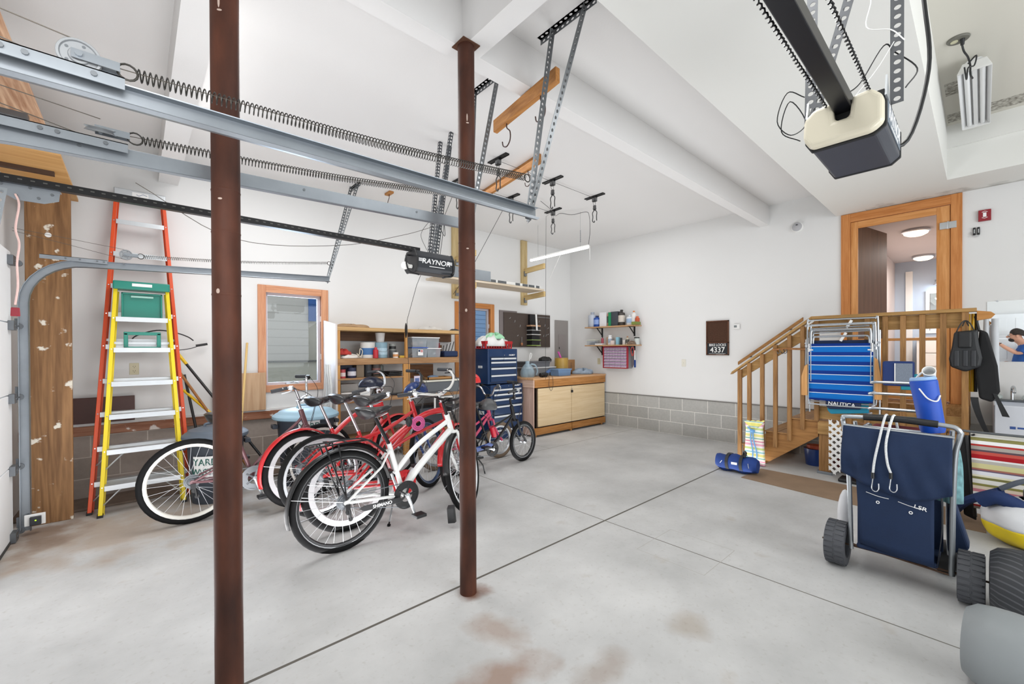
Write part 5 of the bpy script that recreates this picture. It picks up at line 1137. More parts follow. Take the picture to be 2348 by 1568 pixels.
tag(MB().tube([(5.36,5.11,2.50),(5.15,4.55,3.0),(4.88,4.2,2.93)],.004,6).build('white_string',WHT),'white string tied from the bracket arm up to the tube lamp','string')
# ---- pegboard etc
PEG,nt,N,L_,bb=newmat('pegboard_brown'); bb.inputs['Roughness'].default_value=.6
tc=N.new('ShaderNodeTexCoord'); sp=N.new('ShaderNodeSeparateXYZ'); L_.new(tc.outputs['Object'],sp.inputs[0])
fx=mathn(N,L_,'SUBTRACT',mathn(N,L_,'FRACT',mathn(N,L_,'DIVIDE',sp.outputs[0],.0254)),.5); fz=mathn(N,L_,'SUBTRACT',mathn(N,L_,'FRACT',mathn(N,L_,'DIVIDE',sp.outputs[2],.0254)),.5)
d=mathn(N,L_,'ADD',mathn(N,L_,'MULTIPLY',fx,fx),mathn(N,L_,'MULTIPLY',fz,fz)); f=mathn(N,L_,'LESS_THAN',d,.03)
mx=N.new('ShaderNodeMix'); mx.data_type='RGBA'; L_.new(f,mx.inputs[0]); mx.inputs[6].default_value=rgb('#4b3f38'); mx.inputs[7].default_value=rgb('#1d1714'); L_.new(mx.outputs[2],bb.inputs['Base Color'])
pg=thing('pegboard','brown pegboard with hooks on the wall above the workbench','pegboard',(4.84,YA,1.465))
MB().box((0,-.03,0),(1.19,-.015,.62)).build('panel',PEG,pg)
b=MB()
for (x,z,w) in ((.12,.51,.03),(.24,.45,.0),(.37,.37,.0),(.68,.36,.03),(.86,.47,.0),(1.02,.40,.0),(1.10,.36,.04),(1.10,.24,.04),(.98,.2,0),(1.05,.21,0),(.30,.20,.04)):
    b.tube([(x,-.03,z),(x,-.055,z),(x+w*.5,-.06,z+.02 if w else z+.035)],.0028,5)
b.each('peg_hook',ALU,pg)
MB().box((.84,-.045,.565),(1.19,-.03,.57)).build('rail_strip',ALU,pg)
b=MB()
for q in range(6): b.tube([(.80+.02*q,-.04,.10),(.80+.02*q,-.05,.02),(.815+.02*q,-.05,.015)],.003,5)
b.each('hex_key',ALU,pg)
tag(MB().box((4.75,YA-.014,1.5),(5.17,YA,2.115)).build('grey_board',mat('grey_board','#7d7574',.7)),'grey board behind the left end of the pegboard','board')
rk=thing('drawer_rack','narrow black rack of stacked trays hung on the pegboard','rack',(5.50,5.60,1.47))
for q,(z,c_) in enumerate(((.02,'#8fa653'),(.12,'#8da467'),(.22,'#c9c9c6'),(.30,'#a5a5a3'))):
    MB().box((-.10,-.10,z+.012),(.10,.03,z+.085)).build('tray',BLACK,rk); MB().box((-.11,-.105,z),(.13,.03,z+.014)).build('tray_lip',mat('c_'+c_.strip('#'),c_,.4),rk)
MB().box((-.07,-.02,.38),(.09,.03,.60)).build('back_plate',BLACK,rk)
MB().box((-.14,-.11,.375),(.12,.0,.40)).build('wooden_rest',mat('c_tanrest','#b89070',.6),rk)
MB(T(.005,-.12,.30)@R(-4,'Y')).box((-.018,-.008,0),(.02,.0,.30)).build('white_ruler',WHT,rk)
ms=thing('paint_brush','round brush with a thin handle hanging left on the pegboard','brush',(5.24,5.60,1.50)); MB().cyl((0,0,.05),(0,0,.15),.003,n=6).build('handle',ALU,ms); MB().ball((0,0,.02),(.025,.02,.03)).build('bristle_ball',mat('c_tan2','#a5714f',.9),ms,smooth=True)
ep=thing('electrical_panel','grey electrical panel between the pegboard and the corner','electrical panel',(6.19,YA,1.10))
PANEL=mat('panel_grey','#908b88',.5,var=.03)
MB().box((0,-.02,0),(.39,0,.905)).build('cover',PANEL,ep,bevel=.003); MB().box((.09,-.027,.18),(.31,-.02,.62)).build('door',mat('panel_grey2','#8d8684',.45,var=.02),ep,bevel=.003); MB().box((.1,-.034,.33),(.115,-.027,.37)).build('latch',BLACK,ep)
# ---- tool chests
TB=mat('chest_blue','#0f325c',.35,.2,var=.04,coat=.3); TBD=mat('chest_blue_dark','#0c2747',.45); HND=mat('handle_satin','#d9dde0',.35,.3,var=.02)
def chest(label,loc,w,d,h,z,rows,logoz,rot):
    o=thing('tool_chest',label,'tool chest',loc,(0,0,math.radians(rot)))
    MB().box((-w/2,0,z),(w/2,d,z+h)).build('cabinet',TB,o,bevel=.006)
    MB().box((-w/2+.045,-.004,z+.02),(w/2-.04,0,z+h-.12)).build('recess',TBD,o)
    for zz,hh,sp_ in rows:
        for (a_,c_) in ([(-w/2+.05,-.01),(.0,w/2-.05)] if sp_ else [(-w/2+.05,w/2-.05)]):
            dr=MB().box((a_,-.014,zz-hh),(c_-.02 if not sp_ else c_,-.004,zz-.004)).build('drawer',TB,o,bevel=.002)
            MB().box((a_,-.032,zz-.022),(c_,-.014,zz+.004)).build('drawer_handle',HND,dr,bevel=.003)
    text('HUSKY',.034,frame((w/2-.12,-.002,logoz),(1,0,0),(0,0,1)),LWHT,o,'lettering',.0006,1.2,shear=.2)
    MB().cyl((.02,-.012,logoz),(.02,0,logoz),.007,n=10).build('lock',CHROME,o)
    MB().box((-w/2-.012,d*.35,z+h*.45),(-w/2,d*.6,z+h*.52)).build('side_handle',HND,o,bevel=.003)
    return o
chest('dark blue lower tool cabinet standing left of the workbench',(4.36,5.0,0),.68,.46,.85,.02,[(.80,.055,False),(.725,.055,False),(.645,.08,False),(.54,.13,False),(.39,.2,False),(.17,.13,False)],.845,1.5)
chest('dark blue upper tool chest set on the lower cabinet',(4.30,5.03,0),.62,.38,.545,.885,[(1.285,.045,True),(1.225,.07,False),(1.13,.10,False),(1.02,.10,False)],1.33,1.5)
bk=thing('plastic_basket','red slotted plastic basket on top of the tool chest','basket',(4.24,5.20,1.431))
b=MB()
for s in (-1,1):
    b.box((-.27,s*.14-.004,0),(.27,s*.14+.004,.012)); b.box((-.28,s*.145-.004,.075),(.28,s*.145+.004,.12))
    for k in range(11): x=-.26+k*.052; b.box((x-.012,s*.14-.004,.01),(x+.012,s*.14+.004,.08))
for s in (-1,1):
    b.box((s*.27-.004,-.14,0),(s*.27+.004,.14,.012)); b.box((s*.275-.004,-.145,.075),(s*.275+.004,.145,.12))
    for k in range(6): y=-.13+k*.052; b.box((s*.27-.004,y-.012,.01),(s*.27+.004,y+.012,.08))
b.box((-.27,-.14,0),(.27,.14,.005)); b.build('basket',mat('basket_red','#a5131c',.35,var=.03),bk)
BAG=mat('bag_white','#e2e2e0',.35,var=.05,alpha=.93)
cloth_pile('plastic_bag','white and green plastic bag heaped in the red basket','' and None or (4.22,5.19,1.47),(.60,.34,.18),BAG,'bag',21)
cloth_pile('plastic_bag','pale green plastic bag on top of the white one',(4.25,5.17,1.585),(.36,.22,.095),mat('bag_green','#9fd9b0',.35,var=.2,vs_=12),'bag',22)
# ---- workbench
wbn=thing('workbench','wooden workbench with two plywood doors in the far corner','workbench',(4.75,4.80,0))
BL=wood('bench_lumber','#95622f','#b9834b','X',1.2); W=1.88;D=YA-4.80-.01
MB().box((-.04,-.03,.925),(W+.02,D,.955)).build('top',wood('bench_top','#b98c62','#d0a77e','X',.8),wbn,bevel=.003)
MB().box((0,-.03,.80),(W,.01,.925)).build('top_rail',BL,wbn,bevel=.003)
MB().box((-.03,-.02,.80),(0,D,.925)).build('side_rail',wood('bench_pink','#bd9a86','#d8bba8','Y',1.0),wbn,bevel=.003)
MB().box((-.01,.0,.03),(.012,D,.80)).build('side_panel',wood('bench_pink_side','#b08f80','#cdb0a2','Z',.8),wbn)
for (a_,c_) in ((.075,.897),(.905,1.865)): 
    dr=MB().box((a_,-.025,.165),(c_,-.005,.785)).build('door',wood('bench_ply','#cbb088','#dcc6a2','X',.35),wbn,bevel=.002)
MB().box((.06,.0,.10),(1.87,.02,.80)).build('face_frame',mat('shadow_gap','#33241a',.8),wbn)
for (a_,c_) in ((.0,.90),(.915,W)): MB().box((a_,-.03,.035),(c_,.01,.145)).build('base_rail',BL,wbn,bevel=.003)
for x in (.02,.90,W-.09): MB().box((x,.0,0),(x+.04,.04,.1)).build('leg',BL,wbn)
pk=thing('padlock','black padlock on the hasp between the workbench doors','padlock',(5.65,4.762,.70)); MB().box((-.018,-.012,-.03),(.018,.012,.012)).build('body',BLACK,pk,bevel=.003); b=MB(); b.tube(crv([(-.01,0,.01),(-.01,0,.035),(.012,0,.04),(.012,0,.01)]),.003,6); b.build('shackle',CHROME,pk)
TZ=.955
tn=can('storage_tin','tall gold cylindrical tin on the workbench','tin',(5.80,5.14,TZ),.125,.31,'#b08c3e')
b=MB(); b.tube([(-.07,-.05,.31),(-.15,-.06,.42)],.018,8); b.build('funnel',mat('magenta_plastic','#c04a9a',.4),tn,smooth=True)
cb_=thing('cardboard_box','tan cardboard box behind the gold tin','cardboard box',(6.10,5.30,TZ),(0,0,math.radians(12))); MB().box((-.15,-.12,0),(.15,.12,.27)).build('carton',mat('cardboard','#a5794c',.85,var=.06),cb_,bevel=.003); MB().box((-.03,-.121,0),(.03,-.1205,.22)).build('tape',mat('tape','#8a6238',.4),cb_)
cloth_pile('work_cloth','crumpled pale blue cloth on the right of the workbench',(6.35,5.08,TZ),(.44,.34,.10),mat('cloth_blue','#9fb0c2',.9,var=.25,vs_=14),'cloth',31)
bb_=thing('blue_bin','small blue-grey plastic bin on the workbench before the gold tin','bin',(5.60,4.98,TZ)); MB().prism([(-.15,0),(.15,0),(.17,.12),(-.17,.12)],'Y',-.10,.10).build('body',mat('bin_blue','#6b8bb0',.45,var=.03),bb_,bevel=.008); MB().box((-.18,-.11,.10),(.18,.11,.125)).build('rim',MATS['bin_blue'],bb_,bevel=.006)
for (l_,x,y,z,c_,w) in (('grey wash tub stacked on the other one on the workbench',5.22,5.32,.10,'#5f6166',.62),('lower grey wash tub with white rim on the workbench',5.28,5.28,0,'#7b7f84',.66)):
    o=thing('wash_tub',l_,'tub',(x,y,TZ+z)); MB().prism([(-w/2*.86,0),(w/2*.86,0),(w/2,.15),(-w/2,.15)],'Y',-.16,.16).build('body',mat('c_'+c_.strip('#'),c_,.4,var=.04),o,bevel=.01); MB().box((-w/2-.015,-.175,.14),(w/2+.015,.175,.158)).build('rim',mat('rim_light','#cfd1d2',.4) if z==0 else mat('c_'+c_.strip('#'),c_,.4),o,bevel=.005)
cloth_pile('glove','black and white gloves on the stacked tubs','' and None or (5.48,5.25,TZ+.259),(.26,.2,.07),mat('glove_bw','#2b2b2c',.8,var=.4,vs_=30),'gloves',41)
jg=thing('water_jug','clear blue-tinted plastic jug and bags at the left of the workbench','jug',(4.95,5.10,TZ)); JB=mat('jug_blue','#b9d3e2',.12,var=.05,alpha=.42)
MB().lathe([(.001,0),(.11,0),(.12,.02),(.12,.10),(.09,.17),(.035,.23),(.035,.27)],24,M=T(-.05,0,0)).build('body',JB,jg,smooth=True)
b=MB(); b.tube(crv([(.0,-.03,.22),(.08,-.05,.2),(.14,-.05,.10),(.12,-.04,.03)]),.014,8); b.build('handle',JB,jg,smooth=True)
b=MB(); b.tube(crv([(.02,.05,.2),(.05,.05,.33),(.07,.05,.40),(.10,.05,.38),(.07,.05,.30)]),.006,6); b.build('bag_tie',WHT,jg,smooth=True)
pt_=thing('power_tool','dark power tool with trailing cable at the front of the workbench','power tool',(5.10,4.88,TZ)); MB().cyl((-.12,0,.04),(.06,.02,.05),.035,n=14).build('motor',BLACK,pt_,smooth=True,bevel=.006); MB().cyl((.04,.02,.06),(.12,.02,.10),.03,n=14).build('head',mat('tool_blue','#3b5a8a',.4),pt_,smooth=True); MB().box((-.07,-.02,0),(.03,.03,.02)).build('base',BLACK,pt_)
b=MB(); b.tube(crv([(-.05,-.02,.04),(-.04,-.125,.01),(-.05,-.13,-.12),(0,-.13,-.22),(.05,-.13,-.14),(.04,-.125,.01),(.08,-.02,.03)]),.003,6); b.build('cable',BLACK,pt_)
# ---- wall shelves on the back wall
def wshelf(label,z,y0=4.02,y1=5.10,sag=0):
    o=thing('wall_shelf',label,'shelf',(XB,0,z)); MB().box((-.24,y0,-.02),(0,y1,0)).build('board',wood('wshelf','#b3895f','#c9a27a','Y',1.0),o,bevel=.002)
    for y in (4.16,4.86):
        b=MB(); b.box((-.012,y-.014,-.19),(0,y+.014,-.02)); b.box((-.20,y-.014,-.028),(0,y+.014,-.02)); b.add([(-.01,y-.005,-.17),(-.01,y+.005,-.17),(-.18,y+.005,-.028),(-.18,y-.005,-.028),(-.01,y-.005,-.15),(-.01,y+.005,-.15),(-.15,y+.005,-.028),(-.15,y-.005,-.028)],[(0,1,2,3),(7,6,5,4),(0,4,5,1),(1,5,6,2),(3,2,6,7),(0,3,7,4)]); b.build('bracket',BLACK,o)
    return o
ZS1,ZS2=1.845,1.50
wshelf('upper small wall shelf on the back wall, holding jugs and bottles',ZS1); wshelf('lower small wall shelf on the back wall, above the drawer cabinet',ZS2)
xs=6.53
def bottle(label,y,z,r,h,col,cap,lab=None,cat='bottle',x=xs,grp=None,name='bottle',neck=None): return can(name,label,cat,(x,y,z),r*1.12,h*1.06,col,lidcol=cap,labelcol=lab,neck=neck or (r*.42,h*.16),group=grp)
bottle('translucent grey gallon jug, leftmost on the upper wall shelf',4.99,ZS1,.075,.27,'#b5bcc8','#9fa6b2')
bottle('blue jug with a white emblem on the upper wall shelf',4.88,ZS1,.062,.20,'#1d4ea3','#2a2d55','#8aa3d8')
bottle('slim white bottle behind the blue jug',4.83,ZS1,.03,.24,'#cfd4dc','#44506c',x=6.60)
boxy('white_jug','big white rectangular jug on the upper wall shelf','jug',(xs,4.71,ZS1),(.12,.15,.26),'#e3e3e6')
bottle('brown and white trigger bottle on the upper wall shelf',4.60,ZS1,.04,.27,'#b98870','#d8d0ca','#3b3432')
boxy('green_jug','green and dark grey oil jug on the upper wall shelf','jug',(xs,4.46,ZS1),(.12,.15,.26),'#41454c')
g_=boxy('green_box','bright green container against the oil jug on the upper wall shelf','box',(xs-.02,4.55,ZS1),(.12,.05,.25),'#1f8a58')
bottle('black and white patterned bottle on the upper wall shelf',4.34,ZS1,.055,.27,'#3c3733','#1e1c1b','#cfc6bb')
bottle('white jug right of the patterned bottle on the upper wall shelf',4.17,ZS1,.055,.17,'#dcdfe3','#dcdfe3','#9fb7d4')
bottle('tall white bottle with orange cap on the upper wall shelf',4.09,ZS1,.038,.235,'#e3e2e0','#cf7a3c')
bottle('small orange trigger bottle near the right end of the upper wall shelf',4.02,ZS1,.035,.14,'#c5542d','#d86a3a',neck=(.02,.05))
boxy('sponge_dish','shallow olive dish at the right end of the upper wall shelf','dish',(xs,4.01,ZS1+.0),(.14,.10,.05),'#74813a').location.x=6.47
tote('small clear box of blue bits at the left end of the lower wall shelf',(xs,4.98,ZS2),(.14,.20,.09),'#dfe3d2','#54688e')
boxy('small_box','flat white box on the lower wall shelf','box',(xs-.04,4.78,ZS2),(.12,.16,.03),'#d8d6d4')
bottle('small dark red pump bottle on the lower wall shelf',4.76,ZS2+.032,.022,.11,'#a84a58','#2a2224')
boxy('small_box','tan notebook leaning on the lower wall shelf','box',(6.60,4.66,ZS2),(.03,.10,.15),'#cfae8c')
bottle('tall white aerosol on the lower wall shelf',4.59,ZS2,.036,.17,'#e6e7e9','#f0f0f0','#a8b6c6',name='spray_can',cat='can',neck=(.03,.03))
boxy('small_box','small white and red packet on the lower wall shelf','box',(xs-.05,4.50,ZS2),(.04,.07,.08),'#e0cfc8')
boxy('small_box','light blue carton on the lower wall shelf','box',(xs,4.42,ZS2),(.05,.06,.14),'#8fc3d6')
can('black_can','slim black can on the lower wall shelf','can',(xs-.03,4.33,ZS2),.02,.125,'#26282b')
bottle('small bottle with amber cap on the lower wall shelf',4.22,ZS2,.028,.14,'#bdb6a4','#b0692f','#55524a')
boxy('small_box','cluster of small white packs on the lower wall shelf','box',(xs,4.28,ZS2),(.06,.05,.085),'#d9d4cc')
cloth_pile('oddments','pile of brown and white oddments at the right of the lower wall shelf',(xs-.02,4.12,ZS2),(.12,.16,.06),mat('oddment','#8a7462',.7,var=.5,vs_=50),'oddments',51)
can('glass_jar','glass jar with black lid at the right end of the lower wall shelf','jar',(6.56,4.05,ZS2),.045,.11,'#c2c8c4',lidcol='#1c1d1e')
dc=thing('parts_cabinet','red cabinet of small clear drawers under the lower wall shelf','drawer cabinet',(XB,4.47,1.075)); RC=mat('cabinet_red','#a32a38',.4,var=.03); DRW=mat('drawer_lilac','#b89cba',.25,var=.45,vs_=70); DRB=mat('drawer_front','#dcd4dc',.3,var=.1)
Wc=.52;Hc=.395
b=MB(); b.box((-.165,-Wc/2-.004,-.004),(-.125,Wc/2+.004,.012)); b.box((-.165,-Wc/2-.004,Hc-.012),(-.125,Wc/2+.004,Hc+.004)); b.box((-.165,-Wc/2-.004,0),(-.125,-Wc/2+.014,Hc)); b.box((-.165,Wc/2-.014,0),(-.125,Wc/2+.004,Hc)); b.build('front_frame',RC,dc,bevel=.002); MB().box((-.13,-Wc/2-.002,-.002),(0,Wc/2+.002,Hc+.002)).build('carcass',mat('carcass_grey','#85868a',.5,var=.04),dc)
zz=.016; i=0
rows=[(4,.052),(4,.052),(4,.052),(8,.048),(8,.048),(8,.048),(8,.048)]
for n_,h_ in rows:
    wdt=(Wc-.034)/n_
    for q in range(n_):
        y0=-Wc/2+.017+q*wdt
        d_=MB().box((-.155,y0+.002,zz),(-.132,y0+wdt-.002,zz+h_-.006)).build('drawer',DRW,dc)
        MB().box((-.163,y0+.004,zz+.0),(-.155,y0+wdt-.004,zz+.010)).build('drawer_pull',DRB,d_)
    zz+=h_+.003
# tools hanging beside it
hg=thing('hand_saw','grey hand saw hanging right of the parts cabinet','saw',(6.60,4.13,1.45)); MB().prism([(-.0,-.02),(.05,-.02),(.06,-.34),(.03,-.36),(-.0,-.30)],'X',-.002,.002).build('blade',mat('blade_grey','#8d9094',.35,.7),hg); MB().box((-.01,-.005,-.10),(.01,.055,.0)).build('handle',mat('slate_handle','#4a5560',.5),hg,bevel=.006)
pl_=thing('pliers','red-handled pliers hanging from the lower wall shelf','pliers',(6.50,4.10,1.46)); 
for s in (-1,1):
    MB().tube(crv([(0,s*.012,0),(0,s*.03,-.07),(0,s*.006,-.16)]),.007,7).build('handle',mat('plier_red','#b8392c',.4),pl_,smooth=True)
MB().prism([(-.008,-.16),(.008,-.16),(.003,-.23),(-.003,-.23)],'X',-.005,.005).build('jaw',DGALV,pl_)
br_=thing('blue_brush','brush with blue head and white handle hanging by the wall shelf','brush',(6.50,4.055,1.40)); MB().box((-.008,-.02,-.30),(.008,.012,-.17)).build('head',BLUEF,br_,bevel=.003); MB().box((-.006,-.008,-.17),(.006,.006,0)).build('handle',WHT,br_,bevel=.003)
# ---- board with numbers, thermostat, smoke detector
kb=thing('key_board','small framed cork and chalk board with the gate number on the back wall','board',(XB,2.715,1.32))
FW=wood('frame_brown','#4b2e20','#69432e','Z',1.2)
for (a_,c_,e,f_) in ((-.168,-.152,0,.53),(.152,.168,0,.53),(-.168,.168,.515,.53),(-.168,.168,0,.012),(-.168,.168,.185,.198)): MB().box((-.022,a_,e),(0,c_,f_)).build('frame_strip',FW,kb)
MB().box((-.012,-.155,.195),(0,.155,.52)).build('cork_panel',mat('cork','#4e3222',.95,var=.6,vs_=90),kb)
MB().box((-.012,-.155,.01),(0,.155,.188)).build('chalkboard',mat('slate','#23262b',.8,var=.05),kb)
CH=mat('chalk','#e6e6e4',.9,var=0)
text('4337',.115,frame((-.0125,0,.078),(0,-1,0),(0,0,1)),CH,kb,'chalk_number',.0004,.95)
text('BIKE LOCKS',.055,frame((-.0125,-.0,.155),(0,-1,0),(0,0,1)),CH,kb,'chalk_words',.0004,.85)
b=MB(); b.box((-.013,-.12,.022),(-.012,.13,.026)); b.box((-.013,-.10,.014),(-.012,.02,.017)); b.each('chalk_line',CH,kb)
th=thing('thermostat','small white thermostat right of the framed board','thermostat',(XB,2.435,1.745)); MB().box((-.025,-.045,-.035),(0,.045,.035)).build('case',WHT,th,bevel=.006); MB().box((-.0265,-.005,-.012),(-.025,.035,.02)).build('display',mat('lcd','#7c8384',.3),th)
sd_=thing('smoke_detector','round white smoke detector high on the back wall left of the door','smoke detector',(XB,1.665,3.05)); MB(R(-90,'Y')).lathe([(.001,.045),(.05,.043),(.062,.03),(.07,.02),(.07,0),(.001,0)],32).build('case',WHT,sd_,smooth=True); MB(R(-90,'Y')).lathe([(.045,.0455),(.056,.036),(.058,.04),(.047,.048)],32).build('vent_ring',mat('vent_grey','#b2b2b5',.6),sd_,smooth=True); MB().box((-.048,-.012,.02),(-.044,.012,.032)).build('button',BLACK,sd_)
# ================================================================ stairs, landing and railing
st=thing('staircase','treated-wood stairs and landing with railing below the entry door','staircase',(5.73,0,0))
PTS=wood('stair_stringer','#8a6034','#ad7d48','Y',.9)
poly=[(2.03,0),(2.03,.2),(1.77,.2),(1.77,.4),(1.505,.4),(1.505,.6),(1.24,.6),(1.24,.413),(1.78,0)]
for x in (0.02,.86): MB().prism(poly,'X',x,x+.038).build('stringer',PTS,st,bevel=.002)
for (y0,y1,z) in ((1.76,2.05,.2),(1.50,1.785,.4)):
    MB().box((0,y0,z),(.92,(y0+y1)/2-.002,z+.012)).build('tread_board',PTX,st,bevel=.003); MB().box((0,(y0+y1)/2+.002,z),(.92,y1,z+.012)).build('tread_board',PTX,st,bevel=.003)
MB().box((0,1.235,.588),(.92,1.52,.602)).build('tread_board',PTX,st,bevel=.003)
for k in range(8): MB().box((0,.085+k*.144,.585),(.92,.085+k*.144+.139,.6)).build('deck_board',PTX,st,bevel=.003)
MB().box((0.0,.085,.45),(.038,1.24,.585)).build('rim_joist',PTY,st,bevel=.003)
MB().box((.04,1.20,.45),(.9,1.238,.585)).build('rim_joist',PTX,st,bevel=.003)
MB().box((.55,.09,.602),(.92,1.2,.80)).build('upper_step',PTX,st,bevel=.004)
def bal(y0,y1,z0,z1,x0=-.012,x1=.03,m_=PT): return MB().box((x0,y0,z0),(x1,y1,z1)).build('baluster',m_,st,bevel=.002)
def zr(y): return 1.774-(y-1.294)*(1.774-1.124)/(2.142-1.294) if y>1.294 else 1.776
bal(2.04,2.085,.0,zr(2.07)-.03)
for y,zb in ((1.951,.16),(1.805,.17),(1.662,.226),(1.515,.33),(1.384,.479),(1.25,.60)): bal(y-.021,y+.021,zb,zr(y)-.035)
for y in (.955,.81,.667,.532,.393,.251): bal(y-.021,y+.021,.5,1.74)
MB().box((-.02,.085,.0),(.045,.13,1.745)).build('newel_post',PT,st,bevel=.003)
MB().box((.87,.085,.6),(.91,.13,1.745)).build('newel_post',PT,st,bevel=.003)
b=MB(); b.add([(-.035,2.165,1.085),(.06,2.165,1.085),(.06,1.294,1.74),(-.035,1.294,1.74),(-.035,2.145,1.122),(.06,2.145,1.122),(.06,1.294,1.776),(-.035,1.294,1.776)],[(0,1,2,3),(7,6,5,4),(0,4,5,1),(1,5,6,2),(2,6,7,3),(3,7,4,0)]); b.build('sloping_rail',PTY,st,bevel=.003)
MB().box((-.035,.036,1.742),(.06,1.294,1.776)).build('top_rail',PTY,st,bevel=.003)
b=MB(); b.add([(.03,2.08,1.02),(.065,2.08,1.02),(.065,1.25,1.60),(.03,1.25,1.60),(.03,2.08,1.13),(.065,2.08,1.13),(.065,1.25,1.74),(.03,1.25,1.74)],[(0,1,2,3),(7,6,5,4),(0,4,5,1),(1,5,6,2),(2,6,7,3),(3,7,4,0)]); b.build('side_rail',PTY,st)
MB().box((.03,.085,1.60),(.065,1.25,1.74)).build('side_rail',PTY,st,bevel=.002)
MB().box((.03,.13,.62),(.065,1.24,.76)).build('side_rail',PTY,st,bevel=.002)
MB().prism([(.036,1.66),(.036,1.75),(-.05,1.735),(-.075,1.71),(-.05,1.675)],'X',-.02,.03).build('rail_end',wood('rail_end_wood','#a9743c','#c68f52','Y',1.2),st,bevel=.003)
b=MB(); b.box((.03,1.13,.03),(.14,1.235,.585)); b.build('landing_post',PT,st,bevel=.003); MB().box((.015,1.11,0),(.155,1.25,.03)).build('post_shoe',GALV,st,bevel=.003)
hr=thing('wall_handrail','wooden handrail on the wall above the stairs','handrail',(6.60,0,0)); b=MB(); b.add([(-.02,2.394,1.18),(.02,2.394,1.18),(.02,1.587,1.785),(-.02,1.587,1.785),(-.02,2.394,1.225),(.02,2.394,1.225),(.02,1.587,1.83),(-.02,1.587,1.83)],[(0,1,2,3),(7,6,5,4),(0,4,5,1),(1,5,6,2),(2,6,7,3),(3,7,4,0)]); b.build('rail',PTS,hr,bevel=.003)
for y in (1.75,2.25): MB().box((.0,y-.02,1.83-(y-1.587)*.75-.04),(.06,y+.02,1.83-(y-1.587)*.75-.02)).build('bracket',BLKM,hr)
rd=thing('hanging_stick','wooden stick with metal clips fixed to the balusters','stick',(5.70,1.52,1.405)); MB().tube([(0,.16,-.003),(0,0,.006),(0,-.19,.0)],.012,8).build('stick',BRW,rd,smooth=True)
for y in (.09,.045,.02): MB().tube(crv([(-.012,y,.0),(-.014,y-.012,-.03),(-.014,y+.01,-.05),(-.014,y+.02,-.03)]),.004,6).build('clip',DGALV if y!=.045 else BLACK,rd,smooth=True)
# lattice under the landing
lt=thing('lattice_panel','white plastic lattice leaning under the landing','lattice',(5.66,1.04,.0))
b=MB(); ins=lambda y,z: (-.09<y<.085) and (.06-.0<z<.62)
for s in (-1,1):
    for k in range(-9,14):
        y0=-.09; pts=[]
        c=k*.072; 
        seg=[]
        for q in range(0,121):
            y=-.09+.175*q/120; z=.3+ s*(y)*1.0*1.0+ (c-.2)
            if .05+ (0.0 if y>-.02 else .04)<z<.62-(.25*max(0,-(y+.0))/.09): seg.append((y,z))
        if len(seg)>6:
            (ya,za),(yb,zb)=seg[0],seg[-1]; xx=.0 if s>0 else .006; w=.017
            b.add([(xx,ya,za-w),(xx,ya,za+w),(xx,yb,zb+w),(xx,yb,zb-w),(xx+.005,ya,za-w),(xx+.005,ya,za+w),(xx+.005,yb,zb+w),(xx+.005,yb,zb-w)],[(0,1,2,3),(7,6,5,4),(0,4,5,1),(1,5,6,2),(2,6,7,3),(3,7,4,0)])
b.build('lattice',WHT,lt)
bu=thing('blue_bucket','blue plastic bucket in the dark under the landing','bucket',(6.15,1.36,0)); MB().lathe([(.001,0),(.09,0),(.11,.2),(.115,.2),(.001,.19)],20).build('body',BLUEF,bu,smooth=True); MB().cyl((0,0,.2),(0,0,.24),.08,n=16).build('lid',mat('rust_orange','#a8401c',.5),bu)
tag(MB().box((5.53,.80,0),(5.72,1.02,.035)).build('black_case',BLACK,bevel=.01),'flat black case on the floor beside the landing post','case')
tg=thing('gear_pile','dark clutter stored under the landing','clutter',(6.3,.7,0)); MB().box((-.3,-.5,0),(.25,.25,.3)).build('storage_box',mat('dark_box','#1d2026',.7),tg,bevel=.02); MB().ball((-.32,.3,.1),(.1,.15,.1)).build('sack',mat('dark_red','#5d1c1c',.8),tg,smooth=True)
# floor runner
rn=MB().add([(4.80,-.02,0),(5.30,-.02,0),(5.44,.9,0),(5.46,1.73,0),(4.93,1.76,0),(4.80,.8,0)]+[(4.80,-.02,.006),(5.30,-.02,.006),(5.44,.9,.006),(5.46,1.73,.006),(4.93,1.76,.006),(4.80,.8,.006)],[(5,4,3,2,1,0),(6,7,8,9,10,11)]+[(i,(i+1)%6,6+(i+1)%6,6+i) for i in range(6)]).build('floor_runner',mat('runner_cardboard','#8f7760',.9,var=.18,vs_=5,bump=.15,bs=120))
tag(rn,'long tan cardboard runner on the floor before the landing','mat')
# ---- duffel bag and beach mat bag
DB=mat('duffel_blue','#10377e',.7,var=.12,vs_=20,bump=.2,bs=220)
df=thing('duffel_bag','small blue duffel bag with black straps on the floor by the stair foot','bag',(5.13,1.875,0),(0,0,math.radians(4)))
def dfn(u,v):
    a=2*PI*u; y=-.215+.43*v; e=1-abs(2*v-1)**5*.28; r=.098*e; sag=1+.04*math.sin(9*v+3*a)
    return (r*1.05*sag*math.cos(a),y,max(.002,.098+r*.98*sag*math.sin(a)+.01*math.sin(14*v)))
b=MB(); b.grid(dfn,28,16,cu=True); b.add([dfn(i/28,0) for i in range(28)],[tuple(range(28))]); b.add([dfn(i/28,1) for i in range(28)],[tuple(range(28))]); b.build('body',DB,df,smooth=True)
for y in (-.07,.075):
    b=MB(); b.grid(lambda u,v,y=y:(-.108*math.cos(-.7+2.9*u),y-.016+.032*v+.01*math.sin(4*u),.10+.106*math.sin(-.7+2.9*u)),20,2); b.build('strap',BLACK,df,solid=.005)
b=MB(); b.tube(crv([(-.05,-.09,.19),(-.03,-.10,.235),(.02,-.07,.24),(.03,-.06,.19)]),.012,8); b.build('grip',BLACK,df,smooth=True)
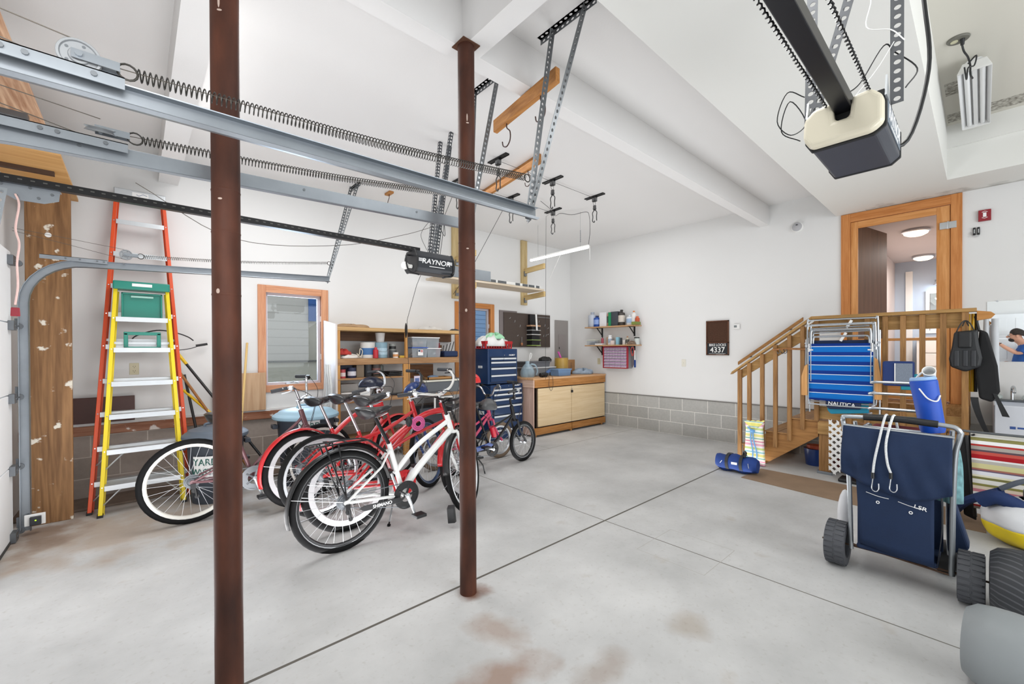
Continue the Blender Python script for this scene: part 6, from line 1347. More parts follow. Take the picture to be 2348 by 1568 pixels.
MB().box((-.112,-.03,.105),(-.104,.03,.13)).build('label',WHT,df); b=MB(); b.tube([(-.105,.13,.13),(-.11,.15,.10)],.004,5); b.tube([(-.105,-.14,.14),(-.112,-.15,.09)],.004,5); b.each('zip_pull',CHROME,df)
PASTEL=stripes('pastel_stripes',[(0,'#e6a9b8'),(.10,'#f1e8e2'),(.18,'#d98aa0'),(.24,'#f3ead9'),(.34,'#58a7a0'),(.38,'#f0ecd8'),(.46,'#e8df8e'),(.58,'#f2efe6'),(.64,'#8fc6cf'),(.70,'#eef0ea'),(.80,'#c9d98a'),(.90,'#f0e6e6')],2,.235)
bb=thing('beach_mat_bag','pastel striped beach mat bag tied with a blue ribbon, leaning on the first newel','bag',(5.60,1.855,0),(0,math.radians(6),0))
b=MB(); b.prism([(-.125,.0),(.105,.02),(.10,.43),(.11,.50),(-.10,.53),(-.085,.45)],'X',-.03,.03); b.build('bag_body',PASTEL,bb,bevel=.018,bseg=3)
b=MB()
def tf(u,v): a=math.pi*(u); return (-.035-.006*math.sin(22*u),-.115+.235*u,.545-.02*u-.10*math.sin(a)*v*(1)+.006*math.sin(25*u)*(1-v))
b.grid(tf,40,4); b.build('gathered_top',stripes('lemon_stripes',[(0,'#e9e07e'),(.4,'#f1eebd'),(.6,'#8cc3dc'),(.75,'#e7df8c')],2,.06),bb,smooth=True,solid=.006)
RB=mat('ribbon_blue','#6ca5dc',.4,var=.1)
b=MB(); b.ball((-.045,.015,.41),(.02,.028,.02))
for (y0,y1) in ((.0,-.05),(.02,.0)): b.grid(lambda u,v,y0=y0,y1=y1:(-.045,y0+(y1-y0)*u+.014*v+.01*math.sin(6*u),.41-.33*u),10,2)
b.tube(crv([(-.04,.02,.41),(-.05,.07,.45),(-.045,.03,.42)]),.008,6); b.build('ribbon',RB,bb,smooth=True,solid=.002)
# ================================================================ folded beach chairs on the railing
BS=stripes('chair_stripes',[(0,'#093384'),(.34,'#0a6bbd'),(.90,'#e8eef5'),(.96,'#093384')],2,.1008,-.035)
FRW=mat('chair_frame_white','#b4b9be',.25,.7,var=.05)
ARM=wood('arm_wood','#b9834b','#d2a068','Z',1.0)
def beach_chair(label,x,y0,y1,z0,z1,ftop,cloth,arms=True,zt=1.72,r=.0085,cl=True):
    o=thing('beach_chair',label,'folding chair',(x,(y0+y1)/2,z0),group='folded beach chairs hung on the railing'); w=(y1-y0)/2; H=zt-z0
    def U(yw,za,zb,xx,rr=r,nm='frame_tube'):
        k=.045; b=MB(); b.tube(crv([(xx,yw,za),(xx,yw,zb-k),(xx,yw-k*.4,zb-k*.25),(xx,yw-k,zb),(xx,-yw+k,zb),(xx,-yw+k*.4,zb-k*.25),(xx,-yw,zb-k),(xx,-yw,za)],4),rr,9); b.build(nm,FRW,o,smooth=True)
    U(w,.1,H,0); U(w-.035,.25,H-.05,-.015); U(w-.05,.3,H-.12,.01)
    b=MB(); kk=.05; b.tube(crv([(-.01,w-.012,.62),(-.012,w-.012,kk),(-.02,w-.012-kk*.3,kk*.3),(-.02,w-kk,0),(-.02,-w+kk,0),(-.02,-w+.012+kk*.3,kk*.3),(-.012,-w+.012,kk),(-.01,-w+.012,.62)],4),r,9); b.build('frame_tube',FRW,o,smooth=True)
    if cl:
        zc0=.05; zc1=zc0+ftop
        b=MB(); b.grid(lambda u,v:(-.018-.006*math.sin(PI*u),-(w-.018)+2*(w-.018)*u,zc0+(zc1-zc0)*v+(-.008 if v==0 else 0)*math.sin(PI*u)),14,12); b.build('sling',cloth,o,smooth=True,solid=.006)
        for s in (-1,1):
            b=MB(); b.box((-.032,s*(w-.035)-.022,zc1-.075),(-.022,s*(w-.035)+.022,zc1-.062)); b.tube([(-.03,s*(w-.02),zc1-.09),(-.03,s*(w-.02),zc1+.0)],.007,6); b.build('hinge_bracket',WHT,o)
    if arms:
        for s in (-1,1):
            zb=.42 if s>0 else .50
            b=MB(); b.prism([(s*(w-.005),.09),(s*(w+.052),.09),(s*(w+.052),.30),(s*(w+.02),zb),(s*(w-.005),zb+.02)],'X',-.035,-.018); b.build('armrest',ARM,o,bevel=.005)
    for s in (-1,1):
        b=MB(); b.tube([(-.012,s*(w+.012),.60),(-.012,s*(w+.02),.25)],.006,6); b.cyl((-.03,s*(w+.005),.64),(.0,s*(w+.005),.64),.014,n=10); b.build('link_bar',FRW,o,smooth=True)
    return o
ch=beach_chair('folded beach chair with blue and white striped sling, hung on the railing',5.60,.725,1.305,.80,1.456,.615,BS,zt=1.665)
c2=beach_chair('second folded beach chair frame behind the blue striped one, its bare bars on top',5.635,.71,1.315,.83,1.5,.5,NAVY,arms=False,zt=1.725,cl=False)
b=MB(); b.tube([(-.02,.26,.80),(-.02,-.24,.815)],.008,8); b.tube([(-.02,.25,.75),(-.02,-.24,.765)],.008,8); b.tube([(-.02,.26,.71),(-.02,-.2,.71)],.009,8); b.each('cross_bar',FRW,c2,smooth=True)
MB(T(-.02,.0,.66)@R(28,'X')).box((-.004,-.012,0),(.004,.012,.10)).build('strap_bar',WHT,c2); MB(T(-.02,-.05,.80)@R(30,'X')).box((-.004,-.012,0),(.004,.012,.09)).build('strap_bar',WHT,c2)
c3=thing('beach_chair','navy and teal folded beach chair behind, its headrest lettering below the striped sling','folding chair',(5.665,1.0,.70),group='folded beach chairs hung on the railing')
MB().box((-.03,-.28,.55),(-.01,.28,.80)).build('sling',NAVY,c3,bevel=.008); MB().prism([(-.22,.04),(.10,.0),(.13,.04),(.13,.2),(-.22,.2)],'X',-.045,-.02).build('teal_panel',mat('teal_cloth','#0f7f9c',.7,var=.08),c3,bevel=.01)
MB().prism([(-.16,.075),(.11,.055),(.14,.09),(.14,.2),(-.16,.2)],'X',-.075,-.046).build('headrest',mat('headrest_navy','#0d1f44',.6,var=.06),c3,bevel=.012)
text('NAUTICA',.056,frame((-.0765,-.0,.115),(0,-1,-.04),(0,0,1)),LWHT,c3,'lettering',.0006,.95)
b=MB(); b.tube([(0,.30,.0),(0,.30,.9)],.008,8); b.tube([(0,-.30,.0),(0,-.30,.9)],.008,8); b.each('frame_tube',FRW,c3,smooth=True)
po=thing('chair_pouch','navy pouch with grey mesh pocket hanging right of the striped chair','pouch',(5.50,.545,1.045)); MB().box((-.04,-.115,0),(.05,.11,.24)).build('body',mat('pouch_navy','#14306a',.7,var=.08),po,bevel=.018,bseg=3); MB(T(-.042,-.045,.12)).box((-.004,-.06,-.10),(.0,.06,.10)).build('mesh_pocket',mat('mesh_grey','#7d8796',.8,var=.35,vs_=200),po); b=MB(); b.box((-.05,.014,.02),(-.042,.022,.22)); b.build('white_trim',WHT,po); MB().box((-.02,-.14,-.035),(.03,-.02,.12)).build('teal_flap',mat('teal_cloth2','#15879a',.7),po,bevel=.01)
# ---- things hung at the rail's right end
fb=thing('fin_bag','black mesh bag of swim fins hanging on the right newel post','bag',(5.695,.105,1.19)); BR_=mat('fin_rubber','#1f2124',.45,var=.08)
MB().prism([(-.105,.13),(-.095,.05),(.0,.0),(.095,.045),(.105,.12),(.085,.24),(.072,.37),(-.072,.385),(-.085,.25)],'X',-.06,.0).build('body',BR_,fb,bevel=.022,bseg=3)
MB().box((-.085,-.04,.22),(-.058,.045,.37)).build('pocket',BLACK,fb,bevel=.015,bseg=3)
for y in (-.05,.0,.055): MB().box((-.07,y-.016,.05),(-.056,y+.016,.20)).build('fin_blade',mat('fin_dark','#2b2d31',.5),fb,bevel=.008)
b=MB()
for s in (-1,1): b.tube(crv([(-.03,s*.06,.36),(-.03,s*.03,.44),(-.02,.0,.47),(-.03,-s*.02,.42)]),.005,6)
b.build('drawstring',BLACK,fb,smooth=True)
bp=thing('backpack','black backpack with long dangling straps hung beyond the right newel','backpack',(5.76,-.03,.5))
MB().prism([(.05,1.08),(.0,1.05),(-.06,.75),(-.075,.52),(-.03,.42),(.05,.45),(.075,.7)],'X',-.06,.04).build('body',mat('pack_black','#0d0d10',.8,var=.1),bp,bevel=.02,bseg=3)
b=MB(); b.grid(lambda u,v:(-.065,-.055-.075*u+(.024+.02*u)*v,.50-.20*u+.004*v),8,2); b.build('strap',BLACK,bp,solid=.006); 
b=MB(); b.grid(lambda u,v:(-.055,.055-.10*u**1.6+.05*v*(1-.45*u),.46-.40*u),14,2); b.build('strap',BLACK,bp,solid=.006); b=MB(); b.tube([(-.02,.05,1.06),(-.01,.075,1.2)],.01,6); b.build('hanging_loop',BLACK,bp)
yb=thing('flag_poles','yellow-striped poles standing behind the right newel','pole',(5.83,.07,1.0)); 
for (y,c_) in ((.02,'#e0b020'),(-.005,'#d9a918'),(-.028,'#1b1b1b')): MB().cyl((0,y,0),(0,y-.005,.73),.012,n=10).build('pole',mat('c_'+c_.strip('#'),c_,.4,var=.05),yb,smooth=True)
for (l_,y,z0,z1,r) in (('white rolled mat hanging at the rail end, the longer one',-.075,1.10,1.68,.030),('white rolled mat hanging at the rail end, beside the backpack',-.022,1.15,1.68,.024)):
    o=thing('rolled_mat',l_,'rolled mat',(5.90,y,z0)); MB().cyl((0,0,0),(0,.0,z1-z0),r,r*.75,n=16).build('roll',mat('mat_white','#c9ccd0',.6,var=.06),o,smooth=True)
b=MB()
# ---- sink, mirror
sk=thing('utility_sink','white utility sink with chrome faucet against the back wall, right edge','sink',(6.05,-.07,.0))
b=MB(); b.box((0,-.62,.40),(.60,0,.42)); b.box((0,-.62,.42),(.02,0,.87)); b.box((.52,-.62,.42),(.60,0,.87)); b.box((0,-.02,.42),(.60,0,.87)); b.box((0,-.62,.42),(.60,-.60,.87)); b.build('basin',mat('sink_white','#d6dae2',.35,var=.02),sk,bevel=.012)
for (x,y) in ((.03,-.03),(.57,-.03),(.03,-.59),(.57,-.59)): MB().cyl((x,y,0),(x,y,.4),.018,n=10).build('leg',WHT,sk)
MB().box((.50,-.28,.87),(.60,-.0,.885)).build('deck_plate',DGALV,sk,bevel=.003)
b=MB(); b.tube(crv([(.55,-.13,.885),(.55,-.13,.98),(.50,-.135,1.02),(.45,-.14,1.0),(.43,-.14,.965)]),.013,10); b.build('faucet',CHROME,sk,smooth=True)
for y in (-.035,-.225): MB().lathe([(.001,.05),(.025,.05),(.034,.035),(.036,.015),(.02,.0),(.001,0)],10,M=T(.55,y,.885)).build('faucet_knob',mat('clear_knob','#c9d3cf',.05,alpha=.55,var=.1),sk,smooth=True)
b=MB(); b.box((-.0015,-.135,.655),(0,-.10,.68)); b.box((-.0015,-.24,.66),(0,-.145,.677)); b.each('blue_label',mat('label_blue','#3a5a9e',.5),sk)
MB().box((-.03,-.18,.47),(0,-.08,.52)).build('soap_dish',CHROME,sk,bevel=.004)
mr=thing('wall_mirror','large frameless mirror above the sink reflecting a man in a blue shirt','mirror',(XB,-.03,1.27)); MB().box((-.006,-.75,0),(0,0,.625)).build('glass',MIRROR,mr)
for y in (-.07,-.5): MB().cyl((-.010,y,.625),(0,y,.625),.009,n=12).build('clip',CHROME,mr)
MB().cyl((-.010,-.07,0),(0,-.07,0),.009,n=12).build('clip',CHROME,mr)
fa=thing('fire_alarm','red square fire alarm pull station right of the entry door','alarm',(XB,-.012,2.80)); MB().box((-.03,-.045,-.055),(0,.045,.06)).build('case',mat('alarm_red','#8f1c28',.4),fa,bevel=.003); b=MB(); b.box((-.032,-.012,-.015),(-.03,.012,.03)); b.tube([(-.031,.02,-.02),(-.031,0,-.03),(-.031,-.02,-.02)],.003,5); b.tube([(-.031,.02,.035),(-.031,0,.045),(-.031,-.02,.035)],.003,5); b.each('white_mark',LWHT,fa)
kc=thing('key_clip','pair of black wall clips below the fire alarm','clip',(XB,.046,2.645)); 
for y in (-.015,.015): MB().box((-.02,y-.010,-.035),(0,y+.010,.045)).build('clip_body',BLACK,kc,bevel=.004); MB().box((-.022,y-.004,-.015),(-.02,y+.004,.025)).build('silver_face',CHROME,kc)
b=MB(); b.tube(crv([(-.01,.04,-.0),(-.02,.03,-.04),(-.02,.0,-.055),(-.01,-.02,-.045)]),.003,5); b.build('wire_hook',CHROME,kc)
# ================================================================ striped chair, bags near the sink
ST=stripes('sling_stripes',[(0,'#c9808a'),(.05,'#e6d5c0'),(.10,'#8f8a4e'),(.14,'#e9e7e0'),(.21,'#7d7a48'),(.25,'#e8e3c8'),(.28,'#e5e5ea'),(.34,'#6a5a74'),(.36,'#a56a5c'),(.39,'#cfc893'),(.47,'#b8b3ab'),(.52,'#e8e8e8'),(.55,'#a81c24'),(.62,'#c2554a'),(.67,'#5b4a52'),(.70,'#a9a29a'),(.76,'#b33430'),(.79,'#efefef'),(.85,'#8a8651'),(.90,'#ecebe6')],2,.47,.2)
sg=thing('folding_lounger','folded chair with red, olive and white striped sling standing by the sink','folding chair',(5.0,-.2,.0))
b=MB(); b.grid(lambda u,v:(-.0-.05*(1-v)**2+.06*(v>.96),-.30+.545*u*(1)-.04*v*0+ (0.02*(v)),.14+.58*v),12,16); b.build('sling',ST,sg,smooth=True,solid=.01)
b=MB(); b.tube(crv([(.10,.33,.70),(.03,.30,.735),(.0,.22,.735),(.0,-.4,.735)]),.010,8); b.build('top_tube',DGALV,sg,smooth=True)
b=MB(); b.tube([(.02,.285,.70),(.03,.24,.05)],.014,8); b.build('side_tube',BLACK,sg,smooth=True)
MB().prism([(.24,.72),(.34,.66),(.30,.05),(.23,.02)],'X',.02,.05).build('dark_side',mat('side_black','#0b0b0d',.8),sg,bevel=.01)
yb_=thing('shopping_bag','full white and yellow plastic bag on the floor by the sink','bag',(4.72,-.30,0))
def yf(u,v):
    a=2*PI*u; t=v; r=(.25+.05*math.sin(PI*t)+.012*math.sin(7*a+5*t))*math.sqrt(max(0,1-max(0,t-.62)**2/.16)) if t<1 else .01
    if t<.15: r*=.75+.25*t/.15
    return (r*.9*math.cos(a),r*math.sin(a),.34*t+.002)
yl=MB(); yl.grid(lambda u,v:yf(u,v*.42),36,8,cu=True); yl.build('yellow_bottom',mat('bag_yellow','#e3c813',.35,var=.06),yb_,smooth=True,solid=.003)
wl=MB(); wl.grid(lambda u,v:yf(u,.42+v*.55),36,10,cu=True); wl.build('white_top',mat('bag_white2','#dfe1e4',.35,var=.05),yb_,smooth=True,solid=.003)
nb=thing('beach_tote','navy beach tote with a grey webbing edge slumped over the plastic bag','bag',(4.75,-.19,.30))
b=MB(); b.tube(crv([(-.10,.20,-.02),(-.13,.12,.03),(-.14,.0,-.02),(-.16,-.10,-.10),(-.15,-.25,-.06)]),.05,10,rads=None); b.build('navy_fold',mat('tote_navy','#102c5c',.75,var=.1,bump=.2,bs=200),nb,smooth=True)
b=MB(); b.tube(crv([(-.05,.10,.08),(-.08,.0,.16),(-.1,-.12,.20),(-.1,-.25,.20)]),.018,8); b.build('webbing_edge',mat('webbing','#5f6670',.8,var=.15),nb,smooth=True); MB().ball((.0,-.12,.05),(.12,.12,.12)).build('mesh_side',BLACK,nb,smooth=True)
b=MB(); b.tube(crv([(-.05,.10,.06),(.1,.26,-.08),(.3,.33,-.22),(.5,.36,-.28)]),.03,8); b.build('trailing_strap',MATS['tote_navy'],nb,smooth=True)
MB().box((-.05,-.02,-.06),(.10,.20,.0)).build('turquoise_towel',mat('turquoise','#1597c9',.8),nb,bevel=.02)
# ================================================================ beach cart
BC=mat('cart_navy','#0b2446',.8,var=.12,vs_=9,bump=.12,bs=240)
ct=thing('beach_cart','folding beach cart with a navy fabric sack and wide ribbed wheels','cart',(3.40,.335,0))
X=-.05
TREAD,nt,N,L_,bq=newmat('ribbed_tyre'); bq.inputs['Roughness'].default_value=.7; bq.inputs['Base Color'].default_value=rgb('#4c4e53')
TREAD2,nt2,N2,L2,bq2=newmat('balloon_tyre'); bq2.inputs['Roughness'].default_value=.6
def cwheel(parent,y0,y1,x,r,nm='wheel',mt=None,knobs=True,n=40):
    b=MB(T(x,0,r)@R(-90,'X')); w=y1-y0
    b.lathe([(r*.60,y0+.01),(r*.62,y0),(r*.93,y0),(r*.97,y0+w*.12),(r*.985,(y0+y1)/2),(r*.97,y1-w*.12),(r*.93,y1),(r*.62,y1),(r*.60,y1-.01)],n,closed=True)
    if knobs:
        for k in range(26):
            a=2*PI*k/26
            for (u0,u1,dy) in ((y0+w*.03,y0+w*.46,0),(y0+w*.54,y0+w*.97,PI/26)):
                c_=math.cos(a+dy);s_=math.sin(a+dy); t=(-s_,c_)
                hw=r*.075; vs=[]
                for rr in (r*.96,r*1.0):
                    for uu,ss in ((u0,-1),(u1,-1),(u1,1),(u0,1)): vs.append((c_*rr+t[0]*hw*ss,s_*rr+t[1]*hw*ss,uu))
                b.add(vs,[(3,2,1,0),(4,5,6,7),(0,1,5,4),(1,2,6,5),(2,3,7,6),(3,0,4,7)])
    w_=b.build(nm,mt or TREAD,parent,smooth=not knobs)
    b=MB(T(x,0,r)@R(-90,'X')); b.lathe([(.012,y0+w*.2),(r*.6,y0+w*.25),(r*.6,y1-w*.25),(.012,y1-w*.2)],24,closed=True); b.build('hub',BLACK,w_,smooth=True)
    return w_
cwheel(ct,.245,.35,.03,.138); cwheel(ct,-.348,-.243,.03,.138)
for k,(z,x) in enumerate(((.2,.0),)): pass
MB().cyl((.03,-.38,.138),(.03,.38,.138),.006,n=8).build('axle',mat('rusty_rod','#5d4637',.6,.5),ct,smooth=True)
for s in (-1,1):
    b=MB(); b.tube(crv([(0,s*.222,.13),(X*.6,s*.226,.5),(X,s*.235,.80),(X,s*.25,.90),(X+.01,s*.258,.945)],4),.013,10); b.build('side_tube',FRW if s>0 else mat('tube_grey','#8d9296',.35,.6),ct,smooth=True)
    b=MB(); b.tube(crv([(.30,s*.20,.14),(.22,s*.20,.5),(.10,s*.22,.93)],4),.011,8); b.build('rear_tube',FRW,ct,smooth=True)
b=MB(); b.tube(crv([(X+.01,.258,.945),(X+.0,.255,.965),(X-.0,.23,.978),(X-.0,0,.985),(X,-.20,.975),(X+.0,-.245,.96),(X+.01,-.258,.93)],5),.0125,10); b.build('handle_tube',FRW,ct,smooth=True)
MB().tube(crv([(X,.155,.982),(X,0,.987),(X,-.17,.978)],5),.0195,10).build('foam_grip',BLACK,ct,smooth=True)
b=MB(); b.tube([(X-.03,.245,.925),(X-.03,-.235,.915)],.010,8); b.build('cross_bar',FRW,ct,smooth=True)
b=MB(); b.tube([(0,.22,.16),(0,-.225,.13)],.006,8); b.build('bottom_bar',mat('rusty_rod','#5d4637',.6,.5),ct,smooth=True)
def flap(u,v):
    y=.248-.475*u; zt=.925-.012*u; zb=.545+.085*(1-u)**3-.02*math.exp(-((u-.6)/.2)**2)+.05*max(0,(u-.72)/.28)**1.5
    z=zt+(zb-zt)*v; return (X-.038-.025*math.sin(PI*v)+(.009*math.sin(15*u+7*v)+.006*math.sin(31*u-9*v)+.007*math.sin(9*v+5*u))*v,y+.012*v*(1-u),z)
b=MB(); b.grid(flap,34,18); b.build('flap',BC,ct,smooth=True,solid=.004)
def low(u,v):
    y=.190-.345*u-.02*v*(1-u); zt=.60; zb=.20-.035*u; z=zt+(zb-zt)*v; return (X*.5-.03-.012*math.sin(PI*u),y,z)
b=MB(); b.grid(low,20,10); b.build('front_panel',BC,ct,smooth=True,solid=.004)
b=MB(); b.box((X*.5-.02,-.17,.16),(.26,.19,.19)); b.build('sack_bottom',BC,ct,bevel=.01)
b=MB(); b.box((X*.5-.02,.17,.18),(.2,.185,.85)); b.box((.2,-.18,.18),(.21,.185,.85)); b.each('sack_side',BC,ct,bevel=.004)
MB().grid(lambda u,v:(X*.5-.02+.12*u,-.165-.02*math.sin(PI*v),.17+.55*v),4,8).build('mesh_side',mat('mesh_black','#22252c',.9,var=.6,vs_=240),ct,smooth=True,solid=.003)
xx=X*.5-.0445
text('LSR',.030,frame((xx,-.10,.492),(0,-1,-.18),(0,0,1)),LWHT,ct,'lettering',.0005,1.2)
for (y,z,dy) in ((.085,.492,.0),(-.06,.470,-.0)):
    b=MB(); b.tube(crv([(xx,y+.055,z+.035),(xx-.001,y+.0,z+.022),(xx,y-.05,z+.018)],4),.0018,5); b.build('white_piping',LWHT,ct)
    b=MB(T(xx,y,z-.015)@R(90,'Y')); b.lathe([(.005,-.001),(.009,-.001),(.009,.002),(.005,.002)],14,closed=True); b.build('eyelet',LWHT,ct)
# bungees
for k,(y0,y1,zb) in enumerate(((.045,.10,.60),(.012,.02,.615))):
    bg_=thing('bungee_cord','white bungee cord with a steel hook over the cart handle, '+('the left one' if k==0 else 'the right one'),'cord',(3.40,.335,0))
    b=MB(); b.tube(crv([(X+.03,y0-.01,.93),(X+.0,y0,1.006),(X-.035,y0+.01,.98),(X-.07,y0+.03,.85),(X-.078,(y0+y1)/2+.02,.74),(X-.076,y1,zb+.06)],5),.0062,8); b.build('cord',mat('bungee','#dcdfe2',.8,var=.35,vs_=160),bg_,smooth=True)
    MB().cyl((X-.076,y1,zb+.065),(X-.076,y1,zb+.03),.009,n=10).build('sleeve',BLACK,bg_); b=MB(); b.tube(crv([(X-.076,y1,zb+.03),(X-.078,y1+.004,zb-.03),(X-.08,y1-.012,zb-.045),(X-.08,y1-.026,zb-.03),(X-.078,y1-.026,zb+.005)]),.0032,6); b.build('hook',CHROME,bg_,smooth=True)
# cart contents
cb2=thing('cooler_sleeve','tall bright blue insulated sleeve with a white cord standing in the cart','bag',(3.58,.17,.70),(math.radians(-8),0,0)); CB=mat('sleeve_blue','#0a48b0',.5,var=.05,vs_=6)
MB().lathe([(.001,.2),(.052,.2),(.058,.22),(.062,.44),(.064,.51),(.058,.515),(.05,.505)],20).build('body',CB,cb2,smooth=True); b=MB(); b.lathe([(.05,.505),(.062,.52),(.058,.535),(.03,.53),(.02,.515)],20); b.build('liner',mat('liner_blue','#8fb2dd',.4,var=.15,vs_=30),cb2,smooth=True)
b=MB(); b.tube(crv([(-.06,.02,.47),(-.075,-.01,.41),(-.06,-.045,.39),(-.03,-.062,.42)]),.004,6); b.build('cord',WHT,cb2,smooth=True)
cp_=thing('white_cup','white plastic cup with handle sitting in the blue sleeve','cup',(3.62,.215,1.235),(0,math.radians(-60),0)); MB().lathe([(.001,0),(.026,0),(.032,.07),(.028,.07),(.024,.005)],20).build('body',WHT,cp_,smooth=True); b=MB(); b.tube(crv([(.0,.03,.05),(-.03,.055,.03),(-.08,.058,.02),(-.09,.056,.0)]),.006,6); b.build('handle',WHT,cp_,smooth=True)
fc=thing('folded_chair','aluminium folding chair lying in the cart, with red sling','folding chair',(4.15,.44,.84)); 
for (z,x,c_) in ((.0,-.25,None),(.07,-.15,None),(.11,.0,None),(.22,.02,None),(.30,.1,None)):
    b=MB(); b.tube(crv([(x+.2,.13,z),(x,.13,z),(x-.03,.10,z+.01),(x-.03,-.16,z+.01),(x,-.19,z),(x+.2,-.19,z)],4),.010,8); b.build('frame_tube',FRW,fc,smooth=True)
MB().box((-.22,-.17,-.03),(.1,.11,-.01)).build('sling',mat('sling_red','#a8484e',.8,var=.08),fc,bevel=.004); MB().box((-.12,-.17,.04),(.2,.11,.05)).build('sling',mat('sling_green','#3e5752',.8),fc,bevel=.004)
# support the chairs on the cart by their leg
b=MB(); b.tube([(-.05,.12,0),(-.55,.10,-.6),(-.62,.09,-.66)],.010,8); b.build('leg',FRW,fc,smooth=True)
tw=cloth_pile('beach_towel','bunch of striped beach towels stuffed in the right side of the cart',(3.62,.135,.50),(.20,.13,.34),mat('towel_mix','#6f9ba0',.9,var=.7,vs_=26),'towel',61)
pn=thing('cart_pocket','navy pouch hanging low on the right side of the cart','pouch',(3.60,.085,.20)); MB().prism([(.05,.27),(.02,.30),(-.04,.06),(-.02,.02),(.05,.0)],'X',-.05,.05).build('body',BC,pn,bevel=.015,bseg=3)
sw_=thing('small_cart_wheel','small dark wheel behind the right wheel of the cart','wheel',(3.78,.14,0)); cwheel(sw_,-.05,.05,0,.10,'tyre',BLACK,False)
wp=thing('white_bag','white plastic sack behind the left tube of the cart','bag',(3.70,.64,.22)); b=MB(); b.ball((0,0,.0),(.06,.045,.20),14,10); b.build('sack',mat('sack_white','#d9dadd',.4,var=.05),wp,smooth=True)
# ---- big wheels of other carts at the right edge
tc2=N2.new('ShaderNodeTexCoord'); sp2=N2.new('ShaderNodeSeparateXYZ'); L2.new(tc2.outputs['Object'],sp2.inputs[0])
ang=mathn(N2,L2,'ARCTAN2',sp2.outputs[2],sp2.outputs[0]); ay=mathn(N2,L2,'ABSOLUTE',sp2.outputs[1])
wv=mathn(N2,L2,'SINE',mathn(N2,L2,'ADD',mathn(N2,L2,'MULTIPLY',ang,34),mathn(N2,L2,'MULTIPLY',mathn(N2,L2,'POWER',mathn(N2,L2,'MULTIPLY',ay,9),.6),9)))
gg=mathn(N2,L2,'MULTIPLY',mathn(N2,L2,'GREATER_THAN',wv,.72),mathn(N2,L2,'GREATER_THAN',ay,.016)); cc=N2.new('ShaderNodeMix'); cc.data_type='RGBA'; L2.new(gg,cc.inputs[0]); cc.inputs[6].default_value=rgb('#303236'); cc.inputs[7].default_value=rgb('#4d4f53'); L2.new(cc.outputs[2],bq2.inputs['Base Color'])
bpn=N2.new('ShaderNodeBump'); bpn.inputs['Strength'].default_value=.6; bpn.inputs['Distance'].default_value=.004; bpn.invert=True; L2.new(gg,bpn.inputs['Height']); L2.new(bpn.outputs[0],bq2.inputs['Normal'])
def balloon(label,loc,r,w,mt,nm='balloon_wheel',rot=0):
    o=thing(nm,label,'wheel',(loc[0],loc[1],r),(0,0,math.radians(rot)))
    prof=[(r*.30,-w*.44),(r*.5,-w*.5),(r*.78,-w*.49),(r*.93,-w*.38),(r*.985,-w*.2),(r,0),(r*.985,w*.2),(r*.93,w*.38),(r*.78,w*.49),(r*.5,w*.5),(r*.30,w*.44)]
    b=MB(R(-90,'X')); b.lathe(prof,56,closed=True); b.build('tyre',mt,o,smooth=True)
    b=MB(R(-90,'X')); b.lathe([(.01,-w*.35),(r*.33,-w*.40),(r*.33,w*.40),(.01,w*.35)],24,closed=True); b.build('hub',WHT,o,smooth=True); return o
balloon('big black balloon wheel with curved tread at the right edge, beside the cart wheel',(3.36,-.150),.182,.25,TREAD2)
GT=mat('balloon_grey','#8b9092',.45,var=.05,vs_=5,spec=.4)
gw=balloon('smooth grey balloon wheel at the lower right corner',(2.62,-.085),.165,.27,GT,rot=-6)
b=MB(); b.tube([(.17,-.02,.02),(.19,-.08,.03)],.010,6); b.box((.16,-.055,-.02),(.18,-.035,.06)); b.build('rusty_bracket',mat('bracket_pale','#b8a99a',.6,var=.3,vs_=60),gw)
# ================================================================ the person beside the camera, seen in the mirror
SKIN=mat('skin','#c08d74',.55,var=.05,vs_=30); SHIRT=mat('shirt_blue','#1c4a8c',.85,var=.1); PANTS=mat('trousers','#3a3a40',.85)
pe=thing('person','bearded man in glasses and blue t-shirt, arm reaching forward, seen in the mirror','person',(-.42,-.60,0))
def skin(name,pts,edges,mt,parent,sub=2):
    me=bpy.data.meshes.new(name); me.from_pydata([p[:3] for p in pts],edges,[]); me.update(); o=bpy.data.objects.new(name,me); C.objects.link(o); o.parent=parent
    mo=o.modifiers.new('skin','SKIN'); mo.use_smooth_shade=True
    if not me.skin_vertices: 
        bpy.context.view_layer.objects.active=o
    for i,p in enumerate(pts): me.skin_vertices[0].data[i].radius=(p[3],p[4] if len(p)>4 else p[3])
    me.skin_vertices[0].data[0].use_root=True
    su=o.modifiers.new('sub','SUBSURF'); su.levels=sub; su.render_levels=sub; me.materials.append(mt); return o
# faces +y ; right side is +x
P=[(0,0,.95,.15,.11),(0,.0,1.12,.145,.10),(0,.01,1.30,.16,.11),(0,.0,1.42,.13,.09),(0,.04,1.50,.066),(0,.09,1.575,.072),(0,.145,1.63,.085,.095),(0,.14,1.70,.092,.102),(0,.135,1.755,.078,.088),
   (.16,0,1.42,.062),(.25,.06,1.33,.052),(.22,.13,1.31,.045),(.28,.30,1.44,.036),(.29,.38,1.52,.027),
   (-.16,0,1.42,.062),(-.22,.02,1.18,.048),(-.18,.16,1.08,.042),(-.10,.30,1.12,.028),
   (.10,0,.86,.095),(.11,.01,.50,.065),(.11,-.02,.10,.042),(.11,.12,.04,.036),(-.10,0,.86,.095),(-.11,.01,.50,.065),(-.11,-.02,.10,.042),(-.11,.12,.04,.036)]
E=[(0,1),(1,2),(2,3),(3,4),(4,5),(5,6),(6,7),(7,8),(3,9),(9,10),(10,11),(11,12),(12,13),(3,14),(14,15),(15,16),(16,17),(0,18),(18,19),(19,20),(20,21),(0,22),(22,23),(23,24),(24,25)]
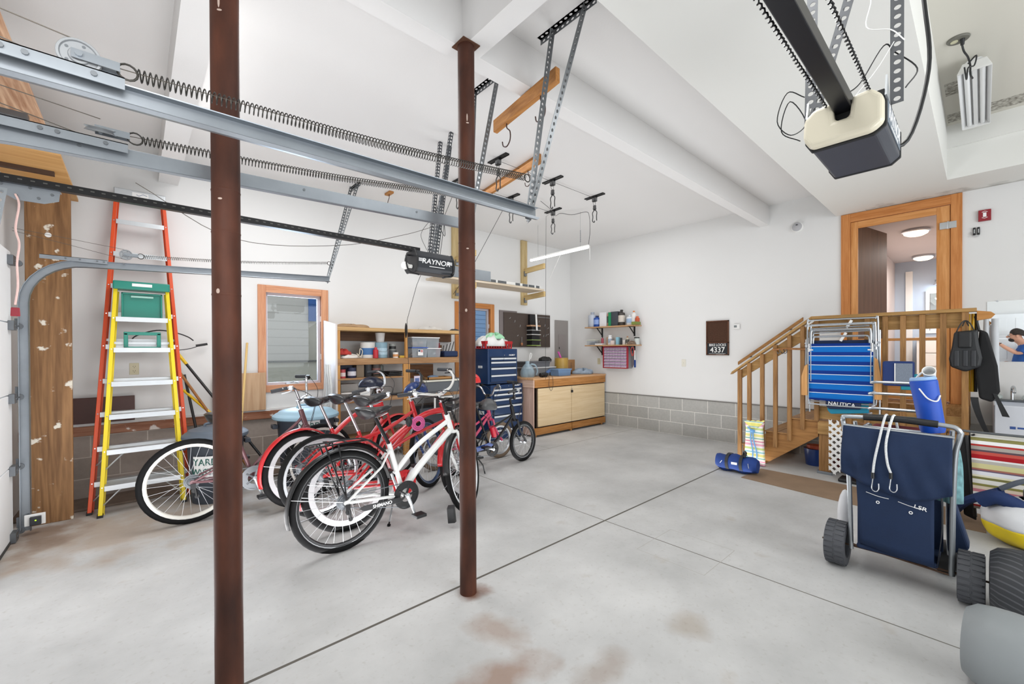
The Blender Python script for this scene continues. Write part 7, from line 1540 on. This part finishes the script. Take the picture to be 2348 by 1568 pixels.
hand_base=len(P); pm=V((.30,.43,1.56)); P.append((pm.x,pm.y,pm.z,.024,.016)); E.append((13,hand_base))
for k,(dx,L1) in enumerate(((.022,.030),(.008,.034),(-.008,.032),(-.022,.026))):
    i=len(P); P+= [(pm.x+dx,pm.y+.03,pm.z+.01,.009),(pm.x+dx,pm.y+.03+L1,pm.z+.005,.008),(pm.x+dx,pm.y+.035+L1,pm.z-.03,.007)]; E+=[(hand_base,i),(i,i+1),(i+1,i+2)]
i=len(P); P+=[(pm.x-.035,pm.y+.0,pm.z-.01,.010),(pm.x-.045,pm.y+.03,pm.z-.02,.008)]; E+=[(hand_base,i),(i,i+1)]
skin('body',P,E,SKIN,pe)
def loft(name,rings,mt,n=26,cap=True):
    b=MB(); k=len(rings); vs=[]
    for (cx,cy,cz,rx,ry) in rings:
        for j in range(n): a=2*PI*j/n; vs.append((cx+rx*math.cos(a)*(1+.05*math.cos(2*a)),cy+ry*math.sin(a),cz))
    fs=[(i*n+j,i*n+(j+1)%n,(i+1)*n+(j+1)%n,(i+1)*n+j) for i in range(k-1) for j in range(n)]
    if cap: fs+=[tuple(range(n))[::-1],tuple(range((k-1)*n,k*n))]
    b.add(vs,fs); return b.build(name,mt,pe,smooth=True)
loft('t_shirt',[(0,.02,.84,.195,.155),(0,.02,.95,.20,.165),(0,.03,1.10,.20,.17),(0,.02,1.25,.205,.155),(0,.01,1.36,.215,.14),(0,.0,1.43,.19,.115),(0,.02,1.48,.10,.085),(0,.03,1.505,.075,.075)],SHIRT)
for s_,el in ((1,((.15,0,1.41,.10),(.21,.03,1.37,.09),(.25,.07,1.31,.078))),(-1,((-.15,0,1.41,.10),(-.20,.01,1.33,.088),(-.225,.03,1.24,.075)))):
    b=MB(); b.tube([e[:3] for e in el],.1,16,rads=[e[3] for e in el]); b.build('sleeve',SHIRT,pe,smooth=True)
loft('trousers',[(0,.01,.72,.17,.13),(0,.01,.80,.19,.15),(0,.01,.90,.19,.15)],PANTS)
for s_ in (-1,1): loft('trouser_leg',[(s_*.115,-.02,.06,.065,.085),(s_*.11,.01,.48,.078,.092),(s_*.10,.01,.74,.10,.13),(s_*.09,.01,.82,.10,.13)],PANTS)
HAIR=mat('hair_dark','#2b221d',.85,var=.2,vs_=80)
b=MB(); b.grid(lambda u,v:(.098*math.sin(PI*.56*v)*math.cos(2*PI*u),.125+.120*math.sin(PI*.56*v)*math.sin(2*PI*u)-.03*v,1.715+.115*math.cos(PI*.56*v)-.05*v*max(0,-math.sin(2*PI*u))),24,10,cu=True); b.build('hair',HAIR,pe,smooth=True,solid=.008)
b=MB(); b.ball((0,.185,1.590),(.068,.058,.045)); b.build('beard',HAIR,pe,smooth=True); MB().ball((0,.250,1.655),(.015,.024,.024)).build('nose',SKIN,pe,smooth=True); MB().ball((0,.238,1.615),(.025,.008,.006)).build('mouth',mat('lips','#9a5a50',.5),pe,smooth=True)
for s in (-1,1):
    MB().ball((s*.092,.12,1.665),(.012,.02,.032)).build('ear',SKIN,pe,smooth=True); MB().ball((s*.034,.226,1.685),(.012,.008,.008)).build('eye',WHT,pe,smooth=True)
b=MB()
for s in (-1,1): b.tube([(s*.034+.024*math.cos(a),.242,1.685+.018*math.sin(a)) for a in [2*PI*q/16 for q in range(16)]],.002,5,closed=True); b.tube([(s*.058,.242,1.69),(s*.097,.13,1.69)],.002,5)
b.build('glasses',BLACK,pe); b=MB(T(.288,.365,1.505)@R(-35,'X')); b.lathe([(.031,-.008),(.033,-.008),(.033,.008),(.031,.008)],20,closed=True); b.build('watch',BLACK,pe,smooth=True)
for s in (-1,1): MB().prism([(-.09,0),(.19,0),(.2,.04),(.1,.07),(-.04,.10),(-.09,.09)],'X',s*.11-.045,s*.11+.045,M=Matrix(((1,0,0,0),(0,1,0,0),(0,0,1,0),(0,0,0,1)))).build('shoe',BLACK,pe,bevel=.015)
